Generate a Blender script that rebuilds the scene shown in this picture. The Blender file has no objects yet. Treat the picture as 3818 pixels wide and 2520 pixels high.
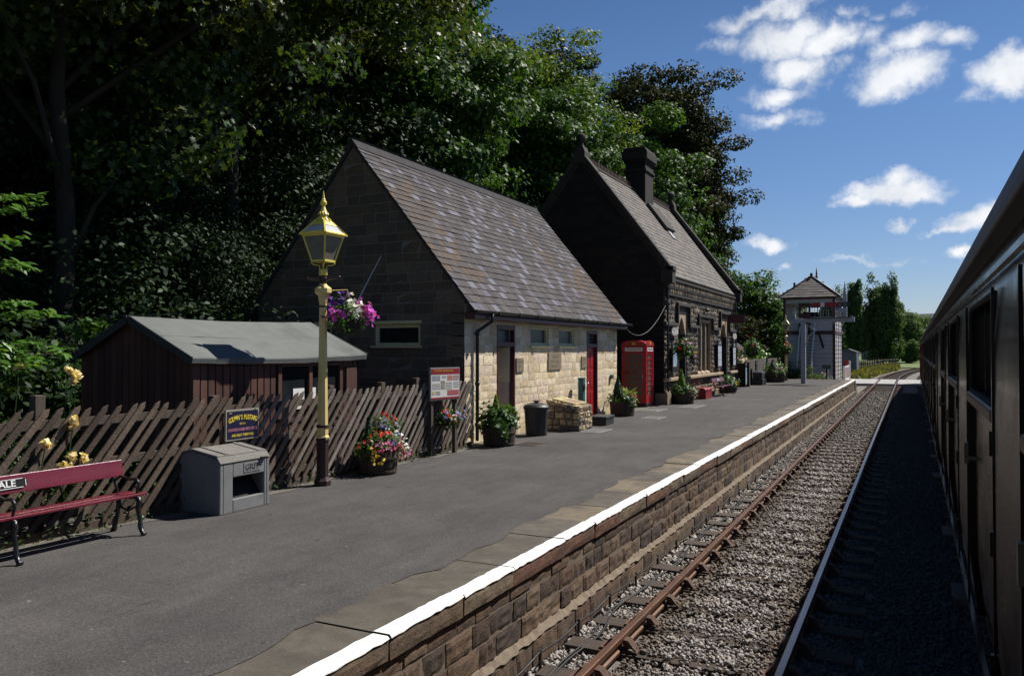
import bpy, bmesh, math, random
import numpy as np
from mathutils import Vector, Matrix

rnd = random.Random(7)
rs = np.random.RandomState(11)
scene = bpy.context.scene
col = scene.collection
R_ = math.radians

# ------------------------------------------------------------------ materials
def _new(name):
    m = bpy.data.materials.new(name); m.use_nodes = True
    nt = m.node_tree; nt.nodes.clear()
    out = nt.nodes.new('ShaderNodeOutputMaterial')
    bs = nt.nodes.new('ShaderNodeBsdfPrincipled')
    nt.links.new(bs.outputs[0], out.inputs[0])
    return m, nt, bs, out

def _ramp(nt, fac, cols, const=False):
    r = nt.nodes.new('ShaderNodeValToRGB')
    e = r.color_ramp.elements
    n = len(cols)
    while len(e) < n: e.new(0.5)
    for i, c in enumerate(cols):
        if len(c) == 2: p, c = c
        else: p = i / (n if const else max(1, n - 1))
        e[i].position = p; e[i].color = (c[0], c[1], c[2], 1)
    if const: r.color_ramp.interpolation = 'CONSTANT'
    nt.links.new(fac, r.inputs[0])
    return r.outputs[0]

def _noise(nt, vec, scale, detail=4, rough=.6, dist=0):
    n = nt.nodes.new('ShaderNodeTexNoise')
    n.inputs['Scale'].default_value = scale; n.inputs['Detail'].default_value = detail
    n.inputs['Roughness'].default_value = rough; n.inputs['Distortion'].default_value = dist
    nt.links.new(vec, n.inputs['Vector'])
    return n.outputs[0]

def _mix(nt, fac, a, b, mode='MIX'):
    m = nt.nodes.new('ShaderNodeMix'); m.data_type = 'RGBA'; m.blend_type = mode
    if isinstance(fac, (int, float)): m.inputs[0].default_value = fac
    else: nt.links.new(fac, m.inputs[0])
    for i, v in ((6, a), (7, b)):
        if isinstance(v, (tuple, list)): m.inputs[i].default_value = (v[0], v[1], v[2], 1)
        else: nt.links.new(v, m.inputs[i])
    return m.outputs[2]

def _map(nt, v, a, b, c=0., d=1.):
    m = nt.nodes.new('ShaderNodeMapRange')
    for i, x in enumerate((a, b, c, d)): m.inputs[i + 1].default_value = x
    nt.links.new(v, m.inputs[0]); return m.outputs[0]

def _coord(nt, world=False, scale=None):
    if world:
        g = nt.nodes.new('ShaderNodeNewGeometry'); v = g.outputs['Position']
    else:
        t = nt.nodes.new('ShaderNodeTexCoord'); v = t.outputs['Object']
    if scale:
        mp = nt.nodes.new('ShaderNodeMapping'); mp.inputs['Scale'].default_value = scale
        nt.links.new(v, mp.inputs[0]); v = mp.outputs[0]
    return v

def _island(nt):
    g = nt.nodes.new('ShaderNodeNewGeometry'); return g.outputs['Random Per Island']

def mat(name, c1, c2=None, scale=4, rough=.7, bump=0., bscale=60, metal=0., spec=.4,
        island=None, coat=0., stretch=None, dirt=None, dscale=2., dirt_lo=.5, dirt_hi=.7, rvar=0.):
    """general procedural surface: two-tone noise or per-piece palette, dirt patches, fine bump"""
    m, nt, bs, out = _new(name)
    v = _coord(nt, scale=stretch)
    c2 = c2 or tuple(x * .75 for x in c1)
    n = _noise(nt, v, scale, 6, .65)
    c = _ramp(nt, n, [(.3, c2), (.7, c1)])
    if island:
        ci = _ramp(nt, _island(nt), island, True)
        n2 = _map(nt, _noise(nt, v, scale * 2.2, 6, .7), .25, .75, .62, 1.28)
        cm = nt.nodes.new('ShaderNodeVectorMath'); cm.operation = 'SCALE'
        nt.links.new(ci, cm.inputs[0]); nt.links.new(n2, cm.inputs['Scale'])
        c = cm.outputs[0]
    if dirt:
        d = _map(nt, _noise(nt, v, dscale, 5, .6), dirt_lo, dirt_hi)
        c = _mix(nt, d, c, dirt)
    nt.links.new(c, bs.inputs['Base Color'])
    bs.inputs['Roughness'].default_value = rough
    if rvar:
        nt.links.new(_map(nt, n, .3, .7, rough - rvar, rough + rvar), bs.inputs['Roughness'])
    bs.inputs['Metallic'].default_value = metal
    bs.inputs['Specular IOR Level'].default_value = spec
    bs.inputs['Coat Weight'].default_value = coat
    bs.inputs['Coat Roughness'].default_value = .06
    if bump:
        b = nt.nodes.new('ShaderNodeBump'); b.inputs['Strength'].default_value = min(1, bump)
        b.inputs['Distance'].default_value = .01
        nt.links.new(_noise(nt, v, bscale, 5, .7), b.inputs['Height'])
        nt.links.new(b.outputs[0], bs.inputs['Normal'])
    return m

def leafmat(name, cols, rough=.5, trans=.3, spec=.3, nscale=.35, ncol=None):
    m, nt, bs, out = _new(name)
    c = _ramp(nt, _island(nt), cols)
    if ncol:
        c = _mix(nt, _map(nt, _noise(nt, _coord(nt), nscale, 2), .42, .6), c, _ramp(nt, _island(nt), ncol))
    nt.links.new(c, bs.inputs['Base Color'])
    bs.inputs['Roughness'].default_value = rough; bs.inputs['Specular IOR Level'].default_value = spec
    t = nt.nodes.new('ShaderNodeBsdfTranslucent')
    sc = nt.nodes.new('ShaderNodeVectorMath'); sc.operation = 'MULTIPLY'
    sc.inputs[1].default_value = (1.5, 1.35, .5); nt.links.new(c, sc.inputs[0])
    nt.links.new(sc.outputs[0], t.inputs[0])
    mx = nt.nodes.new('ShaderNodeMixShader'); mx.inputs[0].default_value = trans
    nt.links.new(bs.outputs[0], mx.inputs[1]); nt.links.new(t.outputs[0], mx.inputs[2])
    nt.links.new(mx.outputs[0], out.inputs[0])
    return m

# ------------------------------------------------------------------ objects
def tag(o, label=None, cat=None, group=None, kind=None):
    if label: o['label'] = label
    if cat: o['category'] = cat
    if group: o['group'] = group
    if kind: o['kind'] = kind
    return o

def thing(name, loc, label, cat, rz=0., group=None):
    o = bpy.data.objects.new(name, None); col.objects.link(o)
    o.empty_display_size = .2
    o.location = loc; o.rotation_euler = (0, 0, rz)
    return tag(o, label, cat, group)

def dup(o, loc=None, rz=None, scale=None, label=None, parent=None):
    c = o.copy(); col.objects.link(c)
    if parent is not None: c.parent = parent
    if loc is not None: c.location = loc
    if rz is not None: c.rotation_euler = (0, 0, rz)
    if scale is not None: c.scale = scale
    if label: c['label'] = label
    for ch in list(o.children): dup(ch, parent=c)
    return c

class MB:
    """collects shapes (optionally in world coordinates, 'org' subtracted) and links them as one mesh object"""
    def __init__(s, org=(0, 0, 0), rz=0.):
        s.v = []; s.f = []; s.mi = []; s.org = Vector(org); s.rz = rz; s.cur = 0
    def add(s, vs, fs):
        b = len(s.v); s.v += [tuple(p) for p in vs]
        for f in fs: s.f.append(tuple(b + i for i in f)); s.mi.append(s.cur)
        return s
    def box(s, x0, x1, y0, y1, z0, z1):
        return s.add([(x0, y0, z0), (x1, y0, z0), (x1, y1, z0), (x0, y1, z0), (x0, y0, z1), (x1, y0, z1), (x1, y1, z1), (x0, y1, z1)],
                     [(0, 3, 2, 1), (4, 5, 6, 7), (0, 1, 5, 4), (1, 2, 6, 5), (2, 3, 7, 6), (3, 0, 4, 7)])
    def obox(s, c, ax, ay, az):
        c, ax, ay, az = map(Vector, (c, ax, ay, az))
        vs = [c + i * ax + j * ay + k * az for k in (-1, 1) for i, j in ((-1, -1), (1, -1), (1, 1), (-1, 1))]
        return s.add(vs, [(0, 3, 2, 1), (4, 5, 6, 7), (0, 1, 5, 4), (1, 2, 6, 5), (2, 3, 7, 6), (3, 0, 4, 7)])
    def beam(s, a, b, w, h, up=(0, 0, 1)):
        a, b = Vector(a), Vector(b); d = (b - a); L = d.length; d.normalize(); up = Vector(up)
        if abs(d.dot(up)) > .98: up = Vector((1, 0, 0))
        r = d.cross(up).normalized(); u = r.cross(d)
        return s.obox((a + b) / 2, d * L / 2, r * w / 2, u * h / 2)
    def tube(s, pts, r, n=6, caps=True):
        pts = [Vector(p) for p in pts]; rr = r if isinstance(r, (list, tuple)) else [r] * len(pts)
        b = len(s.v); prev = None
        for i, p in enumerate(pts):
            d = (pts[min(i + 1, len(pts) - 1)] - pts[max(i - 1, 0)])
            d = d.normalized() if d.length > 1e-9 else Vector((0, 0, 1))
            if prev is None:
                a = Vector((0, 0, 1)) if abs(d.z) < .9 else Vector((1, 0, 0))
                x = d.cross(a).normalized()
            else:
                x = (prev - d * prev.dot(d)).normalized()
            prev = x; y = d.cross(x)
            for k in range(n):
                t = 2 * math.pi * k / n
                s.v.append(tuple(p + (x * math.cos(t) + y * math.sin(t)) * rr[i]))
        for i in range(len(pts) - 1):
            for k in range(n):
                k2 = (k + 1) % n
                s.f.append((b + i * n + k, b + i * n + k2, b + (i + 1) * n + k2, b + (i + 1) * n + k)); s.mi.append(s.cur)
        if caps:
            s.f.append(tuple(b + k for k in reversed(range(n)))); s.mi.append(s.cur)
            e = b + (len(pts) - 1) * n
            s.f.append(tuple(e + k for k in range(n))); s.mi.append(s.cur)
        return s
    def lathe(s, prof, c=(0, 0, 0), n=16, ph=0., sq=False):
        b = len(s.v); c = Vector(c)
        for r, z in prof:
            for k in range(n):
                t = 2 * math.pi * k / n + ph
                s.v.append((c.x + r * math.cos(t), c.y + r * math.sin(t), c.z + z))
        for i in range(len(prof) - 1):
            for k in range(n):
                k2 = (k + 1) % n
                s.f.append((b + i * n + k, b + i * n + k2, b + (i + 1) * n + k2, b + (i + 1) * n + k)); s.mi.append(s.cur)
        s.f.append(tuple(b + k for k in reversed(range(n)))); s.mi.append(s.cur)
        e = b + (len(prof) - 1) * n
        s.f.append(tuple(e + k for k in range(n))); s.mi.append(s.cur)
        return s
    def prism(s, poly, o, ex, ey, en, d0, d1):
        """2D polygon (counter-clockwise) in plane ex,ey extruded along en from d0 to d1"""
        o, ex, ey, en = map(Vector, (o, ex, ey, en)); n = len(poly)
        vs = [o + ex * p[0] + ey * p[1] + en * d for d in (d0, d1) for p in poly]
        fs = [tuple(reversed(range(n))), tuple(range(n, 2 * n))]
        fs += [(i, (i + 1) % n, n + (i + 1) % n, n + i) for i in range(n)]
        return s.add(vs, fs)
    def ball(s, c, r, n=10, m=7, sc=(1, 1, 1)):
        prof = []
        b = len(s.v)
        for i in range(m + 1):
            t = math.pi * i / m
            for k in range(n):
                a = 2 * math.pi * k / n
                s.v.append((c[0] + r * sc[0] * math.sin(t) * math.cos(a), c[1] + r * sc[1] * math.sin(t) * math.sin(a), c[2] - r * sc[2] * math.cos(t)))
        for i in range(m):
            for k in range(n):
                k2 = (k + 1) % n
                s.f.append((b + i * n + k, b + i * n + k2, b + (i + 1) * n + k2, b + (i + 1) * n + k)); s.mi.append(s.cur)
        return s
    def build(s, name, m, parent=None, smooth=False, bevel=0., planes=None, clean=False):
        me = bpy.data.meshes.new(name)
        o0 = s.org; ca, sa = math.cos(-s.rz), math.sin(-s.rz)
        if s.rz: vv = [((p[0] - o0.x) * ca - (p[1] - o0.y) * sa, (p[0] - o0.x) * sa + (p[1] - o0.y) * ca, p[2] - o0.z) for p in s.v]
        else: vv = [(p[0] - o0.x, p[1] - o0.y, p[2] - o0.z) for p in s.v]
        me.from_pydata(vv, [], s.f)
        for x in (m if isinstance(m, (list, tuple)) else [m]): me.materials.append(x)
        if any(s.mi): me.polygons.foreach_set('material_index', s.mi)
        if planes or clean:
            bm = bmesh.new(); bm.from_mesh(me)
            if clean: bmesh.ops.remove_doubles(bm, verts=bm.verts, dist=1e-4)
            for co, no in (planes or []):
                bmesh.ops.bisect_plane(bm, geom=bm.verts[:] + bm.edges[:] + bm.faces[:], plane_co=Vector(co) - o0, plane_no=no, clear_outer=True)
            bm.to_mesh(me); bm.free()
        if smooth: me.polygons.foreach_set('use_smooth', [True] * len(me.polygons))
        me.update()
        o = bpy.data.objects.new(name, me); col.objects.link(o)
        if parent: o.parent = parent
        else: o.location = o0
        if bevel:
            md = o.modifiers.new('bevel', 'BEVEL'); md.width = bevel; md.segments = 2; md.limit_method = 'ANGLE'
        return o

def struct(o): o['kind'] = 'structure'; return o

def text(body, size, m, parent, o, ex, ey, en, extrude=.002, name='lettering', align='CENTER', sx=1., bold=.0):
    cu = bpy.data.curves.new('t', 'FONT'); cu.body = body; cu.size = size; cu.align_x = align; cu.align_y = 'CENTER'
    cu.extrude = extrude; cu.resolution_u = 2; cu.offset = bold
    ob = bpy.data.objects.new('t', cu); col.objects.link(ob)
    dg = bpy.context.evaluated_depsgraph_get()
    me = bpy.data.meshes.new_from_object(ob.evaluated_get(dg))
    bpy.data.objects.remove(ob)
    ex, ey, en = Vector(ex) * sx, Vector(ey), Vector(en)
    M4 = Matrix(((ex.x, ey.x, en.x, o[0]), (ex.y, ey.y, en.y, o[1]), (ex.z, ey.z, en.z, o[2]), (0, 0, 0, 1)))
    me.transform(M4); me.materials.clear(); me.materials.append(m)
    q = bpy.data.objects.new(name, me); col.objects.link(q); q.parent = parent
    return q

FX = ((0, 1, 0), (0, 0, 1), (1, 0, 0))     # a wall seen from the track (normal +x)
FY = ((1, 0, 0), (0, 0, 1), (0, -1, 0))    # a wall facing the camera end (normal -y)

# ------------------------------------------------------------------ leaves
MAPLE = [(0, -.5), (.1, -.2), (.42, -.3), (.3, 0), (.5, .2), (.2, .2), (0, .6), (-.2, .2), (-.5, .2), (-.3, 0), (-.42, -.3), (-.1, -.2)]
OVAL = [(0, -.5), (.22, -.2), (.24, .12), (0, .5), (-.24, .12), (-.22, -.2)]
LANCE = [(0, -.5), (.12, -.2), (.14, .1), (0, .5), (-.14, .1), (-.12, -.2)]
RHOMB = [(0, -.5), (.36, 0), (0, .5), (-.36, 0)]
DISC = [(.5 * math.cos(2 * math.pi * k / 10) * (1 if k % 2 else .68), .5 * math.sin(2 * math.pi * k / 10) * (1 if k % 2 else .68)) for k in range(10)]
BLADE = [(-.03, -.5), (.03, -.5), (.02, .1), (0, .5), (-.02, .1)]

def leaves(name, pts, nrm, size, shape, m, parent=None, fold=.12, roll=None):
    pts = np.asarray(pts, float); nrm = np.asarray(nrm, float); N = len(pts)
    nrm = nrm / (np.linalg.norm(nrm, axis=1, keepdims=True) + 1e-9)
    if roll is None:
        a = rs.normal(size=(N, 3))
    else: a = np.asarray(roll, float)
    ty = a - nrm * (a * nrm).sum(1, keepdims=True); ty /= np.linalg.norm(ty, axis=1, keepdims=True) + 1e-9
    tx = np.cross(ty, nrm)
    sh = np.array(shape); k = len(sh)
    sz = np.broadcast_to(np.asarray(size, float), (N,))[:, None, None]
    bend = -fold * (sh[:, 1] + .5) ** 2 * 1.6 + fold * np.abs(sh[:, 0])
    V = pts[:, None, :] + sz * (tx[:, None, :] * sh[None, :, 0:1] + ty[:, None, :] * sh[None, :, 1:2] + nrm[:, None, :] * bend[None, :, None])
    V = V.reshape(-1, 3)
    me = bpy.data.meshes.new(name)
    me.vertices.add(N * k); me.vertices.foreach_set('co', V.astype(np.float32).ravel())
    me.loops.add(N * k); me.loops.foreach_set('vertex_index', np.arange(N * k, dtype=np.int32))
    me.polygons.add(N); me.polygons.foreach_set('loop_start', np.arange(0, N * k, k, dtype=np.int32))
    me.materials.append(m); me.update(calc_edges=True)
    o = bpy.data.objects.new(name, me); col.objects.link(o)
    if parent: o.parent = parent
    return o

def unit(n):
    d = rs.normal(size=(n, 3)); return d / np.linalg.norm(d, axis=1, keepdims=True)

def clusters(c, rad, ncl, lo=.45, flat=1., up=0.):
    """clump centres spread through an ellipsoid with an uneven outline"""
    d = unit(ncl)
    lump = 1 + .22 * np.sin(d[:, 0] * 5.1 + 1.3) * np.sin(d[:, 2] * 4.3 + .4) + .16 * np.sin(d[:, 1] * 7.7)
    r = (lo + (1 - lo) * rs.rand(ncl) ** .6) * lump
    return np.array(c) + d * r[:, None] * np.array(rad), d

def clump_leaves(cent, dirs, rc, per, upb=.5, sc=(1.15, 1.15, .7)):
    P = []; Nn = []
    for c, d in zip(cent, dirs):
        n = int(per * (.6 + .8 * rs.rand())); q = unit(n)
        q[:, 2] = q[:, 2] * .75
        r = rc * (.7 + .6 * rs.rand())
        rr = (.55 + .5 * rs.rand(n))[:, None]
        P.append(c + q * rr * r * np.array(sc))
        Nn.append(q * .6 + d * .35 + np.array([0, 0, upb]) + rs.normal(size=(n, 3)) * .45)
    return np.concatenate(P), np.concatenate(Nn)
# ------------------------------------------------------------------ camera, sun, sky
cam = bpy.data.objects.new('camera', bpy.data.cameras.new('camera')); col.objects.link(cam)
cam.location = (0, 0, 2.744); cam.rotation_euler = (R_(90.877), 0, R_(26.74))
cam.data.sensor_width = 36; cam.data.lens = 27.73; cam.data.clip_end = 6000; cam.data.clip_start = .05
scene.camera = cam
SUN_EL, SUN_AZ = 50.8, 32.0
sl = bpy.data.lights.new('sun', 'SUN'); sl.energy = 5.0; sl.angle = R_(.5); sl.color = (1, .95, .87)
so = bpy.data.objects.new('sun', sl); col.objects.link(so)
sd = Vector((math.cos(R_(SUN_EL)) * math.sin(R_(SUN_AZ)), math.cos(R_(SUN_EL)) * math.cos(R_(SUN_AZ)), math.sin(R_(SUN_EL))))
so.rotation_euler = sd.to_track_quat('Z', 'Y').to_euler(); so.location = (10, 10, 30)
scene.view_settings.view_transform = 'Standard'; scene.view_settings.look = 'None'
scene.view_settings.exposure = .55; scene.view_settings.gamma = 1.0

w = bpy.data.worlds.new('World'); scene.world = w; w.use_nodes = True
nt = w.node_tree; nt.nodes.clear()
wo = nt.nodes.new('ShaderNodeOutputWorld'); bg = nt.nodes.new('ShaderNodeBackground')
nt.links.new(bg.outputs[0], wo.inputs[0]); bg.inputs['Strength'].default_value = SKY_STRENGTH = .052
sky = nt.nodes.new('ShaderNodeTexSky'); sky.sky_type = 'NISHITA'; sky.sun_disc = False
sky.sun_elevation = R_(SUN_EL); sky.sun_rotation = R_(SUN_AZ)
sky.air_density = 1.0; sky.dust_density = .0; sky.ozone_density = 4.0; sky.altitude = 100
tc = nt.nodes.new('ShaderNodeTexCoord'); dirv = tc.outputs['Generated']
# clouds: azimuth, elevation, half-width, half-height in degrees, weight
CLOUDS = [(-8.45, 22.44, 3.26, 0.61, 0.9), (-10.81, 22.23, 1.12, 0.67, 0.8), (-11.84, 21.09, 1.14, 0.71, 0.5), (-7.64, 20.48, 2.65, 1.34, 1.15), (-5.26, 20.01, 2.42, 0.99, 1.05), (-3.83, 19.72, 1.64, 0.66, 0.85), (-6.75, 18.58, 2.24, 1.35, 1.15), (-8.05, 16.87, 2.05, 0.77, 1.0), (-9.46, 20.12, 1.13, 1.02, 1.0), (-3.84, 18.34, 1.1, 0.66, 0.55), (-8.26, 15.42, 2.36, 0.55, 0.75), (-0.59, 17.33, 2.37, 1.13, 1.2), (0.33, 19.03, 1.59, 0.9, 0.9), (2.1, 18.75, 1.31, 0.52, 0.75), (-1.93, 19.73, 0.97, 0.83, 0.7), (-1.19, 18.68, 1.08, 0.59, 0.6), (5.7, 16.55, 1.91, 1.17, 1.2), (3.67, 15.53, 1.1, 0.44, 0.5), (-3.42, 21.4, 0.97, 0.54, 0.5), (-0.1, 21.25, 1.0, 0.53, 0.5), (-2.02, 20.96, 0.53, 0.43, 0.45), (-0.94, 10.32, 2.95, 0.83, 1.25), (-0.76, 10.99, 1.27, 0.67, 1.2), (0.52, 10.11, 1.59, 0.6, 1.1), (-3.07, 9.93, 1.47, 0.4, 1.0), (4.12, 8.05, 2.13, 0.69, 1.15), (2.62, 7.67, 1.68, 0.38, 1.0), (5.07, 8.39, 1.32, 0.69, 1.1), (-0.27, 8.37, 1.0, 0.31, 0.7), (2.84, 5.82, 1.03, 0.49, 1.0), (-8.78, 7.18, 1.48, 0.44, 0.95), (-7.46, 5.75, 0.71, 0.24, 0.6), (-2.78, 5.94, 3.14, 0.26, 0.5), (-1.23, 5.95, 1.41, 0.2, 0.5)]
nz = _noise(nt, dirv, 42, 10, .66, .2)
nz2 = _noise(nt, dirv, 9, 3, .55)
wn = nt.nodes.new('ShaderNodeTexNoise'); wn.inputs['Scale'].default_value = 16; wn.inputs['Detail'].default_value = 6; wn.inputs['Roughness'].default_value = .58; nt.links.new(dirv, wn.inputs['Vector'])
w1 = nt.nodes.new('ShaderNodeVectorMath'); w1.operation = 'SUBTRACT'; w1.inputs[1].default_value = (.5, .5, .5); nt.links.new(wn.outputs['Color'], w1.inputs[0])
w2 = nt.nodes.new('ShaderNodeVectorMath'); w2.operation = 'SCALE'; w2.inputs['Scale'].default_value = .062; nt.links.new(w1.outputs[0], w2.inputs[0])
w3 = nt.nodes.new('ShaderNodeVectorMath'); w3.operation = 'ADD'; nt.links.new(dirv, w3.inputs[0]); nt.links.new(w2.outputs[0], w3.inputs[1]); dirw = w3.outputs[0]
best = None
for az, el, hw, hh, wt in CLOUDS:
    mp = nt.nodes.new('ShaderNodeMapping'); mp.vector_type = 'TEXTURE'
    a, e = R_(az), R_(el)
    mp.inputs['Location'].default_value = (math.cos(e) * math.sin(a), math.cos(e) * math.cos(a), math.sin(e))
    mp.inputs['Rotation'].default_value = (e, 0, -a)
    mp.inputs['Scale'].default_value = (R_(hw), .6, R_(hh))
    nt.links.new(dirw, mp.inputs[0])
    ln = nt.nodes.new('ShaderNodeVectorMath'); ln.operation = 'LENGTH'; nt.links.new(mp.outputs[0], ln.inputs[0])
    f = _map(nt, ln.outputs['Value'], 1.42, 0., 0., wt * 1.08)
    if best is None: best = f
    else:
        mx = nt.nodes.new('ShaderNodeMath'); mx.operation = 'MAXIMUM'
        nt.links.new(best, mx.inputs[0]); nt.links.new(f, mx.inputs[1]); best = mx.outputs[0]
def _ma(op, a, b):
    q = nt.nodes.new('ShaderNodeMath'); q.operation = op
    for i, x in enumerate((a, b)):
        if isinstance(x, (int, float)): q.inputs[i].default_value = x
        else: nt.links.new(x, q.inputs[i])
    return q.outputs[0]
nn = _ma('ADD', _ma('MULTIPLY', _ma('SUBTRACT', nz, .5), 1.15), _ma('MULTIPLY', _ma('SUBTRACT', nz2, .5), .5))
gate = _map(nt, best, 0., .12)
dens = _ma('ADD', best, _ma('MULTIPLY', nn, gate))
cover = nt.nodes.new('ShaderNodeMapRange'); cover.interpolation_type = 'SMOOTHSTEP'
for i, x in enumerate((.06, 1.0, 0., 1.)): cover.inputs[i + 1].default_value = x
nt.links.new(dens, cover.inputs[0])
K = 1 / SKY_STRENGTH
nz3 = _noise(nt, dirw, 15, 4, .5)
body = _ramp(nt, nz3, [(.34, (.47 * K, .50 * K, .55 * K)), (.5, (.60 * K, .62 * K, .65 * K)), (.64, (.67 * K, .68 * K, .70 * K))])
sz = nt.nodes.new('ShaderNodeSeparateXYZ'); nt.links.new(dirv, sz.inputs[0])
tint = _mix(nt, 1.0, sky.outputs[0], _ramp(nt, sz.outputs[2], [(0, (.86, .84, 1.0)), (.1, (.86, .90, 1.06)), (.3, (.82, .96, 1.13)), (.5, (.62, .78, .95)), (.9, (.40, .52, .66))]), 'MULTIPLY')
nt.links.new(_mix(nt, cover.outputs[0], tint, body), bg.inputs['Color'])

# ------------------------------------------------------------------ materials
M_ = {}
M_['mortar'] = mat('lime_mortar', (.20, .158, .115), (.12, .094, .068), 9, .95, .6, 80)
def asphalt():
    m, nt, bs, out = _new('asphalt'); v = _coord(nt)
    c = _ramp(nt, _noise(nt, v, 60, 4, .75), [(.28, (.026, .025, .025)), (.46, (.060, .057, .0565)), (.60, (.082, .078, .077)), (.74, (.18, .17, .165))])
    c = _mix(nt, 1.0, c, _ramp(nt, _noise(nt, v, .7, 5, .6, .4), [(.3, (.80, .80, .82)), (.5, (1, 1, 1)), (.72, (1.25, 1.23, 1.2))]), 'MULTIPLY')
    c = _mix(nt, 1.0, c, _ramp(nt, _noise(nt, _coord(nt, scale=(1.6, .35, 1)), 3.0, 5, .65), [(.3, (.86, .86, .86)), (.65, (1.1, 1.1, 1.1))]), 'MULTIPLY')
    c = _mix(nt, _map(nt, _noise(nt, v, 4.5, 3, .6), .69, .74, 0, .6), c, (.026, .020, .020))
    c = _mix(nt, _map(nt, _noise(nt, v, 17, 2, .5), .74, .77, 0, .7), c, (.20, .19, .18))
    nt.links.new(c, bs.inputs['Base Color']); bs.inputs['Roughness'].default_value = .93; bs.inputs['Specular IOR Level'].default_value = .22
    b = nt.nodes.new('ShaderNodeBump'); b.inputs['Strength'].default_value = .8; b.inputs['Distance'].default_value = .008
    nt.links.new(_noise(nt, v, 70, 4, .75), b.inputs['Height']); nt.links.new(b.outputs[0], bs.inputs['Normal'])
    return m
M_['asphalt'] = asphalt()
M_['kerb_dust'] = mat('dusty_edge', (.15, .132, .108), (.08, .071, .06), 9, .95, .6, 60)
M_['flag'] = mat('flagstone', (.1, .08, .055), None, 3, .85, .7, 40, island=[(.125, .104, .076), (.10, .084, .064), (.145, .116, .080), (.088, .076, .060), (.115, .095, .07), (.094, .081, .065)], dirt=(.048, .040, .034), dscale=1.7, dirt_lo=.46, dirt_hi=.7)
M_['white'] = mat('white_paint', (.78, .78, .77), (.66, .66, .65), 10, .7, .6, 40, dirt=(.34, .31, .27), dscale=7, dirt_lo=.62, dirt_hi=.8)
M_['plat_stone'] = mat('platform_stone', (.1, .07, .05), None, 5, .9, 1., 45, island=[(.095, .055, .036), (.12, .075, .047), (.068, .042, .030), (.145, .098, .06), (.10, .065, .045), (.055, .037, .029), (.125, .08, .052)], dirt=(.05, .036, .028), dscale=3.2, dirt_lo=.5, dirt_hi=.75)
M_['coping'] = mat('coping_stone', (.1, .07, .05), None, 5, .88, .9, 45, island=[(.165, .12, .078), (.13, .088, .056), (.14, .068, .042), (.18, .135, .09), (.115, .085, .06)], dirt=(.045, .033, .026), dscale=2.6, dirt_lo=.48, dirt_hi=.75)
M_['gravel'] = mat('ballast_gravel', (.20, .18, .165), (.05, .045, .042), 26, .95, 1., 30)
M_['rust'] = mat('rusted_rail', (.155, .075, .038), (.085, .042, .026), 10, .42, .3, 70, metal=.35, spec=.5, stretch=(1, .12, 1))
M_['railtop'] = mat('worn_rail_head', (.30, .27, .27), (.18, .14, .12), 8, .28, .1, 60, metal=.9, stretch=(1, .1, 1))
M_['rustchair'] = mat('rusty_chair', (.11, .058, .034), (.05, .03, .022), 14, .85, .6, 60)
M_['sleeper'] = mat('creosoted_sleeper', (.085, .062, .047), (.036, .027, .022), 5, .9, .9, 40, stretch=(.5, 7, 7))
M_['cable'] = mat('black_cable', (.012, .012, .013), None, 5, .45)

# ------------------------------------------------------------------ ground
def terrain(x, y):
    if x < -8.3:
        n = .15 * math.sin(x * .7 + y * .4) + .1 * math.sin(y * .9)
        if y < 58: h = .62
        elif y < 70: h = .62 - (y - 58) / 12 * .87
        else: h = -.25
        if x < -14:
            t = min(1, (-14 - x) / 30); h += t * 9 * max(0, min(1, (95 - y) / 40)) + n * min(1, (-14 - x) / 3)
        return h
    return -.34
xs = [-420, -260, -160, -110, -80, -60, -50, -44, -38, -34, -30, -26, -23, -20, -18, -16, -14, -12, -10, -8.95, -8.7, -8.2, -6, -3, 0, 3, 6, 10, 20, 40, 80, 160, 300, 520]
ys = [-80, -40, -20, -10] + [i * 4 for i in range(0, 26)] + [110, 125, 150, 200, 260, 340, 460, 640, 900, 1300]
g = MB()
g.v = [(x, y, terrain(x, y)) for y in ys for x in xs]
nx_ = len(xs)
g.f = [(j * nx_ + i, j * nx_ + i + 1, (j + 1) * nx_ + i + 1, (j + 1) * nx_ + i) for j in range(len(ys) - 1) for i in range(nx_ - 1)]
g.mi = [0] * len(g.f)
M_['ground'] = mat('rough_ground', (.050, .062, .022), (.028, .030, .014), 1.3, .95, .8, 12, dirt=(.085, .078, .032), dscale=.25, dirt_lo=.45, dirt_hi=.6)
M_['litter'] = mat('leaf_litter', (.022, .019, .010), (.010, .010, .006), 2.5, .95, .8, 12)
g.mi = [1 if (xs[k % (nx_ - 1)] < -10.5 and ys[k // (nx_ - 1)] < 66) else 0 for k in range(len(g.f))]
struct(g.build('ground', [M_['ground'], M_['litter']], smooth=True))

# distant hill
hb = MB(); n = 90; rows = 6
for j in range(rows):
    for i in range(n + 1):
        x = -900 + 2400 * i / n
        top = 40 + 16 * math.sin(x * .004 + .6) + 6 * math.sin(x * .017) + 3.5 * math.sin(x * .05 + 1) + 2.2 * rnd.random()
        t = j / (rows - 1)
        hb.v.append((x, 1150 + 260 * t, -2 + (top + 6) * math.sin(t * math.pi / 2)))
hb.f = [(j * (n + 1) + i, j * (n + 1) + i + 1, (j + 1) * (n + 1) + i + 1, (j + 1) * (n + 1) + i) for j in range(rows - 1) for i in range(n)]
hb.mi = [0] * len(hb.f)
M_['hill'] = mat('wooded_hill', (.018, .028, .020), (.009, .015, .012), .05, .95, 0)
struct(hb.build('hill', M_['hill'], smooth=True))

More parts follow.
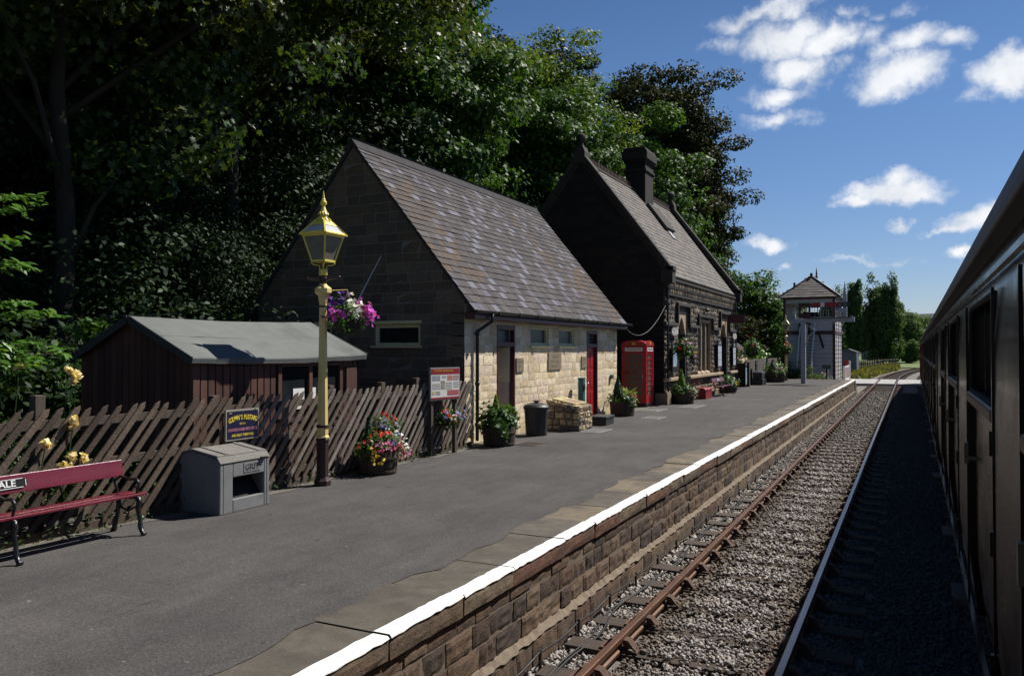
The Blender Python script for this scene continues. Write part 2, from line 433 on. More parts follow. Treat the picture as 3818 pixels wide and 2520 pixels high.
# ------------------------------------------------------------------ platform
def edge_w(y): return -3.80 + .05 * math.sin(y * 2.1) + .04 * math.sin(y * 5.3 + 1) + .025 * math.sin(y * 11.7)
PEND = 56.0
b = MB()
yy = [-9 + i * .25 for i in range(int((PEND + 9) / .25) + 1)]
for y in yy: b.v += [(-8.7, y, .8), (-5.5, y, .806), (edge_w(y) + rnd.uniform(-.015, .015), y, .804)]
k = len(yy)
b.f = [(3 * i + j, 3 * i + j + 1, 3 * i + j + 4, 3 * i + j + 3) for i in range(k - 1) for j in range(2)]
b.mi = [0] * len(b.f)
b.box(-8.7, -3.5, -9, PEND, -.4, .74)
b.add([(-8.7, PEND, .8), (-3.8, PEND, .8), (-3.6, PEND + 2.6, -.25), (-8.7, PEND + 2.6, -.25)], [(0, 1, 2, 3)])
struct(b.build('platform', M_['asphalt']))
# pale dusty strip at the foot of fence and buildings, a ragged sheet 4 mm up
b = MB(); yy = [2 + i * .3 for i in range(int(39 / .3))]
for y in yy:
    wv = .30 + .08 * math.sin(y * 3.1) + .06 * math.sin(y * 7.7 + 2) + rnd.uniform(-.03, .03)
    b.v += [(-8.4, y, .8065), (-8.0 + wv, y, .8075)]
b.f = [(2 * i, 2 * i + 1, 2 * i + 3, 2 * i + 2) for i in range(len(yy) - 1)]; b.mi = [0] * len(b.f)
struct(b.build('path', M_['kerb_dust']))

# platform edge: coping stones, white line, coursed masonry
pw = thing('platform_wall', (-3.2, 0, 0), 'long dark sandstone platform wall with white painted coping beside the track', 'wall')
P0 = (-3.2, 0, 0)
def rough_block(mb, o, eu, ev, en, u0, u1, v0, v1, nu, nv, proud, jit, inset=.012, deep=.06):
    """rock-faced stone: front grid pushed out unevenly, sides going back into the mortar"""
    o, eu, ev, en = map(Vector, (o, eu, ev, en)); b = len(mb.v)
    for j in range(nv + 1):
        for i in range(nu + 1):
            u = u0 + (u1 - u0) * i / nu; v = v0 + (v1 - v0) * j / nv
            ed = i in (0, nu) or j in (0, nv)
            if ed:
                u += (inset if i == 0 else -inset if i == nu else 0) + rnd.uniform(-1, 1) * inset * .5
                v += (inset if j == 0 else -inset if j == nv else 0) + rnd.uniform(-1, 1) * inset * .5
            d = proud + (rnd.uniform(-jit, jit) if not ed else rnd.uniform(-jit, 0) * .8 - jit * .6)
            mb.v.append(tuple(o + eu * u + ev * v + en * d))
    m1 = nu + 1
    for j in range(nv):
        for i in range(nu):
            mb.f.append((b + j * m1 + i, b + j * m1 + i + 1, b + (j + 1) * m1 + i + 1, b + (j + 1) * m1 + i)); mb.mi.append(mb.cur)
    ring = [i for i in range(m1)] + [j * m1 + nu for j in range(1, nv + 1)] + [nv * m1 + i for i in range(nu - 1, -1, -1)] + [j * m1 for j in range(nv - 1, 0, -1)]
    b2 = len(mb.v)
    for r in ring:
        p = Vector(mb.v[b + r]); mb.v.append(tuple(p - en * ((p - o).dot(en) + deep)))
    L = len(ring)
    for i in range(L):
        mb.f.append((b2 + i, b2 + (i + 1) % L, b + ring[(i + 1) % L], b + ring[i])); mb.mi.append(mb.cur)

cp = MB(P0); fl = MB(P0); wh = MB(P0)
y = -6.0
for _ in range(200):
    L = rnd.uniform(.85, 1.35)
    if y + L > PEND: L = PEND - y
    if L < .2: break
    xf = -3.17 + rnd.uniform(-.012, .012); zt = .8 + rnd.uniform(-.006, .006); zb = .625 + rnd.uniform(-.008, .006)
    nu = 10 if y < 14 else 4
    rough_block(cp, (xf, 0, 0), (0, 1, 0), (0, 0, 1), (1, 0, 0), y, y + L, zb, zt - .002, nu, 3, 0, .007, .009, .5)
    # top of the slab, with an uneven back edge
    t0 = len(fl.v); g0, g1 = y + .007, y + L - .007; nn_ = 6
    for i in range(nn_ + 1):
        q = g0 + (g1 - g0) * i / nn_
        fl.v += [(xf - .012, q, zt), (-3.5, q, zt + rnd.uniform(-.002, .002)), (-3.96, q + rnd.uniform(-.01, .01), zt - .002)]
    for i in range(nn_):
        for j in range(2): fl.f.append((t0 + 3 * i + j + 1, t0 + 3 * i + j, t0 + 3 * i + j + 3, t0 + 3 * i + j + 4)); fl.mi.append(0)
    # white line: top strip and a ragged lip down the front
    n_ = 14 if y < 14 else 6
    t0 = len(wh.v)
    for i in range(n_ + 1):
        q = y + .010 + (L - .020) * i / n_
        e = .012 if i in (0, n_) else 0
        wh.v += [(-3.31 + rnd.uniform(-.007, .007), q, zt + .003), (xf - .012, q, zt + .004), (xf + .005 - e * .5, q, zt - .008), (xf + .006, q, zt - .012 + rnd.uniform(-.012, .005))]
    for i in range(n_):
        for j in range(3): wh.f.append((t0 + 4 * i + j + 1, t0 + 4 * i + j, t0 + 4 * i + j + 4, t0 + 4 * i + j + 5)); wh.mi.append(0)
    y += L
cp.build('coping', M_['coping'], pw); fl.build('flagstones', M_['flag'], pw); wh.build('white_line', M_['white'], pw, smooth=True)
ms = MB(P0); mo = MB(P0)
def course(z0, z1, x, l0, l1, proud, jit, nu, nv, hv=.015, gap=.015):
    y = -6 + rnd.uniform(0, .3)
    while y < PEND + .2:
        L = rnd.uniform(l0, l1); far = y > 16
        dz = rnd.uniform(-hv, hv)
        rough_block(ms, (x, 0, 0), (0, 1, 0), (0, 0, 1), (1, 0, 0), y, y + L, z0 + dz, z1 + dz * .6, 2 if far else nu, 2 if far else nv, proud * rnd.uniform(.4, 1.3), jit, gap * rnd.uniform(.5, 1.3), .03)
        y += L
course(.500, .615, -3.214, .2, .5, .016, .006, 4, 2, .005, .009)
course(.300, .490, -3.214, .24, .5, .018, .009, 6, 4, .005, .010)
course(.075, .290, -3.214, .26, .56, .020, .010, 6, 5, .005, .011)
course(-.27, .035, -3.155, .3, .66, .020, .009, 6, 4, .005, .010)
ms.build('masonry', M_['plat_stone'], pw)
y = -6.
mo.box(-3.6, -3.2125, -6, PEND, -.4, .622)
mo.box(-3.3, -3.153, -6, PEND, -.4, .03)
mo.v += []
t0 = len(mo.v); n_ = 800
for i in range(n_ + 1):
    q = -6 + (PEND + 6) * i / n_
    mo.v += [(-3.215, q, .105 + rnd.uniform(-.02, .02)), (-3.185, q, .08 + rnd.uniform(-.018, .018)), (-3.140 + rnd.uniform(-.014, .014), q, .048 + rnd.uniform(-.014, .012)), (-3.165, q, .035)]
for i in range(n_):
    for j in range(3): mo.f.append((t0 + 4 * i + j + 1, t0 + 4 * i + j, t0 + 4 * i + j + 4, t0 + 4 * i + j + 5)); mo.mi.append(0)
# stepped ramp end
mo.prism([(PEND, .78), (PEND, -.4), (PEND + 2.6, -.4), (PEND + 2.6, -.25)], (-3.6, 0, 0), (0, 1, 0), (0, 0, 1), (1, 0, 0), 0, .45)
mo.build('mortar', M_['mortar'], pw)

# ------------------------------------------------------------------ railway
def curve_dx(y): return 0 if y < 80 else (y - 80) ** 2 / 928.
b = MB(); yy = [-10, 0, 10, 20, 30, 40, 50, 60, 70, 80, 90, 100, 110, 120, 130, 140, 155, 170]
for y in yy: b.v += [(-3.2 + curve_dx(y) - (0 if y < 57 else .6), y, -.205), (-1.76 + curve_dx(y), y, -.195), (4.6 + curve_dx(y), y, -.205)]
b.f = [(3 * i + j, 3 * i + j + 1, 3 * i + j + 4, 3 * i + j + 3) for i in range(len(yy) - 1) for j in range(2)]; b.mi = [0] * len(b.f)
struct(b.build('trackbed', M_['gravel']))

RAIL = [(-.035, 0), (-.028, .006), (.028, .006), (.035, 0), (.035, -.045), (.012, -.058), (.010, -.105), (.03, -.118), (.03, -.145), (-.03, -.145), (-.03, -.118), (-.010, -.105), (-.012, -.058), (-.035, -.045)]
def rail_mesh(mb, x, ys_):
    b = len(mb.v); n = len(RAIL)
    for y in ys_:
        for px, pz in RAIL: mb.v.append((x + curve_dx(y) + px, y, pz - .006))
    for i in range(len(ys_) - 1):
        for k in range(n):
            k2 = (k + 1) % n
            mb.f.append((b + i * n + k, b + (i + 1) * n + k, b + (i + 1) * n + k2, b + i * n + k2)); mb.mi.append(1 if k in (0, 1, 2) else 0)
def railway(x0, label, nparts, tops):
    t = thing('railway_track', (x0, 0, 0), label, 'railway track')
    ys_ = [-8, 0, 20, 40, 60, 78] + [80 + 5 * i for i in range(14)]
    for s, top in zip((-.7525, .7525), tops):
        mb = MB((x0, 0, 0)); rail_mesh(mb, x0 + s, ys_)
        # fishplate joint
        for yj in (5.1, 23.4, 41.7): mb.box(x0 + s - .05, x0 + s + .05, yj - .22, yj + .22, -.115, -.06)
        mb.build('rail', [M_['rust'], M_[top]], t)
    rest = MB((x0, 0, 0)); rch = MB((x0, 0, 0)); y = -1.0; i = 0
    while y < 145:
        y += .76 + rnd.uniform(-.015, .015); i += 1
        sx = x0 + rnd.uniform(-.04, .04) + curve_dx(y)
        zt = -.145 + rnd.uniform(-.008, .004)
        mb = MB((x0, 0, 0)) if i <= nparts else rest
        rz = rnd.uniform(-.01, .01)
        mb.obox((sx, y, zt - .065), (1.29, 1.29 * rz, 0), (-.125 * rz, .125, 0), (0, 0, .065))
        if i <= nparts: so_ = mb.build('sleeper', M_['sleeper'], t, bevel=.006)
        for s in (-.7525, .7525):
            cx = x0 + s + curve_dx(y)
            ch = MB((x0, 0, 0)) if i <= nparts else rch
            ch.box(cx - .19, cx + .19, y - .095, y + .095, zt + .001, zt + .022)
            for sg in (-1, 1):
                ch.prism([(0, 0), (.12, 0), (.05, .085), (0, .09)] if sg > 0 else [(0, 0), (0, .09), (-.05, .085), (-.12, 0)], (cx + sg * .04, y, zt + .02), (1, 0, 0), (0, 0, 1), (0, 1, 0), -.055, .055)
            # oak key
            ch.box(cx - .065, cx - .032, y - .09, y + .10, -.10, -.05)
            if i <= nparts: ch.build('rail_chair', M_['rustchair'], so_)
    r = rest.build('sleepers', M_['sleeper'], t); tag(r, kind='stuff')
    r = rch.build('rail_chairs', M_['rustchair'], t); tag(r, kind='stuff')
railway(-1.76, 'rusty bullhead railway track on timber sleepers beside the stone platform wall', 60, ('rust', 'railtop'))
railway(1.80, 'shaded railway track underneath the standing dark coaches', 6, ('rust', 'rust'))

# ballast stones: one countless mass
def stones():
    base = np.array([(1, 1, 1), (1, -1, -1), (-1, 1, -1), (-1, -1, 1), (.1, 0, 1.3), (0, .1, -1.2), (1.25, 0, .1), (-1.2, .1, 0), (0, 1.2, .1), (.1, -1.25, 0)], float)
    bm = bmesh.new()
    for p in base: bm.verts.new(p * .62)
    bmesh.ops.convex_hull(bm, input=bm.verts[:]); bm.verts.ensure_lookup_table(); bm.verts.index_update()
    tv = np.array([v.co[:] for v in bm.verts]); tf = [[v.index for v in f.verts] for f in bm.faces]; bm.free()
    tf = np.array([f for f in tf if len(f) == 3])
    P = []
    def strip(x0, x1, y0, y1, dn, smin, smax, zb):
        n = int((x1 - x0) * (y1 - y0) * dn)
        x = x0 + (x1 - x0) * rs.rand(n); y = y0 + (y1 - y0) * rs.rand(n)
        z = zb + rs.rand(n) * .025
        s = smin + (smax - smin) * rs.rand(n) ** 1.5
        return np.stack([x, y, z, s], 1)
    for y0, y1, dn, s0, s1 in ((1.5, 9, 820, .014, .031), (9, 18, 560, .018, .036), (18, 34, 260, .027, .046), (34, 60, 90, .04, .06)):
        P.append(strip(-3.08, 1.2, y0, y1, dn, s0, s1, -.2))
        P.append(strip(-3.12, -2.95, y0, y1, dn * .35, s0, s1 * 1.5, -.2))
    P = np.concatenate(P)
    # leave the sleepers mostly bare outside the rails, half covered between them
    ph = np.abs(((P[:, 1] + 1.0 + .38) % .76) - .38)
    on = (ph < .14) & (P[:, 0] > -3.06) & (P[:, 0] < -.4)
    outer = (P[:, 0] < -2.45) | (P[:, 0] > -1.05)
    keep = ~on | (rs.rand(len(P)) < np.where(outer, .05, .62))
    P[on & ~outer, 2] += .045
    P = P[keep]
    rail = (np.abs(P[:, 0] + 2.513) < .06) | (np.abs(P[:, 0] + 1.008) < .06)
    P = P[~rail]; P[:, 2] += np.where((P[:, 0] > -2.4) & (P[:, 0] < -1.1), .022, 0)
    N = len(P)
    q = rs.normal(size=(N, 4)); q /= np.linalg.norm(q, axis=1, keepdims=True); a, b_, c_, d_ = q.T
    Rm = np.stack([1 - 2 * (c_ * c_ + d_ * d_), 2 * (b_ * c_ - d_ * a), 2 * (b_ * d_ + c_ * a), 2 * (b_ * c_ + d_ * a), 1 - 2 * (b_ * b_ + d_ * d_), 2 * (c_ * d_ - b_ * a), 2 * (b_ * d_ - c_ * a), 2 * (c_ * d_ + b_ * a), 1 - 2 * (b_ * b_ + c_ * c_)], 1).reshape(N, 3, 3)
    sc = P[:, 3][:, None] * (.7 + .6 * rs.rand(N, 3))
    V = tv[None] * (1 + .3 * (rs.rand(N, len(tv), 1) - .5))
    V = np.einsum('nij,nkj->nki', Rm, V * sc[:, None, :]) + P[:, None, :3]
    k = len(tv); F = (tf[None] + (np.arange(N) * k)[:, None, None]).reshape(-1)
    me = bpy.data.meshes.new('ballast_stones')
    me.vertices.add(N * k); me.vertices.foreach_set('co', V.astype(np.float32).ravel())
    me.loops.add(len(F)); me.loops.foreach_set('vertex_index', F.astype(np.int32))
    me.polygons.add(len(F) // 3); me.polygons.foreach_set('loop_start', np.arange(0, len(F), 3, dtype=np.int32))
    me.update(calc_edges=True)
    m, nt, bs, out = _new('ballast_stone')
    c = _ramp(nt, _island(nt), [(.285, .258, .238), (.225, .20, .182), (.33, .30, .28), (.18, .158, .142), (.26, .235, .216), (.145, .125, .108), (.30, .275, .255)], True)
    # brake dust and rust beside each rail
    ps = nt.nodes.new('ShaderNodeNewGeometry'); sx = nt.nodes.new('ShaderNodeSeparateXYZ'); nt.links.new(ps.outputs['Position'], sx.inputs[0])
    d = None
    for xr in (-2.36, -1.15):
        q1 = nt.nodes.new('ShaderNodeMath'); q1.operation = 'SUBTRACT'; nt.links.new(sx.outputs[0], q1.inputs[0]); q1.inputs[1].default_value = xr
        q2 = nt.nodes.new('ShaderNodeMath'); q2.operation = 'ABSOLUTE'; nt.links.new(q1.outputs[0], q2.inputs[0])
        v = _map(nt, q2.outputs[0], .05, .3, .85, 0)
        if d is None: d = v
        else:
            q3 = nt.nodes.new('ShaderNodeMath'); q3.operation = 'MAXIMUM'; nt.links.new(d, q3.inputs[0]); nt.links.new(v, q3.inputs[1]); d = q3.outputs[0]
    c = _mix(nt, d, c, (.10, .072, .05))
    c = _mix(nt, _map(nt, sx.outputs[0], -.98, -.6, 0, .9), c, (.055, .052, .05))  # train's shade put into the colour of the stones right of the rail
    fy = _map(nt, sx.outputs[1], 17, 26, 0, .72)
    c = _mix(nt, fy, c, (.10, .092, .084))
    nt.links.new(c, bs.inputs['Base Color']); bs.inputs['Roughness'].default_value = .9
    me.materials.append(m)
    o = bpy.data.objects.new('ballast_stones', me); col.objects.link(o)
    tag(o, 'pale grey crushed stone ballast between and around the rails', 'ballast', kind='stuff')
stones()

# cables along the foot of the wall
for xo, z, lab, wob in ((-3.06, .0, 'black cable clipped on short stakes along the wall foot', .006), (-2.93, -.155, 'loose black cable lying in the ballast nearest the wall', .05), (-2.89, -.15, 'loose black cable lying in the ballast nearest the sleepers', .05)):
    pts = []; ph = rnd.random() * 6
    yv = 1.5
    while yv < 24:
        sag = -.035 * abs(math.sin(yv * math.pi / .95)) if z == 0 else 0
        pts.append((xo + wob * math.sin(yv * 1.7 + ph) + wob * .5 * math.sin(yv * 4 + ph), yv, z + sag + .008 * math.sin(yv * 3)))
        yv += .19
    if z == 0:
        t = thing('cable', (xo, 2, -.2), lab, 'cable')
        b = MB((xo, 2, -.2)); b.tube([(p[0], p[1], p[2] - .04) for p in pts], .011, 5); b.build('cable_run', M_['cable'], t, smooth=True)
        yv = .95 * 2
        while yv < 24:
            b = MB((xo, 2, -.2)); b.box(xo - .012, xo + .012, yv - .012, yv + .012, -.2, -.022); b.build('stake', M_['cable'], t); yv += .95
    else:
        b = MB((xo, 2, z)); b.tube(pts, .012, 5); tag(b.build('cable', M_['cable'], smooth=True), lab, 'cable')

# level crossing deck
b = MB()
for x0, x1 in ((-3.4, -2.6), (-2.4, -1.12), (-.9, 4)): b.box(x0, x1, 71, 82, -.2, .004)
b.box(-9, -3.42, 71, 82, -.3, .0)
M_['crossing'] = mat('worn_concrete', (.36, .345, .33), (.25, .24, .23), 2, .9, .4, 30)
struct(b.build('road', M_['crossing']))
# ------------------------------------------------------------------ walls and roofs
def wall(org, parent, o, ex, ey, en, U, V, openings, courses, lens, m, mm, proud=.012, jit=.006, grid=(2, 2), inset=.008, planes=None, thick=.3, names=('stonework', 'wall_core'), hv=0.):
    """coursed stone wall: o is the wall's lower corner, U x V its size, openings (u0,u1,v0,v1)"""
    st = MB(org); cr = MB(org)
    o, ex_, ey_, en_ = Vector(o), Vector(ex), Vector(ey), Vector(en)
    us = sorted({0, U} | {x for q in openings for x in q[:2]}); vs = sorted({0, V} | {x for q in openings for x in q[2:4]})
    for j in range(len(vs) - 1):
        run = None
        for i in range(len(us) - 1):
            cu, cv = (us[i] + us[i + 1]) / 2, (vs[j] + vs[j + 1]) / 2
            hole = any(q[0] < cu < q[1] and q[2] < cv < q[3] for q in openings)
            if not hole: run = (run[0] if run else us[i], us[i + 1])
            if run and (hole or i == len(us) - 2):
                c = o + ex_ * (run[0] + run[1]) / 2 + ey_ * cv - en_ * thick / 2
                cr.obox(c, ex_ * (run[1] - run[0]) / 2, ey_ * (vs[j + 1] - vs[j]) / 2, en_ * thick / 2); run = None
    zs = [0.]
    brk = vs[1:]
    while zs[-1] < V - 1e-6:
        h = rnd.choice(courses) * rnd.uniform(.93, 1.07); nb = min(x for x in brk if x > zs[-1] + 1e-6)
        if nb - zs[-1] < h * 1.45: zs.append(nb)
        else: zs.append(zs[-1] + h)
    for j in range(len(zs) - 1):
        v0, v1 = zs[j], zs[j + 1]; cv = (v0 + v1) / 2
        spans = [(0, U)]
        for q in openings:
            if q[2] < cv < q[3]:
                ns = []
                for a, b in spans:
                    if q[1] <= a or q[0] >= b: ns.append((a, b)); continue
                    if q[0] > a: ns.append((a, q[0]))
                    if q[1] < b: ns.append((q[1], b))
                spans = ns
        for a, b in spans:
            u = a
            while u < b - 1e-4:
                L = rnd.uniform(*lens)
                if b - u - L < lens[0] * .7: L = b - u
                rough_block(st, o, ex, ey, en, u, u + L, v0, v1, grid[0], grid[1], proud * rnd.uniform(.5, 1.4), jit, inset, .03)
                u += L
    a = st.build(names[0], m, parent, planes=planes); c = cr.build(names[1], mm, parent, planes=planes)
    return a

def slates(org, parent, o, ea, es, en, L, S, rows, width, m, name='slates', keep=None, thick=.008, alt=None):
    """overlapping slates: ea along the eaves, es up the slope"""
    mb = MB(org); o, ea, es, en = map(Vector, (o, ea, es, en)); v = 0.; j = 0
    while v < S - .03:
        h = rows[0] + (rows[1] - rows[0]) * v / S; u = -(width * .5 if j % 2 else 0) ; j += 1
        while u < L:
            wd = width * rnd.uniform(.82, 1.2); a0, a1 = max(0, u) + .003, min(L, u + wd) - .003
            u += wd
            t = rnd.uniform(-.006, .006); v1 = min(S, v + h * 1.25); k = rnd.uniform(.8, 1.3); t2 = rnd.uniform(-.003, .003)
            if a1 - a0 < .03: continue
            if keep and not keep((a0 + a1) / 2, v): continue
            p = [o + ea * a + es * q + en * d for a, q, d in ((a0, v + t, .022 * k), (a1, v + t + t2, .022 * k), (a1, v1, .004), (a0, v1, .004), (a0, v + t, .022 * k - thick), (a1, v + t, .022 * k - thick))]
            mb.cur = 1 if alt and alt((a0 + a1) / 2, v) else 0
            mb.add(p, [(0, 1, 2, 3), (4, 5, 1, 0), (4, 0, 3), (1, 5, 2)])
        v += h
    return mb.build(name, m, parent)

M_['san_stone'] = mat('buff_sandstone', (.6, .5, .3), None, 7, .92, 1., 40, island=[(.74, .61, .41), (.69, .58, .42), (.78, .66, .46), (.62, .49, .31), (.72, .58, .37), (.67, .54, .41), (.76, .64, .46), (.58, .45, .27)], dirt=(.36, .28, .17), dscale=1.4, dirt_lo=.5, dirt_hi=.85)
M_['san_mortar'] = mat('pale_mortar', (.70, .61, .47), (.58, .49, .37), 8, .95, .4, 60)
M_['gab_stone'] = mat('weathered_shaded_gable_stone', (.2, .17, .12), None, 5, .95, 1., 40, island=[(.145, .112, .078), (.115, .09, .064), (.17, .13, .09), (.10, .08, .058), (.135, .10, .063)], dirt=(.07, .062, .05), dscale=.9, dirt_lo=.45, dirt_hi=.75)  # weathered, and darkened further to put the gable's shade into the colour
M_['gab_mortar'] = mat('grey_mortar', (.21, .19, .165), (.15, .135, .115), 8, .95)
M_['slate1'] = mat('mixed_slates', (.1, .1, .1), None, 12, .9, .6, 70, spec=.08, island=[(0.088, 0.081, 0.082), (0.107, 0.098, 0.098), (0.075, 0.069, 0.073), (0.095, 0.088, 0.088), (0.115, 0.106, 0.106), (0.082, 0.075, 0.078), (0.099, 0.090, 0.092), (0.130, 0.126, 0.153), (0.090, 0.084, 0.086), (0.106, 0.095, 0.094), (0.078, 0.073, 0.077), (0.169, 0.168, 0.198), (0.086, 0.081, 0.081)])
M_['slate_orange'] = mat('rusty_brown_slates', (.1, .1, .1), None, 12, .9, .5, 70, spec=.08, island=[(.112, .088, .074), (.104, .085, .076), (.096, .084, .080), (.124, .092, .072), (.092, .083, .080), (.108, .088, .077)])
M_['slate2'] = mat('dark_station_slates', (.1, .1, .1), None, 9, .9, .6, 70, spec=.08, island=[(.168, .156, .146), (.192, .176, .162), (.148, .140, .136), (.210, .192, .172), (.178, .162, .152)], dirt=(.19, .18, .145), dscale=1.1, dirt_lo=.6, dirt_hi=.8)
M_['lead'] = mat('grey_ridge_tile', (.06, .058, .060), (.042, .041, .043), 6, .9, .3, spec=.1)
M_['gutter'] = mat('black_gutter', (.022, .021, .023), (.014, .014, .015), 6, .35, .1)
M_['maroon'] = mat('maroon_paint', (.075, .012, .016), (.058, .010, .014), 9, .4, .1, spec=.5)
M_['red'] = mat('red_door_paint', (.34, .012, .018), (.28, .01, .016), 5, .35, .1, 30, spec=.5)
M_['cream'] = mat('cream_paint', (.62, .55, .30), (.54, .48, .26), 9, .55, .1)
M_['glassdark'] = mat('dark_window_glass', (.012, .014, .016), (.02, .024, .026), 3, .06, 0, spec=.6)
M_['frost'] = mat('frosted_glass', (.07, .085, .09), (.04, .05, .055), 5, .25, .2, 90)
M_['plaque'] = mat('carved_plaque', (.24, .195, .13), (.16, .13, .09), 5, .9, .6, 50)
M_['plaque_cut'] = mat('cut_letters', (.33, .28, .20), (.29, .24, .17), 9, .9)
M_['plaster'] = mat('cream_plaster', (.66, .60, .46), (.6, .54, .4), 2, .8)
M_['tile'] = mat('pink_wall_tile', (.52, .44, .43), (.48, .40, .39), 3, .25)
M_['grout'] = mat('tile_grout', (.36, .31, .30), None, 3, .8)
M_['black'] = mat('black_paint', (.016, .015, .016), (.011, .011, .012), 6, .4, .1)
M_['steel'] = mat('bright_metal', (.5, .5, .5), (.4, .4, .4), 6, .35, metal=.9)
M_['inside'] = mat('dark_interior', (.02, .02, .02), None, 3, .9)
M_['sign_white'] = mat('white_enamel', (.75, .75, .73), (.68, .68, .66), 6, .4)

# ------------------------------------------------------------------ the toilet block
TY0, TY1, TX, TBX, PZ = 13.95, 23.35, -8.12, -13.75, .8
TB = (TX, TY0, PZ)
tb = thing('toilet_block', TB, 'buff sandstone toilet block with a steep mixed slate roof and a red door', 'building')
op = lambda y0, y1, z0, z1: (y0 - TY0, y1 - TY0, z0 - PZ, z1 - PZ)
tops = [op(15.37, 16.26, .8, 3.30), op(17.1, 18.16, 2.86, 3.30), op(18.8, 19.86, 2.86, 3.30), op(20.78, 21.64, .8, 3.30)]
wall(TB, tb, (TX, TY0, PZ), (0, 1, 0), (0, 0, 1), (1, 0, 0), TY1 - TY0, 2.9, tops, (.17, .2, .23), (.22, .48), M_['san_stone'], M_['san_mortar'], .007, .0035, (4, 3), .007, names=('wall', 'wall_core'))
gu = lambda x: x - TBX
gops = [(gu(-10.38), gu(-9.19), 2.04, 2.50), (gu(-12.75), gu(-11.55), 2.04, 2.50)]
RX, RZ, EX, EZ = -10.95, 7.36, -7.83, 3.55
sl_ = Vector((EX - RX, 0, EZ - RZ)).normalized(); nr = Vector((-sl_.z, 0, sl_.x)); nl = Vector((sl_.z, 0, sl_.x))
if nr.z < 0: nr = -nr
if nl.z < 0: nl = -nl
pl = [(Vector((RX, 0, RZ - .12)), nr), (Vector((RX, 0, RZ - .12)), nl)]
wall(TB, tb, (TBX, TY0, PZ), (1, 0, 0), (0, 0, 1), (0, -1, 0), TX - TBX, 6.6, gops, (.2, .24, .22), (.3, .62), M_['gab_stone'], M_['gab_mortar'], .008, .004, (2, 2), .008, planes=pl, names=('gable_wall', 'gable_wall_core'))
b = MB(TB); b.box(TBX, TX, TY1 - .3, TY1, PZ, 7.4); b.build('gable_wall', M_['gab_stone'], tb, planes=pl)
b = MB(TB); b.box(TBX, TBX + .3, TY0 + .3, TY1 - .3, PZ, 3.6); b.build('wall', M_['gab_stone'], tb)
# roof
SL = (Vector((EX, 0, EZ)) - Vector((RX, 0, RZ))).length
LB = 2 * RX - EX
rb = MB(TB)
for s in (1, -1):
    e = EX if s > 0 else LB
    rb.prism([(0, 0), (-.05 * 0, -.09), (RX - e, RZ - EZ - .1), (RX - e, RZ - EZ)] if s > 0 else [(0, 0), (RX - e, RZ - EZ), (RX - e, RZ - EZ - .1), (0, -.09)], (e, TY0 - .06, EZ), (1, 0, 0), (0, 0, 1), (0, 1, 0), 0, TY1 - TY0 + .12)
rb.build('roof', M_['lead'], tb)
org_ = lambda u, v: (math.sin(u * .9 + v * .55) + .6 * math.sin(u * 2.3 - v * .8 + 1) + (1.1 if u > 6.8 else 0) * math.sin(v * 1.1 + .4) + (.9 if u < 1.6 and .8 < v < 4.6 else 0)) > 1.18
slo = (EX, TY0 - .1, EZ); up_ = -sl_
brown = lambda u, v: org_(u, v) and ((math.sin(round(u, 2) * 37.7 + round(v, 2) * 91.3) * 43758.5) % 1) < .62
slates(TB, tb, slo, (0, 1, 0), up_, nr, TY1 - TY0 + .2, SL - .06, (.215, .16), .235, [M_['slate1'], M_['slate_orange']], alt=brown)
b = MB(TB)
for i in range(21):
    y0 = TY0 - .1 + i * .4574
    b.prism([(-.19, -.22), (-.02, .0), (-.045, .035), (.045, .035), (.02, 0), (.19, -.22), (.16, -.22), (0, -.03), (-.16, -.22)][::-1], (RX, y0, RZ + .035), (1, 0, 0), (0, 0, 1), (0, 1, 0), 0.004, .453)
b.build('ridge_tiles', M_['lead'], tb)
# fascia, gutter, downpipe
b = MB(TB); b.box(TX + .03, EX - .03, TY0 - .02, TY1 + .3, EZ - .17, EZ - .035); b.build('fascia', M_['maroon'], tb, bevel=.006)
b = MB(TB)
for i in range(10):
    y0 = TY0 - .1 + i * .985
    pts = [(.055 * math.cos(a), .055 * math.sin(a)) for a in [math.pi * (1 + k / 8) for k in range(9)]]
    b.prism([(p[0], p[1]) for p in pts] + [(.045, .006), (-.045, .006)], (EX + .03, y0, EZ + .0), (1, 0, 0), (0, 0, 1), (0, 1, 0), 0, .97)
    b.box(EX - .035, EX + .092, y0 + .955, y0 + 1.0, EZ - .064, EZ + .012)
b.build('gutter', M_['gutter'], tb)
b = MB(TB)
b.tube([(EX + .03, TY0 + .62, EZ - .04), (EX + .03, TY0 + .62, EZ - .2), (TX + .07, TY0 + .42, EZ - .42), (TX + .07, TY0 + .42, EZ - .6), (TX + .07, TY0 + .42, .86)], .038, 8)
for z in (3.05, 2.0, 1.15): b.lathe([(.048, 0), (.052, .02), (.052, .06), (.048, .08)], (TX + .07, TY0 + .42, z), 8)
b.build('downpipe', M_['gutter'], tb, smooth=True)
def frame(mb, y0, y1, z0, z1, x, w, d):
    mb.box(x - d, x, y0, y0 + w, z0, z1); mb.box(x - d, x, y1 - w, y1, z0, z1)
    mb.box(x - d, x - .002, y0 + w, y1 - w, z1 - w, z1); mb.box(x - d, x - .002, y0 + w, y1 - w, z0, z0 + w)
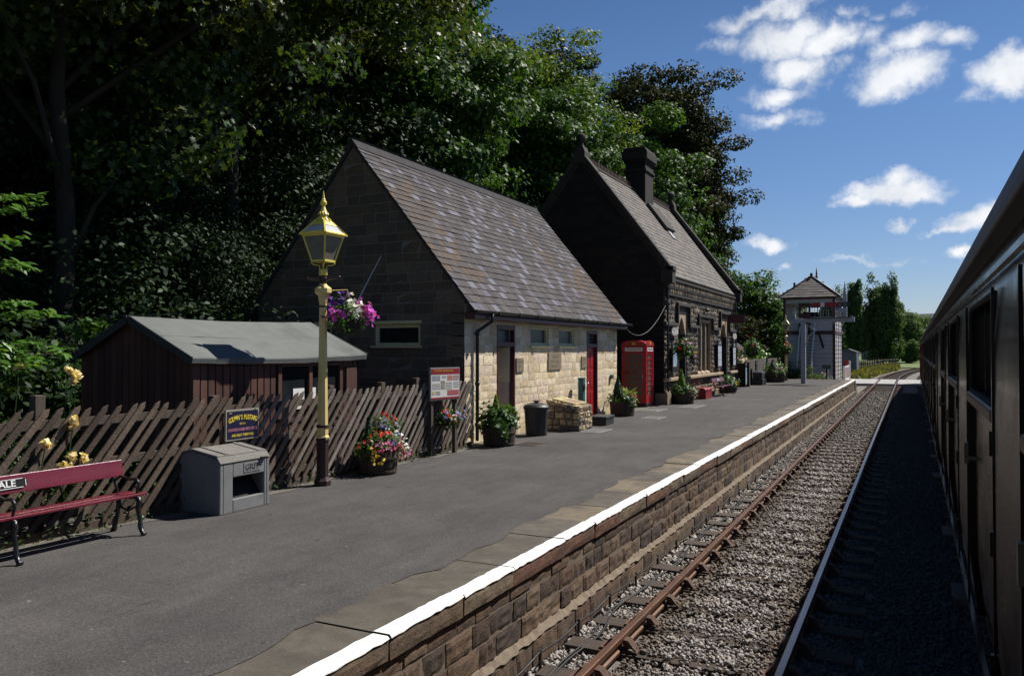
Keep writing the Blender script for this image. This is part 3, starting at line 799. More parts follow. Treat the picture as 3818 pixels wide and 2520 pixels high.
for y0, y1 in ((17.1, 18.16), (18.8, 19.86)):
    wn = MB(TB); frame(wn, y0, y1, 2.86, 3.30, TX - .03, .06, .1); wn.box(TX - .12, TX + .02, y0 - .03, y1 + .03, 3.3, 3.36); w_ = wn.build('window', M_['cream'], tb, bevel=.004)
    q = MB(TB); q.box(TX - .1, TX - .09, y0 + .05, y1 - .05, 2.9, 3.25); q.build('pane', M_['frost'], w_)
    q = MB(TB); q.box(TX - .1, TX + .06, y0 - .05, y1 + .07, 2.80, 2.858); q.build('sill', M_['cream'], w_, bevel=.006)
for x0, x1 in ((-10.38, -9.19), (-12.75, -11.55)):
    y_ = TY0 + .05; q = MB(TB)
    q.box(x0, x0 + .08, y_, y_ + .1, 2.84, 3.3); q.box(x1 - .08, x1, y_, y_ + .1, 2.84, 3.3)
    q.box(x0 + .08, x1 - .08, y_ + .003, y_ + .1, 3.22, 3.3); q.box(x0 + .08, x1 - .08, y_ + .003, y_ + .1, 2.84, 2.9)
    q.box(x0 - .04, x1 + .04, TY0 - .05, TY0 + .04, 3.3, 3.37)
    w_ = q.build('window', M_['cream'], tb, bevel=.004)
    q = MB(TB); q.box(x0 + .06, x1 - .06, y_ + .05, y_ + .06, 2.88, 3.24); q.build('pane', M_['glassdark'], w_)
    q = MB(TB); q.box(x0 - .06, x1 + .06, TY0 - .06, TY0 + .1, 2.79, 2.838); q.build('sill', M_['cream'], w_, bevel=.005)
# doorways
for y0, y1, opn in ((15.37, 16.26, True), (20.78, 21.64, False)):
    q = MB(TB)
    q.box(TX - .09, TX + .012, y0, y0 + .06, PZ, 3.3); q.box(TX - .09, TX + .012, y1 - .06, y1, PZ, 3.3)
    q.box(TX - .09, TX + .008, y0 + .06, y1 - .06, 3.2, 3.3); q.box(TX - .09, TX + .008, y0 + .06, y1 - .06, 2.82, 2.92)
    f_ = q.build('door_frame', M_['maroon'], tb, bevel=.005)
    q = MB(TB); q.box(TX - .13, TX - .12, y0 + .07, y1 - .07, 2.92, 3.2); q.build('transom_pane', M_['frost'], f_)
    q = MB(TB); q.box(TX - .5, TX + .05, y0 - .02, y1 + .02, .7, .83); q.build('doorstep', M_['plaque'], tb)
    if opn:
        q = MB(TB); q.box(-9.3, -9.22, 14.9, 16.8, 2.0, 3.3); q.box(-9.6, TX - .3, 14.95, 15.0, .8, 3.3); q.build('lobby_wall', M_['plaster'], tb)
        q = MB(TB)
        for i in range(10):
            for j in range(8): q.box(-9.22, -9.205, 14.92 + i * .15, 15.066 + i * .15, .82 + j * .15, .966 + j * .15)
        lt = q.build('lobby_tiles', M_['tile'], tb)
        q = MB(TB); q.box(-9.3, -9.215, 14.9, 16.8, .8, 2.0); q.build('tile_backing', M_['grout'], lt)
        q = MB(TB); q.box(TX - 1.1, TX - .095, y1 - .10, y1 - .062, 2.0, 2.81); dd = q.build('lobby_wall', M_['plaster'], tb)
        q = MB(TB); q.box(TX - 1.1, TX - .095, y1 - .10, y1 - .063, .84, 1.995); lt2 = q.build('tile_backing', M_['grout'], dd)
        q = MB(TB)
        for i in range(6):
            for j in range(5): q.box(TX - .10 - (i + 1) * .16, TX - .105 - i * .16, y1 - .112, y1 - .101, .86 + j * .23, 1.084 + j * .23)
        q.build('lobby_tiles', M_['tile'], lt2)
    else:
        q = MB(TB); q.box(TX - .11, TX - .065, y0 + .078, y1 - .078, .84, 2.818)
        for a, c_ in ((.16, .38), (.48, .70)):
            for z0, z1 in ((.98, 1.55), (1.68, 2.15), (2.26, 2.7)):
                q.box(TX - .07, TX - .052, y0 + a - .04, y0 + c_ - .04, z0, z1)
        dd = q.build('door', M_['red'], tb, bevel=.008)
        q = MB(TB); q.box(TX - .06, TX - .03, y0 + .12, y0 + .17, 1.7, 1.9); q.ball((TX - .02, y0 + .145, 1.8), .028, 8, 6); q.build('handle', M_['steel'], dd)
q = MB(TB); q.box(TBX + .3, TX - .3, TY0 + .3, TY1 - .3, .8, .82); q.box(-9.75, -9.65, TY0 + .3, TY1 - .3, .8, 3.4); q.build('floor', M_['inside'], tb)
# carved signs
for y0, y1, z0, z1, lines in ((16.3, 16.68, 2.23, 2.56, (('GENTS', .10, .08),)), (18.1, 18.92, 2.24, 2.68, (('TOILETS', .105, .12), ('DARLEY DALE', .085, 0.), ('RESTORED', .085, -.12))), (20.34, 20.74, 2.24, 2.57, (('LADIES', .095, .08),))):
    q = MB(TB); q.box(TX - .02, TX + .03, y0, y1, z0, z1); p_ = q.build('plaque', M_['plaque'], tb, bevel=.006)
    for tx, sz, dz in lines: text(tx, sz, M_['plaque_cut'], p_, Vector((TX + .031, (y0 + y1) / 2, (z0 + z1) / 2 + dz)) - Vector(TB), *FX, extrude=.003)
    if len(lines) == 1:      # little pictogram figure
        yc = (y0 + y1) / 2; q = MB(TB); zc = (z0 + z1) / 2 - .07
        q.lathe([(.001, .0), (.022, .02), (.001, .045)], (TX + .032, yc, zc + .045), 8); q.box(TX + .028, TX + .036, yc - .025, yc + .025, zc - .06, zc + .04); q.build('figure', M_['plaque_cut'], p_)
q = MB(TB); q.box(TX + .01, TX + .09, 22.68, 22.84, 1.87, 2.0); q.build('meter_box', mat('grey_green_box', (.10, .13, .11), None, 5, .5), tb, bevel=.008)

# ------------------------------------------------------------------ the station building
SY0, SY1, SX, SBX = 27.42, 40.1, -7.78, -14.1
SB = (SX, SY0, PZ)
sb = thing('station_building', SB, 'soot blackened stone station building with pointed doorways, ball finials and tall chimney', 'building')
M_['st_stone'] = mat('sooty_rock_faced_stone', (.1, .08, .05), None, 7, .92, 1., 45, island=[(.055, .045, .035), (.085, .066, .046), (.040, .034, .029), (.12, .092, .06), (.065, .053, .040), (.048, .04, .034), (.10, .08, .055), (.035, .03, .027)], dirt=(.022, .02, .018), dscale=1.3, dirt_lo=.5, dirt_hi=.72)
M_['st_low'] = mat('cleaner_base_stone', (.2, .16, .1), None, 7, .92, 1., 45, island=[(.20, .15, .095), (.25, .19, .125), (.15, .115, .08), (.11, .088, .064), (.22, .165, .10)], dirt=(.07, .058, .045), dscale=1.8, dirt_lo=.5, dirt_hi=.75)
M_['st_mortar'] = mat('tan_mortar', (.34, .27, .19), (.2, .16, .12), 5, .95, .4)
M_['st_gable'] = mat('sooty_shaded_gable_stone', (.03, .028, .025), None, 6, .95, 1., 40, island=[(.018, .016, .014), (.014, .013, .012), (.022, .019, .016), (.012, .011, .0105)])  # soot, plus shade on the gable painted in as a blacker tone
M_['st_gmortar'] = mat('sooty_shaded_mortar', (.026, .023, .02), (.018, .016, .014), 6, .95)
M_['st_dress'] = mat('dressed_dark_stone', (.045, .040, .034), (.024, .022, .02), 3, .9, .6, 40)
M_['st_tan'] = mat('clean_dressed_stone', (.42, .32, .21), (.28, .21, .14), 3, .85, .5, 50)
so_ = lambda y0, y1, z0, z1: (y0 - SY0, y1 - SY0, z0 - PZ, z1 - PZ)
D1, WN, D2 = (29.25, 30.62), (32.45, 34.85), (36.7, 38.35)
sops = [so_(D1[0], D1[1], .8, 4.2), so_(WN[0], WN[1], 1.74, 4.02), so_(D2[0], D2[1], .8, 4.2)]
for ya_, yb_ in ((SY0, D1[0]), (D1[1], D2[0]), (D2[1], SY1)):
    wall(SB, sb, (SX, ya_, PZ), (0, 1, 0), (0, 0, 1), (1, 0, 0), yb_ - ya_, .9, [], (.2, .25, .16), (.25, .6), M_['st_low'], M_['st_mortar'], .04, .03, (5, 3), .015, names=('base_courses', 'base_core'))
wall(SB, sb, (SX, SY0, 1.7), (0, 1, 0), (0, 0, 1), (1, 0, 0), SY1 - SY0, 3.1, [(a, c_, max(0, z0 - .9), z1 - .9) for a, c_, z0, z1 in sops], (.19, .22, .16), (.22, .55), M_['st_stone'], M_['st_mortar'], .03, .024, (4, 3), .013, names=('wall', 'wall_core'))
SRX, SRZ, SEX, SEZ = -10.95, 9.86, -7.69, 5.45
s2 = Vector((SEX - SRX, 0, SEZ - SRZ)).normalized(); n2r = Vector((-s2.z, 0, s2.x)); n2l = Vector((s2.z, 0, s2.x)); n2l.z = abs(n2l.z)
pl2 = [(Vector((SRX, 0, SRZ)), n2r), (Vector((SRX, 0, SRZ)), n2l)]
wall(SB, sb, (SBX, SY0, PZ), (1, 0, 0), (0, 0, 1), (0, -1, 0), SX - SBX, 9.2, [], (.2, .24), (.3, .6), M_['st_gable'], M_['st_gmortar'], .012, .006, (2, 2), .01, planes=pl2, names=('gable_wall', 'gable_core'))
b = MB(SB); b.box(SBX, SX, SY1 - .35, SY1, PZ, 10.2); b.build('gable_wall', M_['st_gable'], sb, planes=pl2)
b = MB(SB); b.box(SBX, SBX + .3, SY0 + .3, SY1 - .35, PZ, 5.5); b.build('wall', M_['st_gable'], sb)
# roof slabs and slates
b = MB(SB); LB2 = 2 * SRX - SEX
for s in (1, -1):
    e = SEX if s > 0 else LB2
    b.prism([(0, 0), (0, -.1), (SRX - e, SRZ - SEZ - .12), (SRX - e, SRZ - SEZ)] if s > 0 else [(0, 0), (SRX - e, SRZ - SEZ), (SRX - e, SRZ - SEZ - .12), (0, -.1)], (e, SY0 + .12, SEZ), (1, 0, 0), (0, 0, 1), (0, 1, 0), 0, SY1 - SY0 - .24)
b.build('roof', M_['lead'], sb)
SL2 = Vector((SEX - SRX, 0, SEZ - SRZ)).length
slates(SB, sb, (SEX, SY0 + .2, SEZ), (0, 1, 0), -s2, n2r, SY1 - SY0 - .4, SL2 - .04, (.26, .21), .34, M_['slate2'])
# parapet copings with kneelers and ball finials
for yc in (SY0 + .1, SY1 - .1):
    q = MB(SB); hw = .2
    for s in (1, -1):
        ex_ = SEX + .1 if s > 0 else LB2 - .1
        d = Vector((ex_ - SRX, 0, SEZ - .02 - SRZ)); L = d.length; d.normalize(); nn_ = n2r if s > 0 else n2l
        k = 7
        for i in range(k):
            a0, a1 = L * i / k + .006, L * (i + 1) / k - .006
            c = Vector((SRX, yc, SRZ)) + d * (a0 + a1) / 2 + nn_ * .15
            q.obox(c, d * (a1 - a0) / 2, (0, hw, 0), nn_ * .09)
            q.obox(c - nn_ * .15, d * (a1 - a0) / 2, (0, hw - .07, 0), nn_ * .07)
        q.box(min(ex_ - .28 * s, ex_ + .16 * s), max(ex_ - .28 * s, ex_ + .16 * s), yc - hw - .02, yc + hw + .02, SEZ - .35, SEZ + .12)
        q.obox((ex_ + .04 * s, yc, SEZ + .18), (.15, 0, 0), (0, hw, 0), (0, 0, .09))
    g_ = q.build('parapet_coping', M_['st_dress'], sb, bevel=.02)
    q = MB(SB)
    q.prism([(-.22, -.3), (.22, -.3), (.22, .12), (.13, .34), (-.13, .34), (-.22, .12)], (SRX, yc, SRZ + .16), (1, 0, 0), (0, 0, 1), (0, -1, 0), -.22, .22)
    q.lathe([(.16, 0), (.1, .06), (.08, .16), (.1, .2)], (SRX, yc, SRZ + .49), 12); q.ball((SRX, yc, SRZ + .84), .18, 16, 10)
    q.build('ball_finial', M_['st_dress'], g_, smooth=False)
# iron ridge cresting
q = MB(SB); q.box(SRX - .06, SRX + .06, SY0 + .35, SY1 - .35, SRZ - .02, SRZ + .05)
y = SY0 + .5
while y < SY1 - .4:
    if not 33.5 < y < 36: q.prism([(-.07, 0), (.07, 0), (.02, .1), (.045, .14), (0, .26), (-.045, .14), (-.02, .1)], (SRX, y, SRZ + .05), (0, 1, 0), (0, 0, 1), (1, 0, 0), -.012, .012)
    y += .17
q.build('ridge_cresting', mat('rusty_iron_cresting', (.07, .045, .038), None, 6, .8), sb)
# chimney
q = MB(SB); cy0, cy1 = 34.05, 35.3
q.box(SRX - .46, SRX + .46, cy0, cy1, 8.4, 10.75); q.box(SRX - .52, SRX + .52, cy0 - .08, cy1 + .08, 10.75, 10.87); q.box(SRX - .465, SRX + .465, cy0 - .01, cy1 + .01, 10.87, 11.17)
q.box(SRX - .52, SRX + .52, cy0 - .08, cy1 + .08, 11.17, 11.28); q.box(SRX - .59, SRX + .59, cy0 - .16, cy1 + .16, 11.28, 11.62)
q.prism([(-.59, 0), (.59, 0), (.45, .2), (-.45, .2)], (SRX, cy0 - .16, 11.62), (1, 0, 0), (0, 0, 1), (0, -1, 0), -(cy1 - cy0 + .32), 0)
ch = q.build('chimney', M_['st_gable'], sb, bevel=.02)
q = MB(SB); q.obox(Vector((SRX + .98, (cy0 + cy1) / 2, SRZ - .98 * 1.353 + .14)), s2 * .72, (0, (cy1 - cy0) / 2 + .1, 0), n2r * .09); q.build('chimney_skirt', M_['st_dress'], ch, bevel=.03)
q = MB(SB); q.obox(Vector((SRX + 1.52, cy0 + .5, SRZ - 1.52 * 1.353 + .05)), s2 * .2, (0, .3, 0), n2r * .03); q.build('lead_flashing', mat('lead_flashing', (.26, .27, .30), None, 5, .6), ch)
# eaves: gutter, corbel table in two rows
q = MB(SB); q.box(SX - .2, SX + .03, SY0 + .02, SY1 - .02, 4.8, 5.5); q.build('eaves_band', M_['st_stone'], sb)
q = MB(SB); y = SY0 + .1; i = 0
while y < SY1 - .15:
    q.box(SX + .031, SX + .13, y, y + .12, 5.06, 5.26); q.box(SX + .031, SX + .09, y + .11, y + .22, 4.82, 4.99); y += .235
q.build('corbels', mat('corbel_stone', (.2, .155, .105), None, 6, .9, .8, 40, island=[(.17, .13, .09), (.25, .19, .125), (.10, .08, .06), (.20, .155, .10), (.06, .05, .042)]), sb)
q = MB(SB); q.box(SX + .031, SX + .17, SY0, SY1, 5.262, 5.34); q.box(SX + .031, SX + .11, SY0, SY1, 4.992, 5.055); q.box(SX + .031, SX + .075, SY0, SY1, 4.73, 4.81); q.build('eaves_moulding', M_['st_dress'], sb)
q = MB(SB); q.prism([(.07 * math.cos(math.pi * (1 + k / 8)), .07 * math.sin(math.pi * (1 + k / 8))) for k in range(9)], (SEX + .0, SY0 + .3, SEZ), (1, 0, 0), (0, 0, 1), (0, 1, 0), 0, SY1 - SY0 - .6); q.build('gutter', M_['gutter'], sb)
# string courses, hood moulds, plinth
q = MB(SB); H_ = .10
def ledge(y0, y1, z0, z1, d=.12): q.box(SX + .0, SX + d, y0, y1, z0, z1)
ledge(SY0 - .08, D1[0] - .2, 3.62, 3.74); ledge(D1[0] - .26, D1[0] - .14, 3.742, 4.40); ledge(D1[0] - .26, D1[1] + .26, 4.402, 4.52); ledge(D1[1] + .14, D1[1] + .26, 3.742, 4.40)
ledge(D1[1] + .2, WN[0] - .1, 3.62, 3.74); ledge(WN[0] - .16, WN[0] - .04, 3.742, 4.1); ledge(WN[0] - .16, WN[1] + .16, 4.102, 4.22); ledge(WN[1] + .04, WN[1] + .16, 3.742, 4.1)
ledge(WN[1] + .1, D2[0] - .2, 3.62, 3.74); ledge(D2[0] - .26, D2[0] - .14, 3.742, 4.40); ledge(D2[0] - .26, D2[1] + .26, 4.402, 4.52); ledge(D2[1] + .14, D2[1] + .26, 3.742, 4.40); ledge(D2[1] + .2, SY1 + .02, 3.62, 3.74)
q.build('hood_moulds', M_['st_dress'], sb, bevel=.015)
q = MB(SB); ledge(SY0 - .1, D1[0] - .02, 1.62, 1.74, .16); ledge(D1[1] + .02, D2[0] - .02, 1.62, 1.74, .16); ledge(D2[1] + .02, SY1 + .02, 1.62, 1.74, .16); q.build('sill_course', M_['st_tan'], sb, bevel=.02)
q = MB(SB); q.box(SX - .3, SX + .16, SY0 - .13, SY0 + .4, .8, 1.22); q.prism([(0, 0), (.16, 0), (0, .14)], (SX, SY0 - .1, 1.222), (1, 0, 0), (0, 0, 1), (0, 1, 0), 0, .5); ledge(D1[1] + .02, D2[0] - .02, .8, 1.02, .13); ledge(D2[1] + .02, SY1, .8, 1.02, .13); q.build('plinth', M_['st_low'], sb, bevel=.02)
# pointed doorway heads, jambs, dark doors
for d0, d1 in (D1, D2):
    wd = d1 - d0; q = MB(SB)
    arch = [(wd - .14, 0)] + [(wd - .14 - (wd / 2 - .14) * t, 1.02 * (1 - (1 - t) ** 1.7) * .62) for t in (.15, .3, .45, .6, .75, .9, 1)] + [(.14 + (wd / 2 - .14) * t, 1.02 * (1 - (1 - t) ** 1.7) * .62) for t in (.9, .75, .6, .45, .3, .15)] + [(.14, 0)]
    q.prism([(0, 0), (.139, 0)][:1] + [(0, 0)][:0] + [(p[0], p[1]) for p in arch[::-1]] + [(wd, 0), (wd, .85), (0, .85)], (SX - .04, d0, 3.35), (0, 1, 0), (0, 0, 1), (1, 0, 0), -.2, .02)
    q.build('arched_door_head', M_['st_tan'], sb)
    q = MB(SB); q.box(SX - .24, SX - .02, d0, d0 + .14, .8, 3.349); q.build('door_jamb', M_['st_dress'], sb, bevel=.02)
    q = MB(SB); q.box(SX - .24, SX - .02, d1 - .14, d1, .8, 3.349); q.build('door_jamb', M_['st_dress'], sb, bevel=.02)
    q = MB(SB); q.box(SX - .26, SX - .2, d0 + .14, d1 - .14, .82, 4.1)
    for k in range(5): q.box(SX - .2, SX - .188, d0 + .17 + k * (wd - .34) / 5, d0 + .14 + (k + 1) * (wd - .34) / 5, .9, 3.3)
    q.build('door', mat('dark_maroon_door', (.03, .011, .011), (.02, .009, .009), 5, .5), sb)
# three-light mullioned window
q = MB(SB); w0, w1 = WN; n3 = (w1 - w0) / 3
for k in range(4):
    yc = w0 + k * n3; a0, a1 = max(w0, yc - (.14 if k == 0 else .05)), min(w1, yc + (.14 if k == 3 else .05))
    q.box(SX - .13, SX - .01 if k in (0, 3) else SX - .04, a0, a1, 1.9, 3.9)
q.box(SX - .16, SX - .012, w0, w1, 3.902, 4.02)
for k in range(3): q.prism([(-.2, 0), (0, 0), (0, .05), (-.2, .2)], (SX - .01, w0 + k * n3 + .09, 1.74), (1, 0, 0), (0, 0, 1), (0, 1, 0), 0, n3 - .18)
wf = q.build('window', M_['st_tan'], sb, bevel=.012)
for k in range(3):
    q = MB(SB); q.box(SX - .13, SX - .11, w0 + k * n3 + .05, w0 + (k + 1) * n3 - .05, 1.78, 3.92); q.build('pane', M_['glassdark'], wf)
b = MB(SB); b.tube([(SX + .1, SY0 + .16, 5.2), (SX + .1, SY0 + .16, .85)], .04, 8); b.tube([(SX + .1, SY1 - .2, 5.2), (SX + .1, SY1 - .2, .85)], .04, 8); b.build('downpipes', M_['black'], sb)
b = MB(SB); b.box(SX + .02, SX + .14, SY0 + .05, SY0 + .28, 4.42, 4.52); b.prism([(0, 0), (.1, .1), (-.1, .1)], (SX + .1, SY0 + .16, 4.3), (1, 0, 0), (0, 0, 1), (0, 1, 0), -.1, .1); b.build('rainwater_hopper', M_['black'], sb)
b = MB(SB); b.lathe([(.02, 0), (.09, .02), (.12, .10), (.03, .16)], (SX + .13, 33.6, 4.35), 10); b.box(SX, SX + .13, 33.57, 33.63, 4.44, 4.47); b.build('wall_lamp', M_['black'], sb)

# hanging cable between the two buildings
pts = []
for i in range(21):
    t = i / 20; a = Vector((-7.86, 23.5, 3.4)); c = Vector((SX + .08, SY0 + .1, 4.42)); p = a.lerp(c, t); p.z -= .62 * 4 * t * (1 - t) * (1.0 - .25 * t); pts.append(p)
b = MB(pts[0]); b.tube(pts, .009, 6); tag(b.build('overhead_cable', mat('grey_cable', (.13, .13, .125), None, 5, .6), smooth=True), 'thin grey cable slung between the toilet block eaves and the station corner', 'cable')
# ------------------------------------------------------------------ coaches (local: x into the coach, y along it)
def paint(name, c, rough, coat):
    m = mat(name, c, tuple(x * .8 for x in c), 3, rough, .12, 6, spec=.13, coat=coat, rvar=.06)
    return m
M_['coach'] = paint('dark_maroon_coach_paint', (.014, .007, .007), .24, .10)
M_['coach_red'] = paint('crimson_coach_paint', (.17, .022, .018), .3, .7)
M_['coach_roof'] = mat('grey_coach_roof', (.10, .10, .105), (.07, .07, .075), 3, .55, .2, 30)
M_['coach_glass'] = mat('dark_coach_window', (.008, .008, .009), None, 3, .12, spec=.3)
M_['droplight'] = mat('worn_wood_sill', (.07, .045, .032), (.04, .026, .02), 9, .45, .3, 40, spec=.5)
M_['grime'] = mat('underframe_grime', (.022, .019, .017), (.014, .012, .011), 6, .9, .4)
M_['buffer'] = mat('dull_step_metal', (.05, .048, .046), None, 6, .7, metal=.3)
M_['handle'] = mat('dull_brass_handle', (.12, .10, .075), None, 6, .4, metal=.7)

WIN = [(.8, 2.45), (3.3, 4.98), (6.0, 7.7), (8.7, 10.37), (11.37, 13.08), (14.3, 16.0), (16.9, 18.3)]
def sx_(z):                      # body side curve: turns under at the bottom and in at the top
    if z < 1.7: return .05 * ((1.7 - z) / .55) ** 2
    if z > 2.6: return .05 * ((z - 2.6) / .65) ** 2
    return 0
ZS = [1.16, 1.3, 1.5, 1.7, 2.1, 2.46, 2.7, 2.99, 3.10, 3.19]
def coach(loc, rz, label, pm, group):
    t = thing('railway_coach', loc, label, 'railway coach', rz, group)
    L = 20.1; ys_ = sorted({0, L} | {v for w_ in WIN for v in w_})
    q = MB()
    def cell(y0, y1, z0, z1, off=0.):
        q.add([(sx_(z0) + off, y0, z0), (sx_(z0) + off, y1, z0), (sx_(z1) + off, y1, z1), (sx_(z1) + off, y0, z1)], [(3, 2, 1, 0)])
    for i in range(len(ys_) - 1):
        y0, y1 = ys_[i], ys_[i + 1]; isw = any(abs(y0 - w_[0]) < 1e-6 for w_ in WIN)
        for a, c_ in zip(ZS[:-1], ZS[1:]):
            if isw and c_ <= 2.99 + 1e-6: continue
            cell(y0, y1, a, c_)
        if not isw:              # returns into the door recesses
            for y_ in (y0, y1):
                if 0 < y_ < L:
                    for a, c_ in zip(ZS[:-1], ZS[1:]):
                        if c_ <= 2.99 + 1e-6: q.add([(sx_(a), y_, a), (sx_(c_), y_, c_), (sx_(c_) + .09, y_, c_), (sx_(a) + .09, y_, a)], [(0, 1, 2, 3)] if y_ == y1 else [(3, 2, 1, 0)])
        else: q.add([(sx_(2.99), y0, 2.99), (sx_(2.99), y1, 2.99), (.09, y1, 2.99), (.09, y0, 2.99)], [(0, 1, 2, 3)])
    for y_ in (0, L): q.add([(.0, y_, 1.16), (2.7, y_, 1.16), (2.7, y_, 3.19), (0.05, y_, 3.19)], [(0, 1, 2, 3)])
    q.add([(2.7, 0, 1.16), (2.7, L, 1.16), (2.7, L, 3.19), (2.7, 0, 3.19)], [(0, 1, 2, 3)])
    # beaded strip along the waist and cantrail
    for y0, y1 in [(ys_[i], ys_[i + 1]) for i in range(len(ys_) - 1) if not any(abs(ys_[i] - w_[0]) < 1e-6 for w_ in WIN)]:
        q.box(-.008, .004, y0 + .015, y0 + .04, 1.25, 3.0); q.box(-.008, .004, y1 - .04, y1 - .015, 1.25, 3.0)
    for zz in (1.235, 3.06): q.box(-.010, .012, .02, L - .02, zz - .012, zz + .012)
    body = q.build('body', pm, t)
    for y0, y1 in WIN:
        # lower door panel, slightly set in, with rounded window frame above
        d = MB()
        for a, c_ in zip(ZS[:4] + [2.1], ZS[1:4] + [2.1, 2.44]):
            d.add([(sx_(a) + .035, y0 + .012, a), (sx_(a) + .035, y1 - .012, a), (sx_(c_) + .035, y1 - .012, c_), (sx_(c_) + .035, y0 + .012, c_)], [(3, 2, 1, 0)])
        dr = d.build('door', pm, t)
        s = MB(); s.box(-.012, .10, y0 + .02, y1 - .02, 2.442, 2.50); s.build('sill', M_['droplight'], dr, bevel=.012)
        s = MB(); s.box(-.03, -.008, y1 - .14, y1 - .10, 2.08, 2.2); s.box(-.012, .034, y1 - .13, y1 - .11, 2.1, 2.12); s.build('handle', M_['handle'], dr)
        for zh in (1.45, 1.95, 2.36):
            s = MB(); s.box(-.016, .03, y0 + .0, y0 + .03, zh - .05, zh + .05); s.build('hinge', pm, dr)
        f = MB(); r = .09; a0, a1, z0, z1 = y0 + .03, y1 - .03, 2.505, 2.985
        pts = []
        for cx, cz, st in ((a1 - r, z1 - r, 0), (a0 + r, z1 - r, 90), (a0 + r, z0 + r * .3, 180), (a1 - r, z0 + r * .3, 270)):
            for k in range(5):
                an = R_(st + k * 22.5); rr = r if st < 180 else r * .3
                pts.append((.018, cx + rr * math.cos(an) * (1 if rr == r else 3.3), cz + rr * math.sin(an)))
        f.tube(pts + pts[:2], .014, 6); wf = f.build('window_frame', M_['grime'], t, smooth=True)
        p = MB(); p.box(.075, .085, y0 + .01, y1 - .01, 2.46, 2.99)
        for k in (.33, .66): yk = y0 + (y1 - y0) * k; p.box(.05, .074, yk - .015, yk + .015, 2.5, 2.985)
        p.build('pane', M_['coach_glass'], wf)
    g = MB(); g.box(-.03, .06, -.02, L + .02, 3.185, 3.23); g.build('gutter', M_['coach_roof'], t, bevel=.008)
    r = MB(); n = 12; pr = [(1.35 - 1.34 * math.cos(math.pi * k / n), 3.231 + .6 * math.sin(math.pi * k / n) ** .8) for k in range(n + 1)]
    r.prism(pr[::-1], (0, 0, 0), (1, 0, 0), (0, 0, 1), (0, -1, 0), -L, 0)
    r.build('roof', M_['coach_roof'], t)
    u = MB(); u.box(.14, 2.5, .1, L - .1, .88, 1.155); u.box(.5, 2.2, 1.4, 4.6, .25, .86); u.box(.5, 2.2, L - 4.6, L - 1.4, .25, .86); u.box(.4, 2.3, 7.5, 12.5, .45, .86); u.build('underframe', M_['grime'], t)
    for yc in (1.9, 4.1, L - 4.1, L - 1.9):
        k = MB()
        pts = [(.47 * math.cos(2 * math.pi * j / 20), .47 * math.sin(2 * math.pi * j / 20)) for j in range(20)]
        k.prism(pts, (.70, yc, .46), (0, 1, 0), (0, 0, 1), (1, 0, 0), -.06, .06); k.build('wheel', M_['grime'], t)
    for y0, y1 in WIN:
        k = MB(); k.box(-.02, .2, (y0 + y1) / 2 - .25, (y0 + y1) / 2 + .25, .72, .75); k.box(.1, .13, (y0 + y1) / 2 - .02, (y0 + y1) / 2 + .02, .76, .9); k.build('footstep', M_['buffer'], t)
    return t
cg = 'coaches of the standing train'
th = R_(-.29)
for i, (y0, lab, pm) in enumerate(((-7.6, 'dark glossy maroon railway coach nearest the camera along the right edge', 'coach'), (12.75, 'second dark maroon coach coupled ahead of the nearest coach', 'coach'), (33.1, 'crimson coach end just visible beyond the dark coaches', 'coach_red'))):
    coach((.285 + .005 * y0, y0, 0), th, lab, M_[pm], cg)
coach((.56, 53.4, 0), R_(-1.0), 'farthest coach curving away over the crossing', M_['coach'], cg)
# ------------------------------------------------------------------ slanted paling fence
M_['pale'] = mat('weathered_paling', (.2, .15, .11), None, 3, .9, .8, 30, island=[(.080, .055, .039), (.105, .074, .053), (.060, .041, .030), (.125, .092, .068), (.07, .048, .033), (.092, .066, .048), (.05, .035, .026)], dirt=(.075, .055, .042), dscale=3.2, dirt_lo=.45, dirt_hi=.75)
M_['pale2'] = mat('silvered_paling', (.2, .15, .11), None, 3, .9, .8, 30, island=[(.155, .125, .104), (.205, .172, .148), (.105, .080, .063), (.24, .208, .182), (.125, .094, .073), (.17, .14, .12), (.09, .067, .052)], dirt=(.075, .057, .045), dscale=3.2, dirt_lo=.5, dirt_hi=.8)
M_['oldpost'] = mat('weathered_post', (.105, .08, .06), (.055, .042, .032), 4, .9, .8, 30, stretch=(6, 6, .6))
FXX, FY0, FY1 = -7.9, 2.6, 13.85
fo = (FXX, FY0, PZ)
fe = thing('fence', fo, 'weathered brown fence of slanted pointed palings along the back of the platform', 'fence')
b = MB(fo); b2 = MB(fo); y = FY0 - 1.2; z0, z1 = .90, 2.13
def bot(y): return .86
while y < FY1:
    ln = math.radians(50 + rnd.uniform(-1.0, 1.0)); wv = .033 * rnd.uniform(.85, 1.15)
    zt = z1 + rnd.uniform(-.014, .014); zb = z0 + rnd.uniform(-.02, .03)
    if y > 11.95: zt -= 0
    d = Vector((0, math.cos(ln), math.sin(ln))); pr = Vector((0, -math.sin(ln), math.cos(ln)))
    s0 = 0.; s1 = (zt - zb) / math.sin(ln)
    # trim at the two ends of the fence
    t0 = max(0, (FY0 - y) / math.cos(ln)); t1 = min(s1, (FY1 - .02 - y) / math.cos(ln))
    if t1 - t0 > .25:
        a = Vector((FXX + .022 + rnd.uniform(-.004, .004), y, zb))
        pts = [(t0, -wv), (t1 - .05, -wv), (t1 + .012, -.0), (t1 - .05, wv), (t0, wv), (t0 - .05, 0)]
        (b if y < 6.9 else b2).prism(pts, a, d, pr, (1, 0, 0), -.012, .012)
    y += .166 * rnd.uniform(.94, 1.06)
b.build('palings', M_['pale'], fe, bevel=.003); b2.build('silvered_palings', M_['pale2'], fe, bevel=.003)
for zc in (1.03, 1.52, 1.98):
    b = MB(fo); b.box(FXX - .05, FXX - .004, FY0, FY1, zc - .045, zc + .045); b.build('rail', M_['oldpost'], fe)
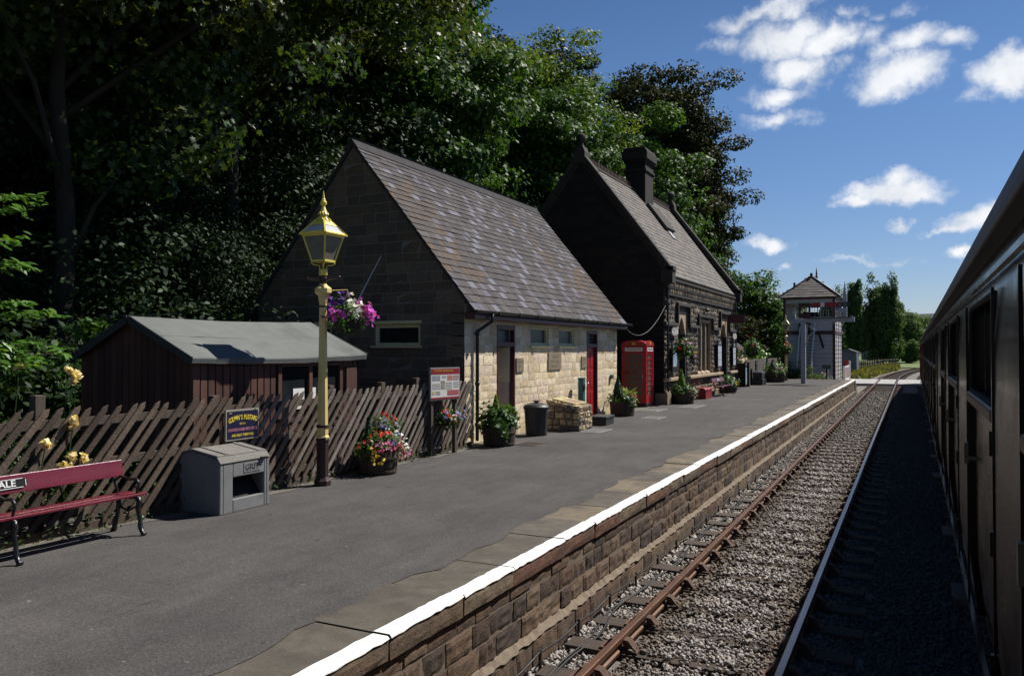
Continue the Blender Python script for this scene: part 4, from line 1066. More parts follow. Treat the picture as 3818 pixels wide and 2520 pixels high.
for y_, h in ((2.7, 2.15), (5.05, 2.28), (7.35, 2.16), (9.62, 2.2), (10.95, 2.2), (12.0, 2.24), (13.7, 2.1)):
    b = MB(fo); b.box(FXX - .155, FXX - .052, y_ - .055, y_ + .055, .62, h); b.build('post', M_['oldpost'], fe, bevel=.008)
b = MB(fo); b.box(FXX - .02, FXX + .01, FY0, FY1, .80, .90); b.build('gravel_board', M_['oldpost'], fe)

# ------------------------------------------------------------------ brown shed
HX0, HX1, HY0, HY1 = -10.48, -8.09, 7.08, 10.66
ho = (-9.3, 8.8, .62)
hd = thing('garden_shed', ho, 'dark brown timber shed with grey felt roof behind the slanted fence', 'shed')
M_['shed'] = mat('brown_stained_boards', (.08, .03, .02), None, 3, .75, .5, 30, island=[(.085, .034, .023), (.07, .028, .02), (.095, .040, .027), (.062, .026, .019)], stretch=(1, 1, .25))
M_['felt'] = mat('grey_roofing_felt', (.145, .154, .148), (.118, .126, .122), 2.2, .92, .5, 260, dirt=(.075, .082, .076), dscale=1.6, dirt_lo=.48, dirt_hi=.8)
RZs, EZs, RXs = 3.20, 2.655, -9.29
wx0, wx1, wy0, wy1 = HX0 + .1, HX1 - .1, HY0 + .09, HY1 - .09
def boards(mb, o, ex, ey, en, U, V, bw=.125, skip=()):
    u = 0
    while u < U - .01:
        u1 = min(U, u + bw)
        vs = [(0, V)]
        for s in skip:
            if u1 > s[0] + .01 and u < s[1] - .01: vs = [(0, s[2]), (s[3], V)]
        for v0, v1 in vs:
            if v1 - v0 < .01: continue
            o_, a, c_, n = map(Vector, (o, ex, ey, en)); k = rnd.uniform(-.002, .002)
            P = [o_ + a * p + c_ * v + n * d for v in (v0, v1) for p, d in ((u + .003, -.012), (u + .012, .006 + k), (u1 - .012, .006 + k), (u1 - .003, -.012))]
            mb.add(P, [(0, 1, 5, 4), (1, 2, 6, 5), (2, 3, 7, 6), (0, 3, 2, 1), (4, 5, 6, 7)])
        u = u1
WY0, WY1, WZ0, WZ1 = 8.72, 10.1, 1.74, 2.50
b = MB(ho); boards(b, (wx1, wy0, .62), (0, 1, 0), (0, 0, 1), (1, 0, 0), wy1 - wy0, EZs - .62 - .05, skip=[(WY0 - wy0, WY1 - wy0, WZ0 - .62, WZ1 - .62)])
b.build('boarding', M_['shed'], hd)
pls = [(Vector((RXs, 0, RZs - .03)), Vector((.42, 0, .9)).normalized()), (Vector((RXs, 0, RZs - .03)), Vector((-.42, 0, .9)).normalized())]
b = MB(ho); boards(b, (wx0, wy0, .62), (1, 0, 0), (0, 0, 1), (0, -1, 0), wx1 - wx0, 2.6); b.build('gable_boarding', M_['shed'], hd, planes=pls)
b = MB(ho); b.box(wx0, wx1 - .02, wy1 - .04, wy1, .62, 2.6); b.box(wx0, wx0 + .03, wy0, wy1, .62, 2.6); b.box(wx0 + .04, wx1 - .3, wy0 + .05, wy1 - .05, .62, .7); b.build('boarding', M_['shed'], hd)
# sagging felt roof
b = MB(ho); n = 16
for i in range(n + 1):
    t = i / n; y_ = HY0 + (HY1 - HY0) * t; sg = -.03 * math.sin(math.pi * t) + .025 * t
    for x_, z_ in ((HX0, EZs - .02), (-9.9, 2.93 + .003), (RXs, RZs), (-8.7, 2.925), (HX1, EZs)):
        b.v.append((x_, y_, z_ + sg + rnd.uniform(-.003, .003))); 
for i in range(n):
    for j in range(4): b.f.append((5 * i + j, 5 * i + j + 1, 5 * i + j + 6, 5 * i + j + 5)); b.mi.append(0)
k0 = len(b.v)
for i in range(n + 1):
    p = b.v[5 * i + 4]; b.v += [(p[0] + .012, p[1], p[2] - .02), (p[0] - .002, p[1], p[2] - .085 + rnd.uniform(-.006, .006))]
for i in range(n):
    b.f.append((5 * i + 4, k0 + 2 * i, k0 + 2 * i + 2, 5 * i + 9)); b.mi.append(0)
    b.f.append((k0 + 2 * i, k0 + 2 * i + 1, k0 + 2 * i + 3, k0 + 2 * i + 2)); b.mi.append(0)
rf = b.build('roof', M_['felt'], hd, smooth=False)
sm = rf.modifiers.new('thick', 'SOLIDIFY'); sm.thickness = .012; sm.offset = -1
M_['barge'] = mat('green_black_felt_edge', (.045, .05, .045), None, 5, .9)
for yb in (HY0 - .012, HY1 + .012):
    for s in (1, -1):
        b = MB(ho); ex_ = HX1 if s > 0 else HX0
        b.beam((RXs, yb, RZs - .04), (ex_, yb, EZs - .045 + (.025 if yb > 9 else 0)), .022, .10); b.build('barge_board', M_['barge'], rf)
b = MB(ho); b.box(HX0 + .6, HX1 - .2, HY0 + .002, HY0 + .004, 3.2, 3.21); b.tube([(-8.72, HY0, 2.935), (-8.72, 8.9, 2.908), (-8.72, HY1, 2.955)], .006, 4); b.build('felt_seam', M_['felt'], rf)
# windows
w = MB(ho)
for y_ in (WY0, WY0 + .66, WY1): w.box(wx1 - .03, wx1 + .03, y_ - .035, y_ + .035, WZ0, WZ1)
w.box(wx1 - .03, wx1 + .025, WY0 + .035, WY1 - .035, WZ0 - .06, WZ0 - .0); w.box(wx1 - .03, wx1 + .025, WY0 + .035, WY1 - .035, WZ1, WZ1 + .05)
wf = w.build('window', M_['shed'], hd)
w = MB(ho); w.box(wx1 - .02, wx1 - .012, WY0, WY1, WZ0, WZ1); w.build('pane', M_['glassdark'], wf)
w = MB(ho); w.box(wx1 - .004, wx1 + .003, WY0 + .30, WY0 + .54, WZ0 + .12, WZ0 + .43); w.box(wx1 - .004, wx1 + .003, WY0 + .71, WY0 + .80, WZ0 + .2, WZ0 + .43); nt_ = w.build('paper_notice', M_['sign_white'], wf)
w = MB(ho); w.box(wx1 + .006, wx1 + .04, 10.22, 10.48, 2.02, 2.48); w.build('shutter', M_['shed'], hd, bevel=.004)
# ------------------------------------------------------------------ bench
M_['bench'] = mat('crimson_bench_paint', (.15, .012, .028), (.115, .009, .022), 5, .34, .25, 30, spec=.5, coat=.3, dirt=(.10, .02, .03), dscale=6, dirt_lo=.6, dirt_hi=.8)
M_['bench2'] = mat('purple_maroon_bench_paint', (.17, .025, .085), (.13, .02, .06), 5, .35, .2, 30, spec=.5, coat=.3)
M_['iron'] = mat('black_cast_iron', (.012, .012, .013), None, 6, .3, .3, 30, spec=.6)
M_['nameplate'] = mat('black_nameplate', (.012, .012, .012), None, 6, .4)
def bench(loc, label, length, legs, plank, signtext, group):
    """local: y along the bench, +x the front"""
    t = thing('bench', loc, label, 'bench', 0, group)
    q = MB(); h = length / 2
    def board(name, x, z, w, tilt):
        b = MB(); c, s = math.cos(tilt), math.sin(tilt)
        b.obox((x, 0, z), (c * w / 2, 0, s * w / 2), (0, h, 0), (-s * .014, 0, c * .014)); return b.build(name, plank, t, bevel=.006)
    board('seat_plank', .08, .415, .145, R_(4)); board('seat_plank', -.09, .408, .145, R_(2))
    back = board('backrest', -.25, .665, .175, R_(102))
    for y in legs:
        b = MB()
        b.tube([(.16, y, .40), (.17, y, .34), (.15, y, .27), (.185, y, .17), (.19, y, .09), (.225, y, .03), (.25, y, .012)], [.022, .03, .024, .02, .026, .022, .034], 8)
        b.tube([(-.16, y, .40), (-.15, y, .3), (-.17, y, .17), (-.2, y, .08), (-.235, y, .012)], [.022, .026, .02, .024, .034], 8)
        b.beam((.17, y, .39), (-.18, y, .38), .03, .028)
        b.tube([(-.17, y, .42), (-.2, y, .5), (-.25, y, .6), (-.285, y, .73)], [.02, .018, .018, .014], 6)
        b.tube([(-.21, y, .55), (-.12, y, .60), (.02, y, .575), (.12, y, .585), (.165, y, .545), (.155, y, .49), (.11, y, .50)], [.014, .016, .015, .017, .017, .014, .012], 8)
        b.tube([(.15, y, .50), (.13, y, .42)], [.016, .014], 6)
        b.tube([(.13, y, .30), (.0, y, .24), (-.14, y, .28)], .012, 6)
        b.build('iron_leg', M_['iron'], t, smooth=True)
    if signtext:
        n = Vector((math.sin(R_(102)) , 0, -math.cos(R_(102)))); n = Vector((.978, 0, .208)); u = Vector((-.208, 0, .978)); sh = Vector((0, .06 if length > 3 else 0, 0))
        c = Vector((-.25, 0, .665)) + n * .017 + sh
        b = MB(); w_ = .41 if length > 3 else .3
        b.prism([(-w_, -.03), (-w_ + .03, -.05), (w_ - .03, -.05), (w_, -.03), (w_ + .02, 0), (w_, .03), (w_ - .03, .05), (-w_ + .03, .05), (-w_, .03), (-w_ - .02, 0)], c, (0, 1, 0), u, n, -.004, .008)
        s = b.build('nameplate', M_['nameplate'], back)
        b = MB()
        for z0 in (-.044, .040): b.obox(c + u * (z0 + .002) + n * .0095, (0, w_ - .03, 0), u * .003, n * .002)
        for s_ in (-1, 1): b.obox(c + n * .0095 + Vector((0, s_ * (w_ - .004), 0)), (0, .003, 0), u * .03, n * .002)
        b.build('plate_border', M_['sign_white'], s)
        text(signtext, .088, M_['sign_white'], s, c + n * .01, (0, 1, 0), u, n, extrude=.002, sx=1.12 if length > 3 else .82, bold=.0015)
    return t
bg_ = 'benches along the platform'
bench((-7.42, 4.25, PZ), 'crimson plank bench with iron legs and DALE nameplate before the slanted fence', 3.06, (-1.3, .13, 1.42), M_['bench'], 'DARLEY DALE', bg_)
b2 = bench((-7.12, 34.25, PZ), 'purple plank bench on black iron legs against the station building base', 2.3, (-.95, .95), M_['bench2'], 'DARLEY DALE', bg_)
bench((-7.55, 53.2, PZ), 'small distant maroon bench below the far lamp post', 1.8, (-.7, .7), M_['bench2'], None, bg_)

# ------------------------------------------------------------------ grit bin
M_['concrete'] = mat('grey_concrete', (.22, .225, .225), (.17, .175, .178), 6, .92, .9, 190, dirt=(.12, .12, .118), dscale=3, dirt_lo=.55, dirt_hi=.8)
M_['concrete_lid'] = mat('stained_concrete_lid', (.20, .19, .172), (.145, .138, .125), 5, .92, .9, 120)
gb = (-7.23, 7.14, PZ)
gt = thing('grit_bin', gb, 'grey concrete grit bin with sloping lid and GRIT lettering', 'grit bin')
q = MB(gb); D, W, HF, HB = .68, .80, .66, .62      # front face at local x=0
prof = [(-D, 0), (0, 0), (0, HF - .06), (-.06, HF), (-.48, HF + .065), (-D, HF + .02)]
X0 = gb[0]; y0, y1 = gb[1] - W / 2, gb[1] + W / 2
oy0, oy1, oz0, oz1 = y0 + .20, y1 - .09, .16, .42
for ya, yb in ((y0, y0 + .05), (y1 - .05, y1)): q.prism(prof, (X0, ya, PZ), (1, 0, 0), (0, 0, 1), (0, -1, 0), -(yb - ya), 0)
q.box(X0 - .06, X0, y0 + .05, oy0, PZ, PZ + HF - .06); q.box(X0 - .06, X0, oy1, y1 - .05, PZ, PZ + HF - .06)
q.box(X0 - .06, X0, oy0, oy1, PZ, PZ + oz0); q.box(X0 - .06, X0, oy0, oy1, PZ + oz1, PZ + HF - .06)
q.box(X0 - D, X0 - D + .05, y0 + .05, y1 - .05, PZ, PZ + HF - .05); q.box(X0 - D + .05, X0 - .06, y0 + .05, y1 - .05, PZ, PZ + .05)
q.build('body', M_['concrete'], gt, bevel=.012)
q = MB(gb)
q.prism([(.012, HF - .055), (-.055, HF + .025), (-.055, HF - .0), (-.0, HF - .058)][::-1], (X0, y0, PZ), (1, 0, 0), (0, 0, 1), (0, -1, 0), -W, 0)
q.prism([(-.05, HF + .004), (-.05, HF + .034), (-.48, HF + .10), (-.48, HF + .07)], (X0, y0 + .01, PZ), (1, 0, 0), (0, 0, 1), (0, -1, 0), -(W - .02), 0)
q.prism([(-.483, HF + .07), (-.483, HF + .10), (-D - .01, HF + .055), (-D - .01, HF + .025)], (X0, y0 + .01, PZ), (1, 0, 0), (0, 0, 1), (0, -1, 0), -(W - .02), 0)
for ys_ in (y0 + .14, y1 - .16): q.prism([(-.05, HF + .036), (-.05, HF + .046), (-.48, HF + .112), (-.48, HF + .102)], (X0, ys_, PZ), (1, 0, 0), (0, 0, 1), (0, -1, 0), -.05, 0)
lid = q.build('lid', M_['concrete_lid'], gt, bevel=.006)
q = MB(gb); q.box(X0 + .004, X0 + .05, y1 - .17, y1 - .07, PZ + HF - .055, PZ + HF - .04); q.build('handle', M_['black'], lid, bevel=.006)
q = MB(gb); q.prism([(-.3, .05), (-.06, .05), (-.06, .10), (-.3, .40)], (X0, oy0 - .08, PZ), (1, 0, 0), (0, 0, 1), (0, -1, 0), -(oy1 - oy0 + .16), 0); q.build('dark_grit', mat('dark_wet_grit', (.03, .028, .026), (.015, .014, .014), 30, .9, .8, 90), gt)
q = MB(gb); q.box(X0, X0 + .006, gb[1] - .13 + .1, gb[1] + .14 + .1, PZ + .46, PZ + .575); gp = q.build('name_panel', M_['concrete'], gt)
text('GRIT', .105, mat('raised_concrete_letters', (.11, .11, .112), None, 9, .9), gp, Vector((.007, .105, .518)), *FX, extrude=.004, sx=1.0)

# ------------------------------------------------------------------ lamp posts
M_['lampcream'] = mat('cream_lamp_paint', (.74, .56, .21), (.66, .49, .18), 6, .42, .2, 30, spec=.5)
M_['lampyellow'] = mat('yellow_lantern_paint', (.74, .60, .10), (.66, .53, .09), 6, .4, .15, 30, spec=.5)
M_['lampbrown'] = mat('dark_brown_base_paint', (.045, .026, .022), (.035, .02, .018), 6, .4, .2, 30)
M_['lampglass'] = mat('cloudy_lantern_glass', (.20, .19, .155), (.14, .135, .11), 7, .22, .1, 30, spec=.5)
M_['lampglass2'] = mat('white_lantern_roof_glass', (.5, .5, .52), (.36, .36, .38), 7, .25)
def lamp(loc, label, rz=0., group='yellow platform lamp posts'):
    t = thing('lamp_post', loc, label, 'lamp post', rz, group)
    p8 = math.pi / 8
    q = MB(); q.lathe([(.125, 0), (.125, .07), (.105, .10), (.088, .13), (.088, .62), (.1, .64), (.1, .665), (.08, .68)], n=8, ph=p8); q.build('base', M_['lampbrown'], t)
    q = MB(); q.lathe([(.099, .681), (.099, .70), (.084, .72), (.084, .83), (.079, .84), (.056, 2.42), (.056, 2.62), (.06, 2.63)], n=8, ph=p8); pole = q.build('pole', M_['lampcream'], t)
    q = MB(); q.lathe([(.096, .832), (.096, .865), (.086, .872)], n=8, ph=p8); q.lathe([(.064, 2.56), (.064, 2.585)], n=8, ph=p8); q.build('dark_bands', M_['lampbrown'], pole)
    q = MB(); q.lathe([(.06, 2.63), (.07, 2.69), (.075, 2.73), (.125, 2.77), (.125, 2.83), (.1, 2.85), (.06, 2.88), (.05, 2.9)], n=8, ph=p8); q.build('capital', M_['lampcream'], t)
    q = MB(); q.lathe([(.05, 2.9), (.055, 2.94), (.04, 2.97), (.055, 3.0), (.042, 3.02)], n=12)
    q.tube([(-.29, 0, 2.985), (-.25, 0, 2.98), (-.12, 0, 2.962), (.12, 0, 2.962), (.25, 0, 2.98), (.29, 0, 2.985)], [.018, .016, .014, .014, .016, .018], 8); q.ball((-.29, 0, 2.985), .022, 8, 6); q.ball((.29, 0, 2.985), .022, 8, 6)
    q.build('ladder_bar', M_['lampbrown'], t, smooth=True)
    q = MB(); q.lathe([(.055, 3.021), (.06, 3.03), (.06, 3.1), (.052, 3.11)], n=10)
    for a in range(4):
        c, s = math.cos(a * math.pi / 2 + math.pi / 4), math.sin(a * math.pi / 2 + math.pi / 4)
        q.tube([(.05 * c, .05 * s, 3.1), (.052 * c, .052 * s, 3.165), (.13 * c, .13 * s, 3.172), (.165 * c, .165 * s, 3.195), (.15 * c, .15 * s, 3.225), (.11 * c, .11 * s, 3.222)], .009, 6)
    q.build('scroll_bracket', M_['lampyellow'], t, smooth=True)
    # lantern: square tapered cage
    b0, b1, zb, zt = .115, .205, 3.225, 3.60
    q = MB(); cs = [(-1, -1), (1, -1), (1, 1), (-1, 1)]
    for x, y in cs: q.beam((x * b0, y * b0, zb), (x * b1, y * b1, zt), .022, .022)
    for (x, y), (x2, y2) in zip(cs, cs[1:] + cs[:1]):
        q.beam((x * b0, y * b0, zb), (x2 * b0, y2 * b0, zb), .026, .03); q.beam((x * b1, y * b1, zt - .012), (x2 * b1, y2 * b1, zt - .012), .026, .032)
    # roof edge, hips and upper cone
    zr, r1 = 3.83, .07; e = .235
    for (x, y), (x2, y2) in zip(cs, cs[1:] + cs[:1]):
        q.beam((x * e, y * e, zt + .008), (x2 * e, y2 * e, zt + .008), .035, .016)
        q.beam((x * e, y * e, zt + .016), (x * r1, y * r1, zr), .022, .016)
        zm = zt + .015 + (zr - zt) * .52; k = e + (r1 - e) * .52
        q.add([(x * k, y * k, zm), (x2 * k, y2 * k, zm), (x2 * r1, y2 * r1, zr), (x * r1, y * r1, zr)], [(0, 1, 2, 3)])
        k3 = e + (r1 - e) * .12; z3 = zt + .015 + (zr - zt) * .12
        q.add([(x * e, y * e, zt + .012), (x2 * e, y2 * e, zt + .012), (x2 * k3, y2 * k3, z3), (x * k3, y * k3, z3)], [(0, 1, 2, 3)])
    lan = q.build('lantern', M_['lampyellow'], t)
    q = MB(); q.add([(x * (b0 - .004), y * (b0 - .004), zb) for x, y in cs] + [(x * (b1 - .004), y * (b1 - .004), zt - .01) for x, y in cs], [(0, 1, 5, 4), (1, 2, 6, 5), (2, 3, 7, 6), (3, 0, 4, 7), (3, 2, 1, 0)]); q.build('glass', M_['lampglass'], lan)
    q = MB(); k = e + (r1 - e) * .09; k2 = e + (r1 - e) * .55
    q.add([(x * (k - .006), y * (k - .006), zt + .03) for x, y in cs] + [(x * (k2 - .006), y * (k2 - .006), zt + .012 + (zr - zt) * .55) for x, y in cs], [(0, 1, 5, 4), (1, 2, 6, 5), (2, 3, 7, 6), (3, 0, 4, 7)]); q.build('roof_glass', M_['lampglass2'], lan)
    # scalloped crowns and finial
    q = MB()
    for zc, rr, drop in ((3.835, .105, .05), (3.925, .075, .04)):
        for a in range(12):
            a0, a1 = 2 * math.pi * a / 12, 2 * math.pi * (a + 1) / 12; am = (a0 + a1) / 2
            P = lambda r, an, z: (r * math.cos(an), r * math.sin(an), z)
            q.add([P(rr * .45, a0, zc + .045), P(rr * .45, a1, zc + .045), P(rr, a1, zc), P(rr * 1.06, am + .15, zc - drop * .6), P(rr * 1.07, am, zc - drop * .8), P(rr * 1.06, am - .15, zc - drop * .6), P(rr, a0, zc)], [(6, 5, 4, 3, 2, 1, 0)])
    q.lathe([(.06, 3.83), (.05, 3.9), (.045, 3.96), (.03, 4.0), (.022, 4.02), (.03, 4.03), (.045, 4.05), (.05, 4.07), (.045, 4.09), (.03, 4.105), (.034, 4.115), (.022, 4.13), (.003, 4.25)], n=14)
    q.build('finial', M_['lampyellow'], t)
    return t
lamp1 = lamp((-7.56, 8.94, PZ), 'tall cream lamp post with yellow square lantern and flower basket beside the grit bin')
dup(lamp1, loc=(-7.02, 52.6, PZ), label='distant cream lamp post with yellow lantern near the signal post')

# ------------------------------------------------------------------ dustbin, stone plinth, pump, boxes
M_['rubber'] = mat('dark_grey_bin_plastic', (.032, .033, .036), (.024, .025, .027), 5, .5, .2, 40)
do = (-7.62, 16.36, PZ)
t = thing('dustbin', do, 'dark grey ribbed dustbin with domed lid in front of the sandstone wall', 'dustbin')
q = MB()
n = 48; prof = [(.235, 0), (.238, .03), (.275, .60), (.285, .62), (.285, .64)]; b0 = 0
for r, z in prof:
    for k in range(n):
        a = 2 * math.pi * k / n; rr = r + (.006 if (k // 2) % 2 and .02 < z < .61 else 0); q.v.append((rr * math.cos(a), rr * math.sin(a), z))
for i in range(len(prof) - 1):
    for k in range(n): q.f.append((i * n + k, i * n + (k + 1) % n, (i + 1) * n + (k + 1) % n, (i + 1) * n + k)); q.mi.append(0)
q.build('body', M_['rubber'], t)
q = MB(); q.lathe([(.295, .60), (.3, .62), (.3, .655), (.26, .70), (.15, .735), (.05, .745), (.05, .77), (.09, .775), (.09, .79), (.02, .80)], n=28); q.build('lid', M_['rubber'], t, smooth=False)
q = MB(); q.tube([(.27, -.07, .575), (.30, -.06, .575), (.31, 0, .57), (.30, .06, .575), (.27, .07, .575)], .008, 6); q.build('handle', M_['steel'], t)

po = (-7.4, 17.95, PZ)
t = thing('stone_plinth', po, 'rubble stone plinth carrying a sloping information panel beside the dustbin', 'plinth')
q = MB(po); R2 = ((-7.88, 17.52), (-7.02, 18.42))
def rub(o, ex, U, V0, V1, en):
    z = 0; cz = MB(po)
    while z < max(V0, V1) - .04:
        h = min(rnd.uniform(.11, .17), max(V0, V1) - z)
        u = 0
        while u < U - .02:
            L = rnd.uniform(.13, .27); L = U - u if U - u - L < .1 else L
            top = V0 + (V1 - V0) * (u + L / 2) / U
            if z < top - .03: rough_block(q, o, ex, (0, 0, 1), en, u, u + L, z, min(z + h, top), 4, 4, .03, .022, .014, .05)
            u += L
        z += h
rub((-7.88, 17.54, PZ), (1, 0, 0), .84, .75, .60, (0, -1, 0))
rub((-7.06, 17.54, PZ), (0, 1, 0), .86, .60, .60, (1, 0, 0))
M_['rubble'] = mat('mixed_rubble_stone', (.4, .3, .2), None, 8, .92, 1., 40, island=[(.42, .33, .20), (.30, .235, .15), (.50, .40, .25), (.20, .165, .125), (.36, .28, .17), (.12, .105, .09), (.46, .35, .21)])
q.build('rubble_stones', M_['rubble'], t)
q = MB(po); q.prism([(-.84, 0), (0, 0), (0, .57), (-.84, .73)], (-7.045, 17.555, PZ), (1, 0, 0), (0, 0, 1), (0, -1, 0), -.85, 0); core = q.build('mortar_core', M_['mortar'], t)
q = MB(po); tl = Vector((.84, 0, -.16)).normalized(); tn = Vector((.16, 0, .84)).normalized()
for i in range(9):
    for j in range(2):
        rough_block(q, Vector((-7.9, 17.5, PZ + .73)), tl, (0, 1, 0), tn, i * .0965 if True else 0, (i + 1) * .0965, j * .47, j * .47 + .47, 3, 3, .03, .012, .012, .06)
q.build('top_stones', M_['rubble'], t)
q = MB(po); cc = Vector((-7.47, 17.97, PZ + .655 + .045)); q.obox(cc, tl * .31, (0, .36, 0), tn * .012); pn = q.build('information_panel', mat('pale_yellow_panel', (.62, .56, .28), (.55, .5, .25), 8, .35), t)
q = MB(po); q.obox(cc + tn * .0135 - Vector((0, .0, 0)) + tl * .06, tl * .2, (0, .27, 0), tn * .001); q.build('panel_picture', mat('maroon_photo_print', (.20, .06, .055), (.42, .34, .26), 14, .35), pn)
text('DARLEY DALE STATION', .055, M_['maroon'], pn, cc + tn * .0135 - tl * .22 - Vector(po), (0, 1, 0), -tl, tn, extrude=.0008)

pp = (-7.9, 19.85, PZ)
t = thing('pump_post', pp, 'narrow teal painted metal post beside the red door', 'post')
M_['teal'] = mat('teal_paint', (.015, .10, .125), (.012, .08, .10), 6, .4, .2)
q = MB(); q.box(-.07, .07, -.09, .09, 0, 1.16); q.box(-.08, .08, -.1, .1, 1.16, 1.2); q.build('column', M_['teal'], t, bevel=.01)
q = MB(); q.box(.071, .09, -.06, .05, .86, 1.02); q.build('dark_slot', M_['black'], t)
q = MB(); q.tube([(.0, .1, .72), (0, .17, .72), (0, .18, .66)], .02, 8); q.tube([(0, .1, 1.04), (0, .14, 1.06), (.02, .15, 1.0)], .012, 6); q.build('tap', M_['steel'], t)

t = thing('black_chest', (-7.18, 19.5, PZ), 'low black metal chest on the ground beside the stone plinth', 'chest', R_(4))
q = MB(); q.box(-.26, .2, -.36, .4, 0.0, .17); q.build('body', M_['rubber'], t, bevel=.01)
q = MB(); q.box(-.28, .22, -.38, .42, .172, .235); q.build('lid', M_['rubber'], t, bevel=.015)
t = thing('red_trunk', (-7.42, 31.75, PZ), 'small red curved-top trunk on the platform in front of the station', 'trunk')
M_['redbox'] = mat('red_trunk_paint', (.26, .014, .022), (.2, .012, .018), 6, .45, .2)
q = MB(); q.box(-.26, .24, -.52, .52, 0.0, .3); q.build('body', M_['redbox'], t, bevel=.01)
q = MB(); q.prism([(-.27, .302), (.25, .302), (.25, .38), (.17, .44), (-.19, .44), (-.27, .38)], (0, -.54, 0), (1, 0, 0), (0, 0, 1), (0, -1, 0), -1.08, 0)
for y in (-.3, .3): q.box(-.28, .262, y - .03, y + .03, .303, .40)
q.build('lid', M_['redbox'], t, bevel=.008)
# manhole plates
M_['plate'] = mat('galvanised_cover', (.30, .30, .295), (.20, .20, .198), 12, .7, .5, 60)
M_['plate2'] = mat('brown_iron_cover', (.085, .062, .052), (.055, .042, .036), 12, .8, .6, 60)
for i, (x, y, wx, wy, m_, lab) in enumerate(((-6.75, 17.9, .5, 1.0, 'plate', 'pale chequered manhole cover at the foot of the stone plinth'), (-7.0, 14.75, .5, .7, 'plate2', 'rusty brown manhole cover beside the green planted tub'), (-6.55, 22.0, .5, .9, 'plate', 'pale manhole cover in the asphalt right of the black chest'), (-7.35, 24.9, .5, 1.3, 'plate', 'pale manhole cover in front of the red telephone box'), (-6.7, 27.1, .6, 1.7, 'plate', 'large pale manhole cover in front of the station corner'))):
    q = MB((x, y, PZ)); q.box(x - wx / 2, x + wx / 2, y - wy / 2, y + wy / 2, .79, .811)
    k = y - wy / 2 + .04
    while k < y + wy / 2 - .03: q.box(x - wx / 2 + .03, x + wx / 2 - .03, k, k + .03, .8105, .815); k += .07
    tag(q.build('manhole_cover', M_[m_]), lab, 'manhole cover', 'manhole covers in the platform')

# ------------------------------------------------------------------ telephone box
ko = (-8.42, 26.4, PZ)
t = thing('telephone_box', ko, 'bright red telephone box with domed roof standing between the two buildings', 'telephone box')
M_['kiosk'] = mat('kiosk_red_paint', (.38, .014, .022), (.31, .012, .019), 5, .35, .15, 25, spec=.5, coat=.2)
M_['kglass'] = mat('dull_kiosk_glass', (.12, .11, .09), (.07, .065, .055), 5, .15, spec=.5)
M_['gold'] = mat('gold_paint', (.62, .42, .07), None, 9, .45, metal=.3)
h = .44
q = MB(); q.box(-h - .01, h + .01, -h - .01, h + .01, 0.0, .12); q.build('plinth', M_['black'], t, bevel=.01)
q = MB()
for x in (-1, 1):
    for y in (-1, 1): q.box(min(x * h, x * (h - .085)), max(x * h, x * (h - .085)), min(y * h, y * (h - .085)), max(y * h, y * (h - .085)), .12, 1.86)
q.box(-h, h, -h, h, 1.86, 2.08)
q.build('frame', M_['kiosk'], t, bevel=.012)
q = MB(); q.box(-h - .015, h + .015, -h - .015, h + .015, 2.082, 2.11)
for s in (1, -1):
    pts = [(-h - .005, 0)] + [(h + .005, 0)] + [((h + .005) * math.cos(math.pi * k / 14), .16 * math.sin(math.pi * k / 14)) for k in range(1, 14)]
    q.prism(pts, (0, -h - .006 if s > 0 else h + .006, 2.112), (1, 0, 0), (0, 0, 1), (0, -s, 0), -.05, 0)
    q.prism([(p[0], p[1]) for p in pts], (h + .006 if s > 0 else -h - .006, 0, 2.112), (0, s, 0), (0, 0, 1), (s, 0, 0), -.05, 0)
n = 14
for j in range(n + 1):
    for i in range(n + 1):
        x, y = -1 + 2 * i / n, -1 + 2 * j / n
        q.v.append((x * h, y * h, 2.112 + .15 * math.sqrt(max(0, 1 - .98 * x * x)) * .55 + .15 * math.sqrt(max(0, 1 - .98 * y * y)) * .55 - .0))
b0 = len(q.v) - (n + 1) ** 2
for j in range(n):
    for i in range(n): a = b0 + j * (n + 1) + i; q.f.append((a, a + 1, a + n + 2, a + n + 1)); q.mi.append(0)
q.build('roof', M_['kiosk'], t)
for nm, ex, en in (('door', Vector((1, 0, 0)), Vector((0, -1, 0))), ('glazed_side', Vector((0, 1, 0)), Vector((1, 0, 0))), ('glazed_side', Vector((0, -1, 0)), Vector((-1, 0, 0)))):
    q = MB(); zz = Vector((0, 0, 1)); W2 = h - .085
    def pc(u0, u1, z0, z1, d0, d1): q.obox(ex * (u0 + u1) / 2 + zz * (z0 + z1) / 2 + en * (d0 + d1) / 2, ex * (u1 - u0) / 2, zz * (z1 - z0) / 2, en * abs(d1 - d0) / 2)
    d0, d1 = h - .05, h - .015
    pc(-W2, W2, .12, .40, d0, d1); pc(-W2, W2, 1.80, 1.859, d0, d1); pc(-W2, -W2 + .06, .40, 1.80, d0, d1); pc(W2 - .06, W2, .40, 1.80, d0, d1)
    for k in range(1, 8): z = .40 + 1.4 * k / 8; pc(-W2 + .06, W2 - .06, z - .014, z + .014, d0 + .004, d1 - .004)
    for u in (-.19, .19): pc(u - .012, u + .012, .40, 1.80, d0 + .007, d1 - .007)
    dr = q.build(nm, M_['kiosk'], t)
    q = MB(); pc(-W2 + .05, W2 - .05, .39, 1.81, h - .04, h - .034); q.build('glass', M_['kglass'], dr)
    if nm == 'door': q = MB(); pc(W2 - .05, W2 - .025, .95, 1.1, h - .012, h + .02); q.build('handle', M_['steel'], dr, bevel=.006)
q = MB(); q.box(-h + .08, h - .08, h - .05, h - .015, .12, 1.86); q.build('back_panel', M_['kiosk'], t)
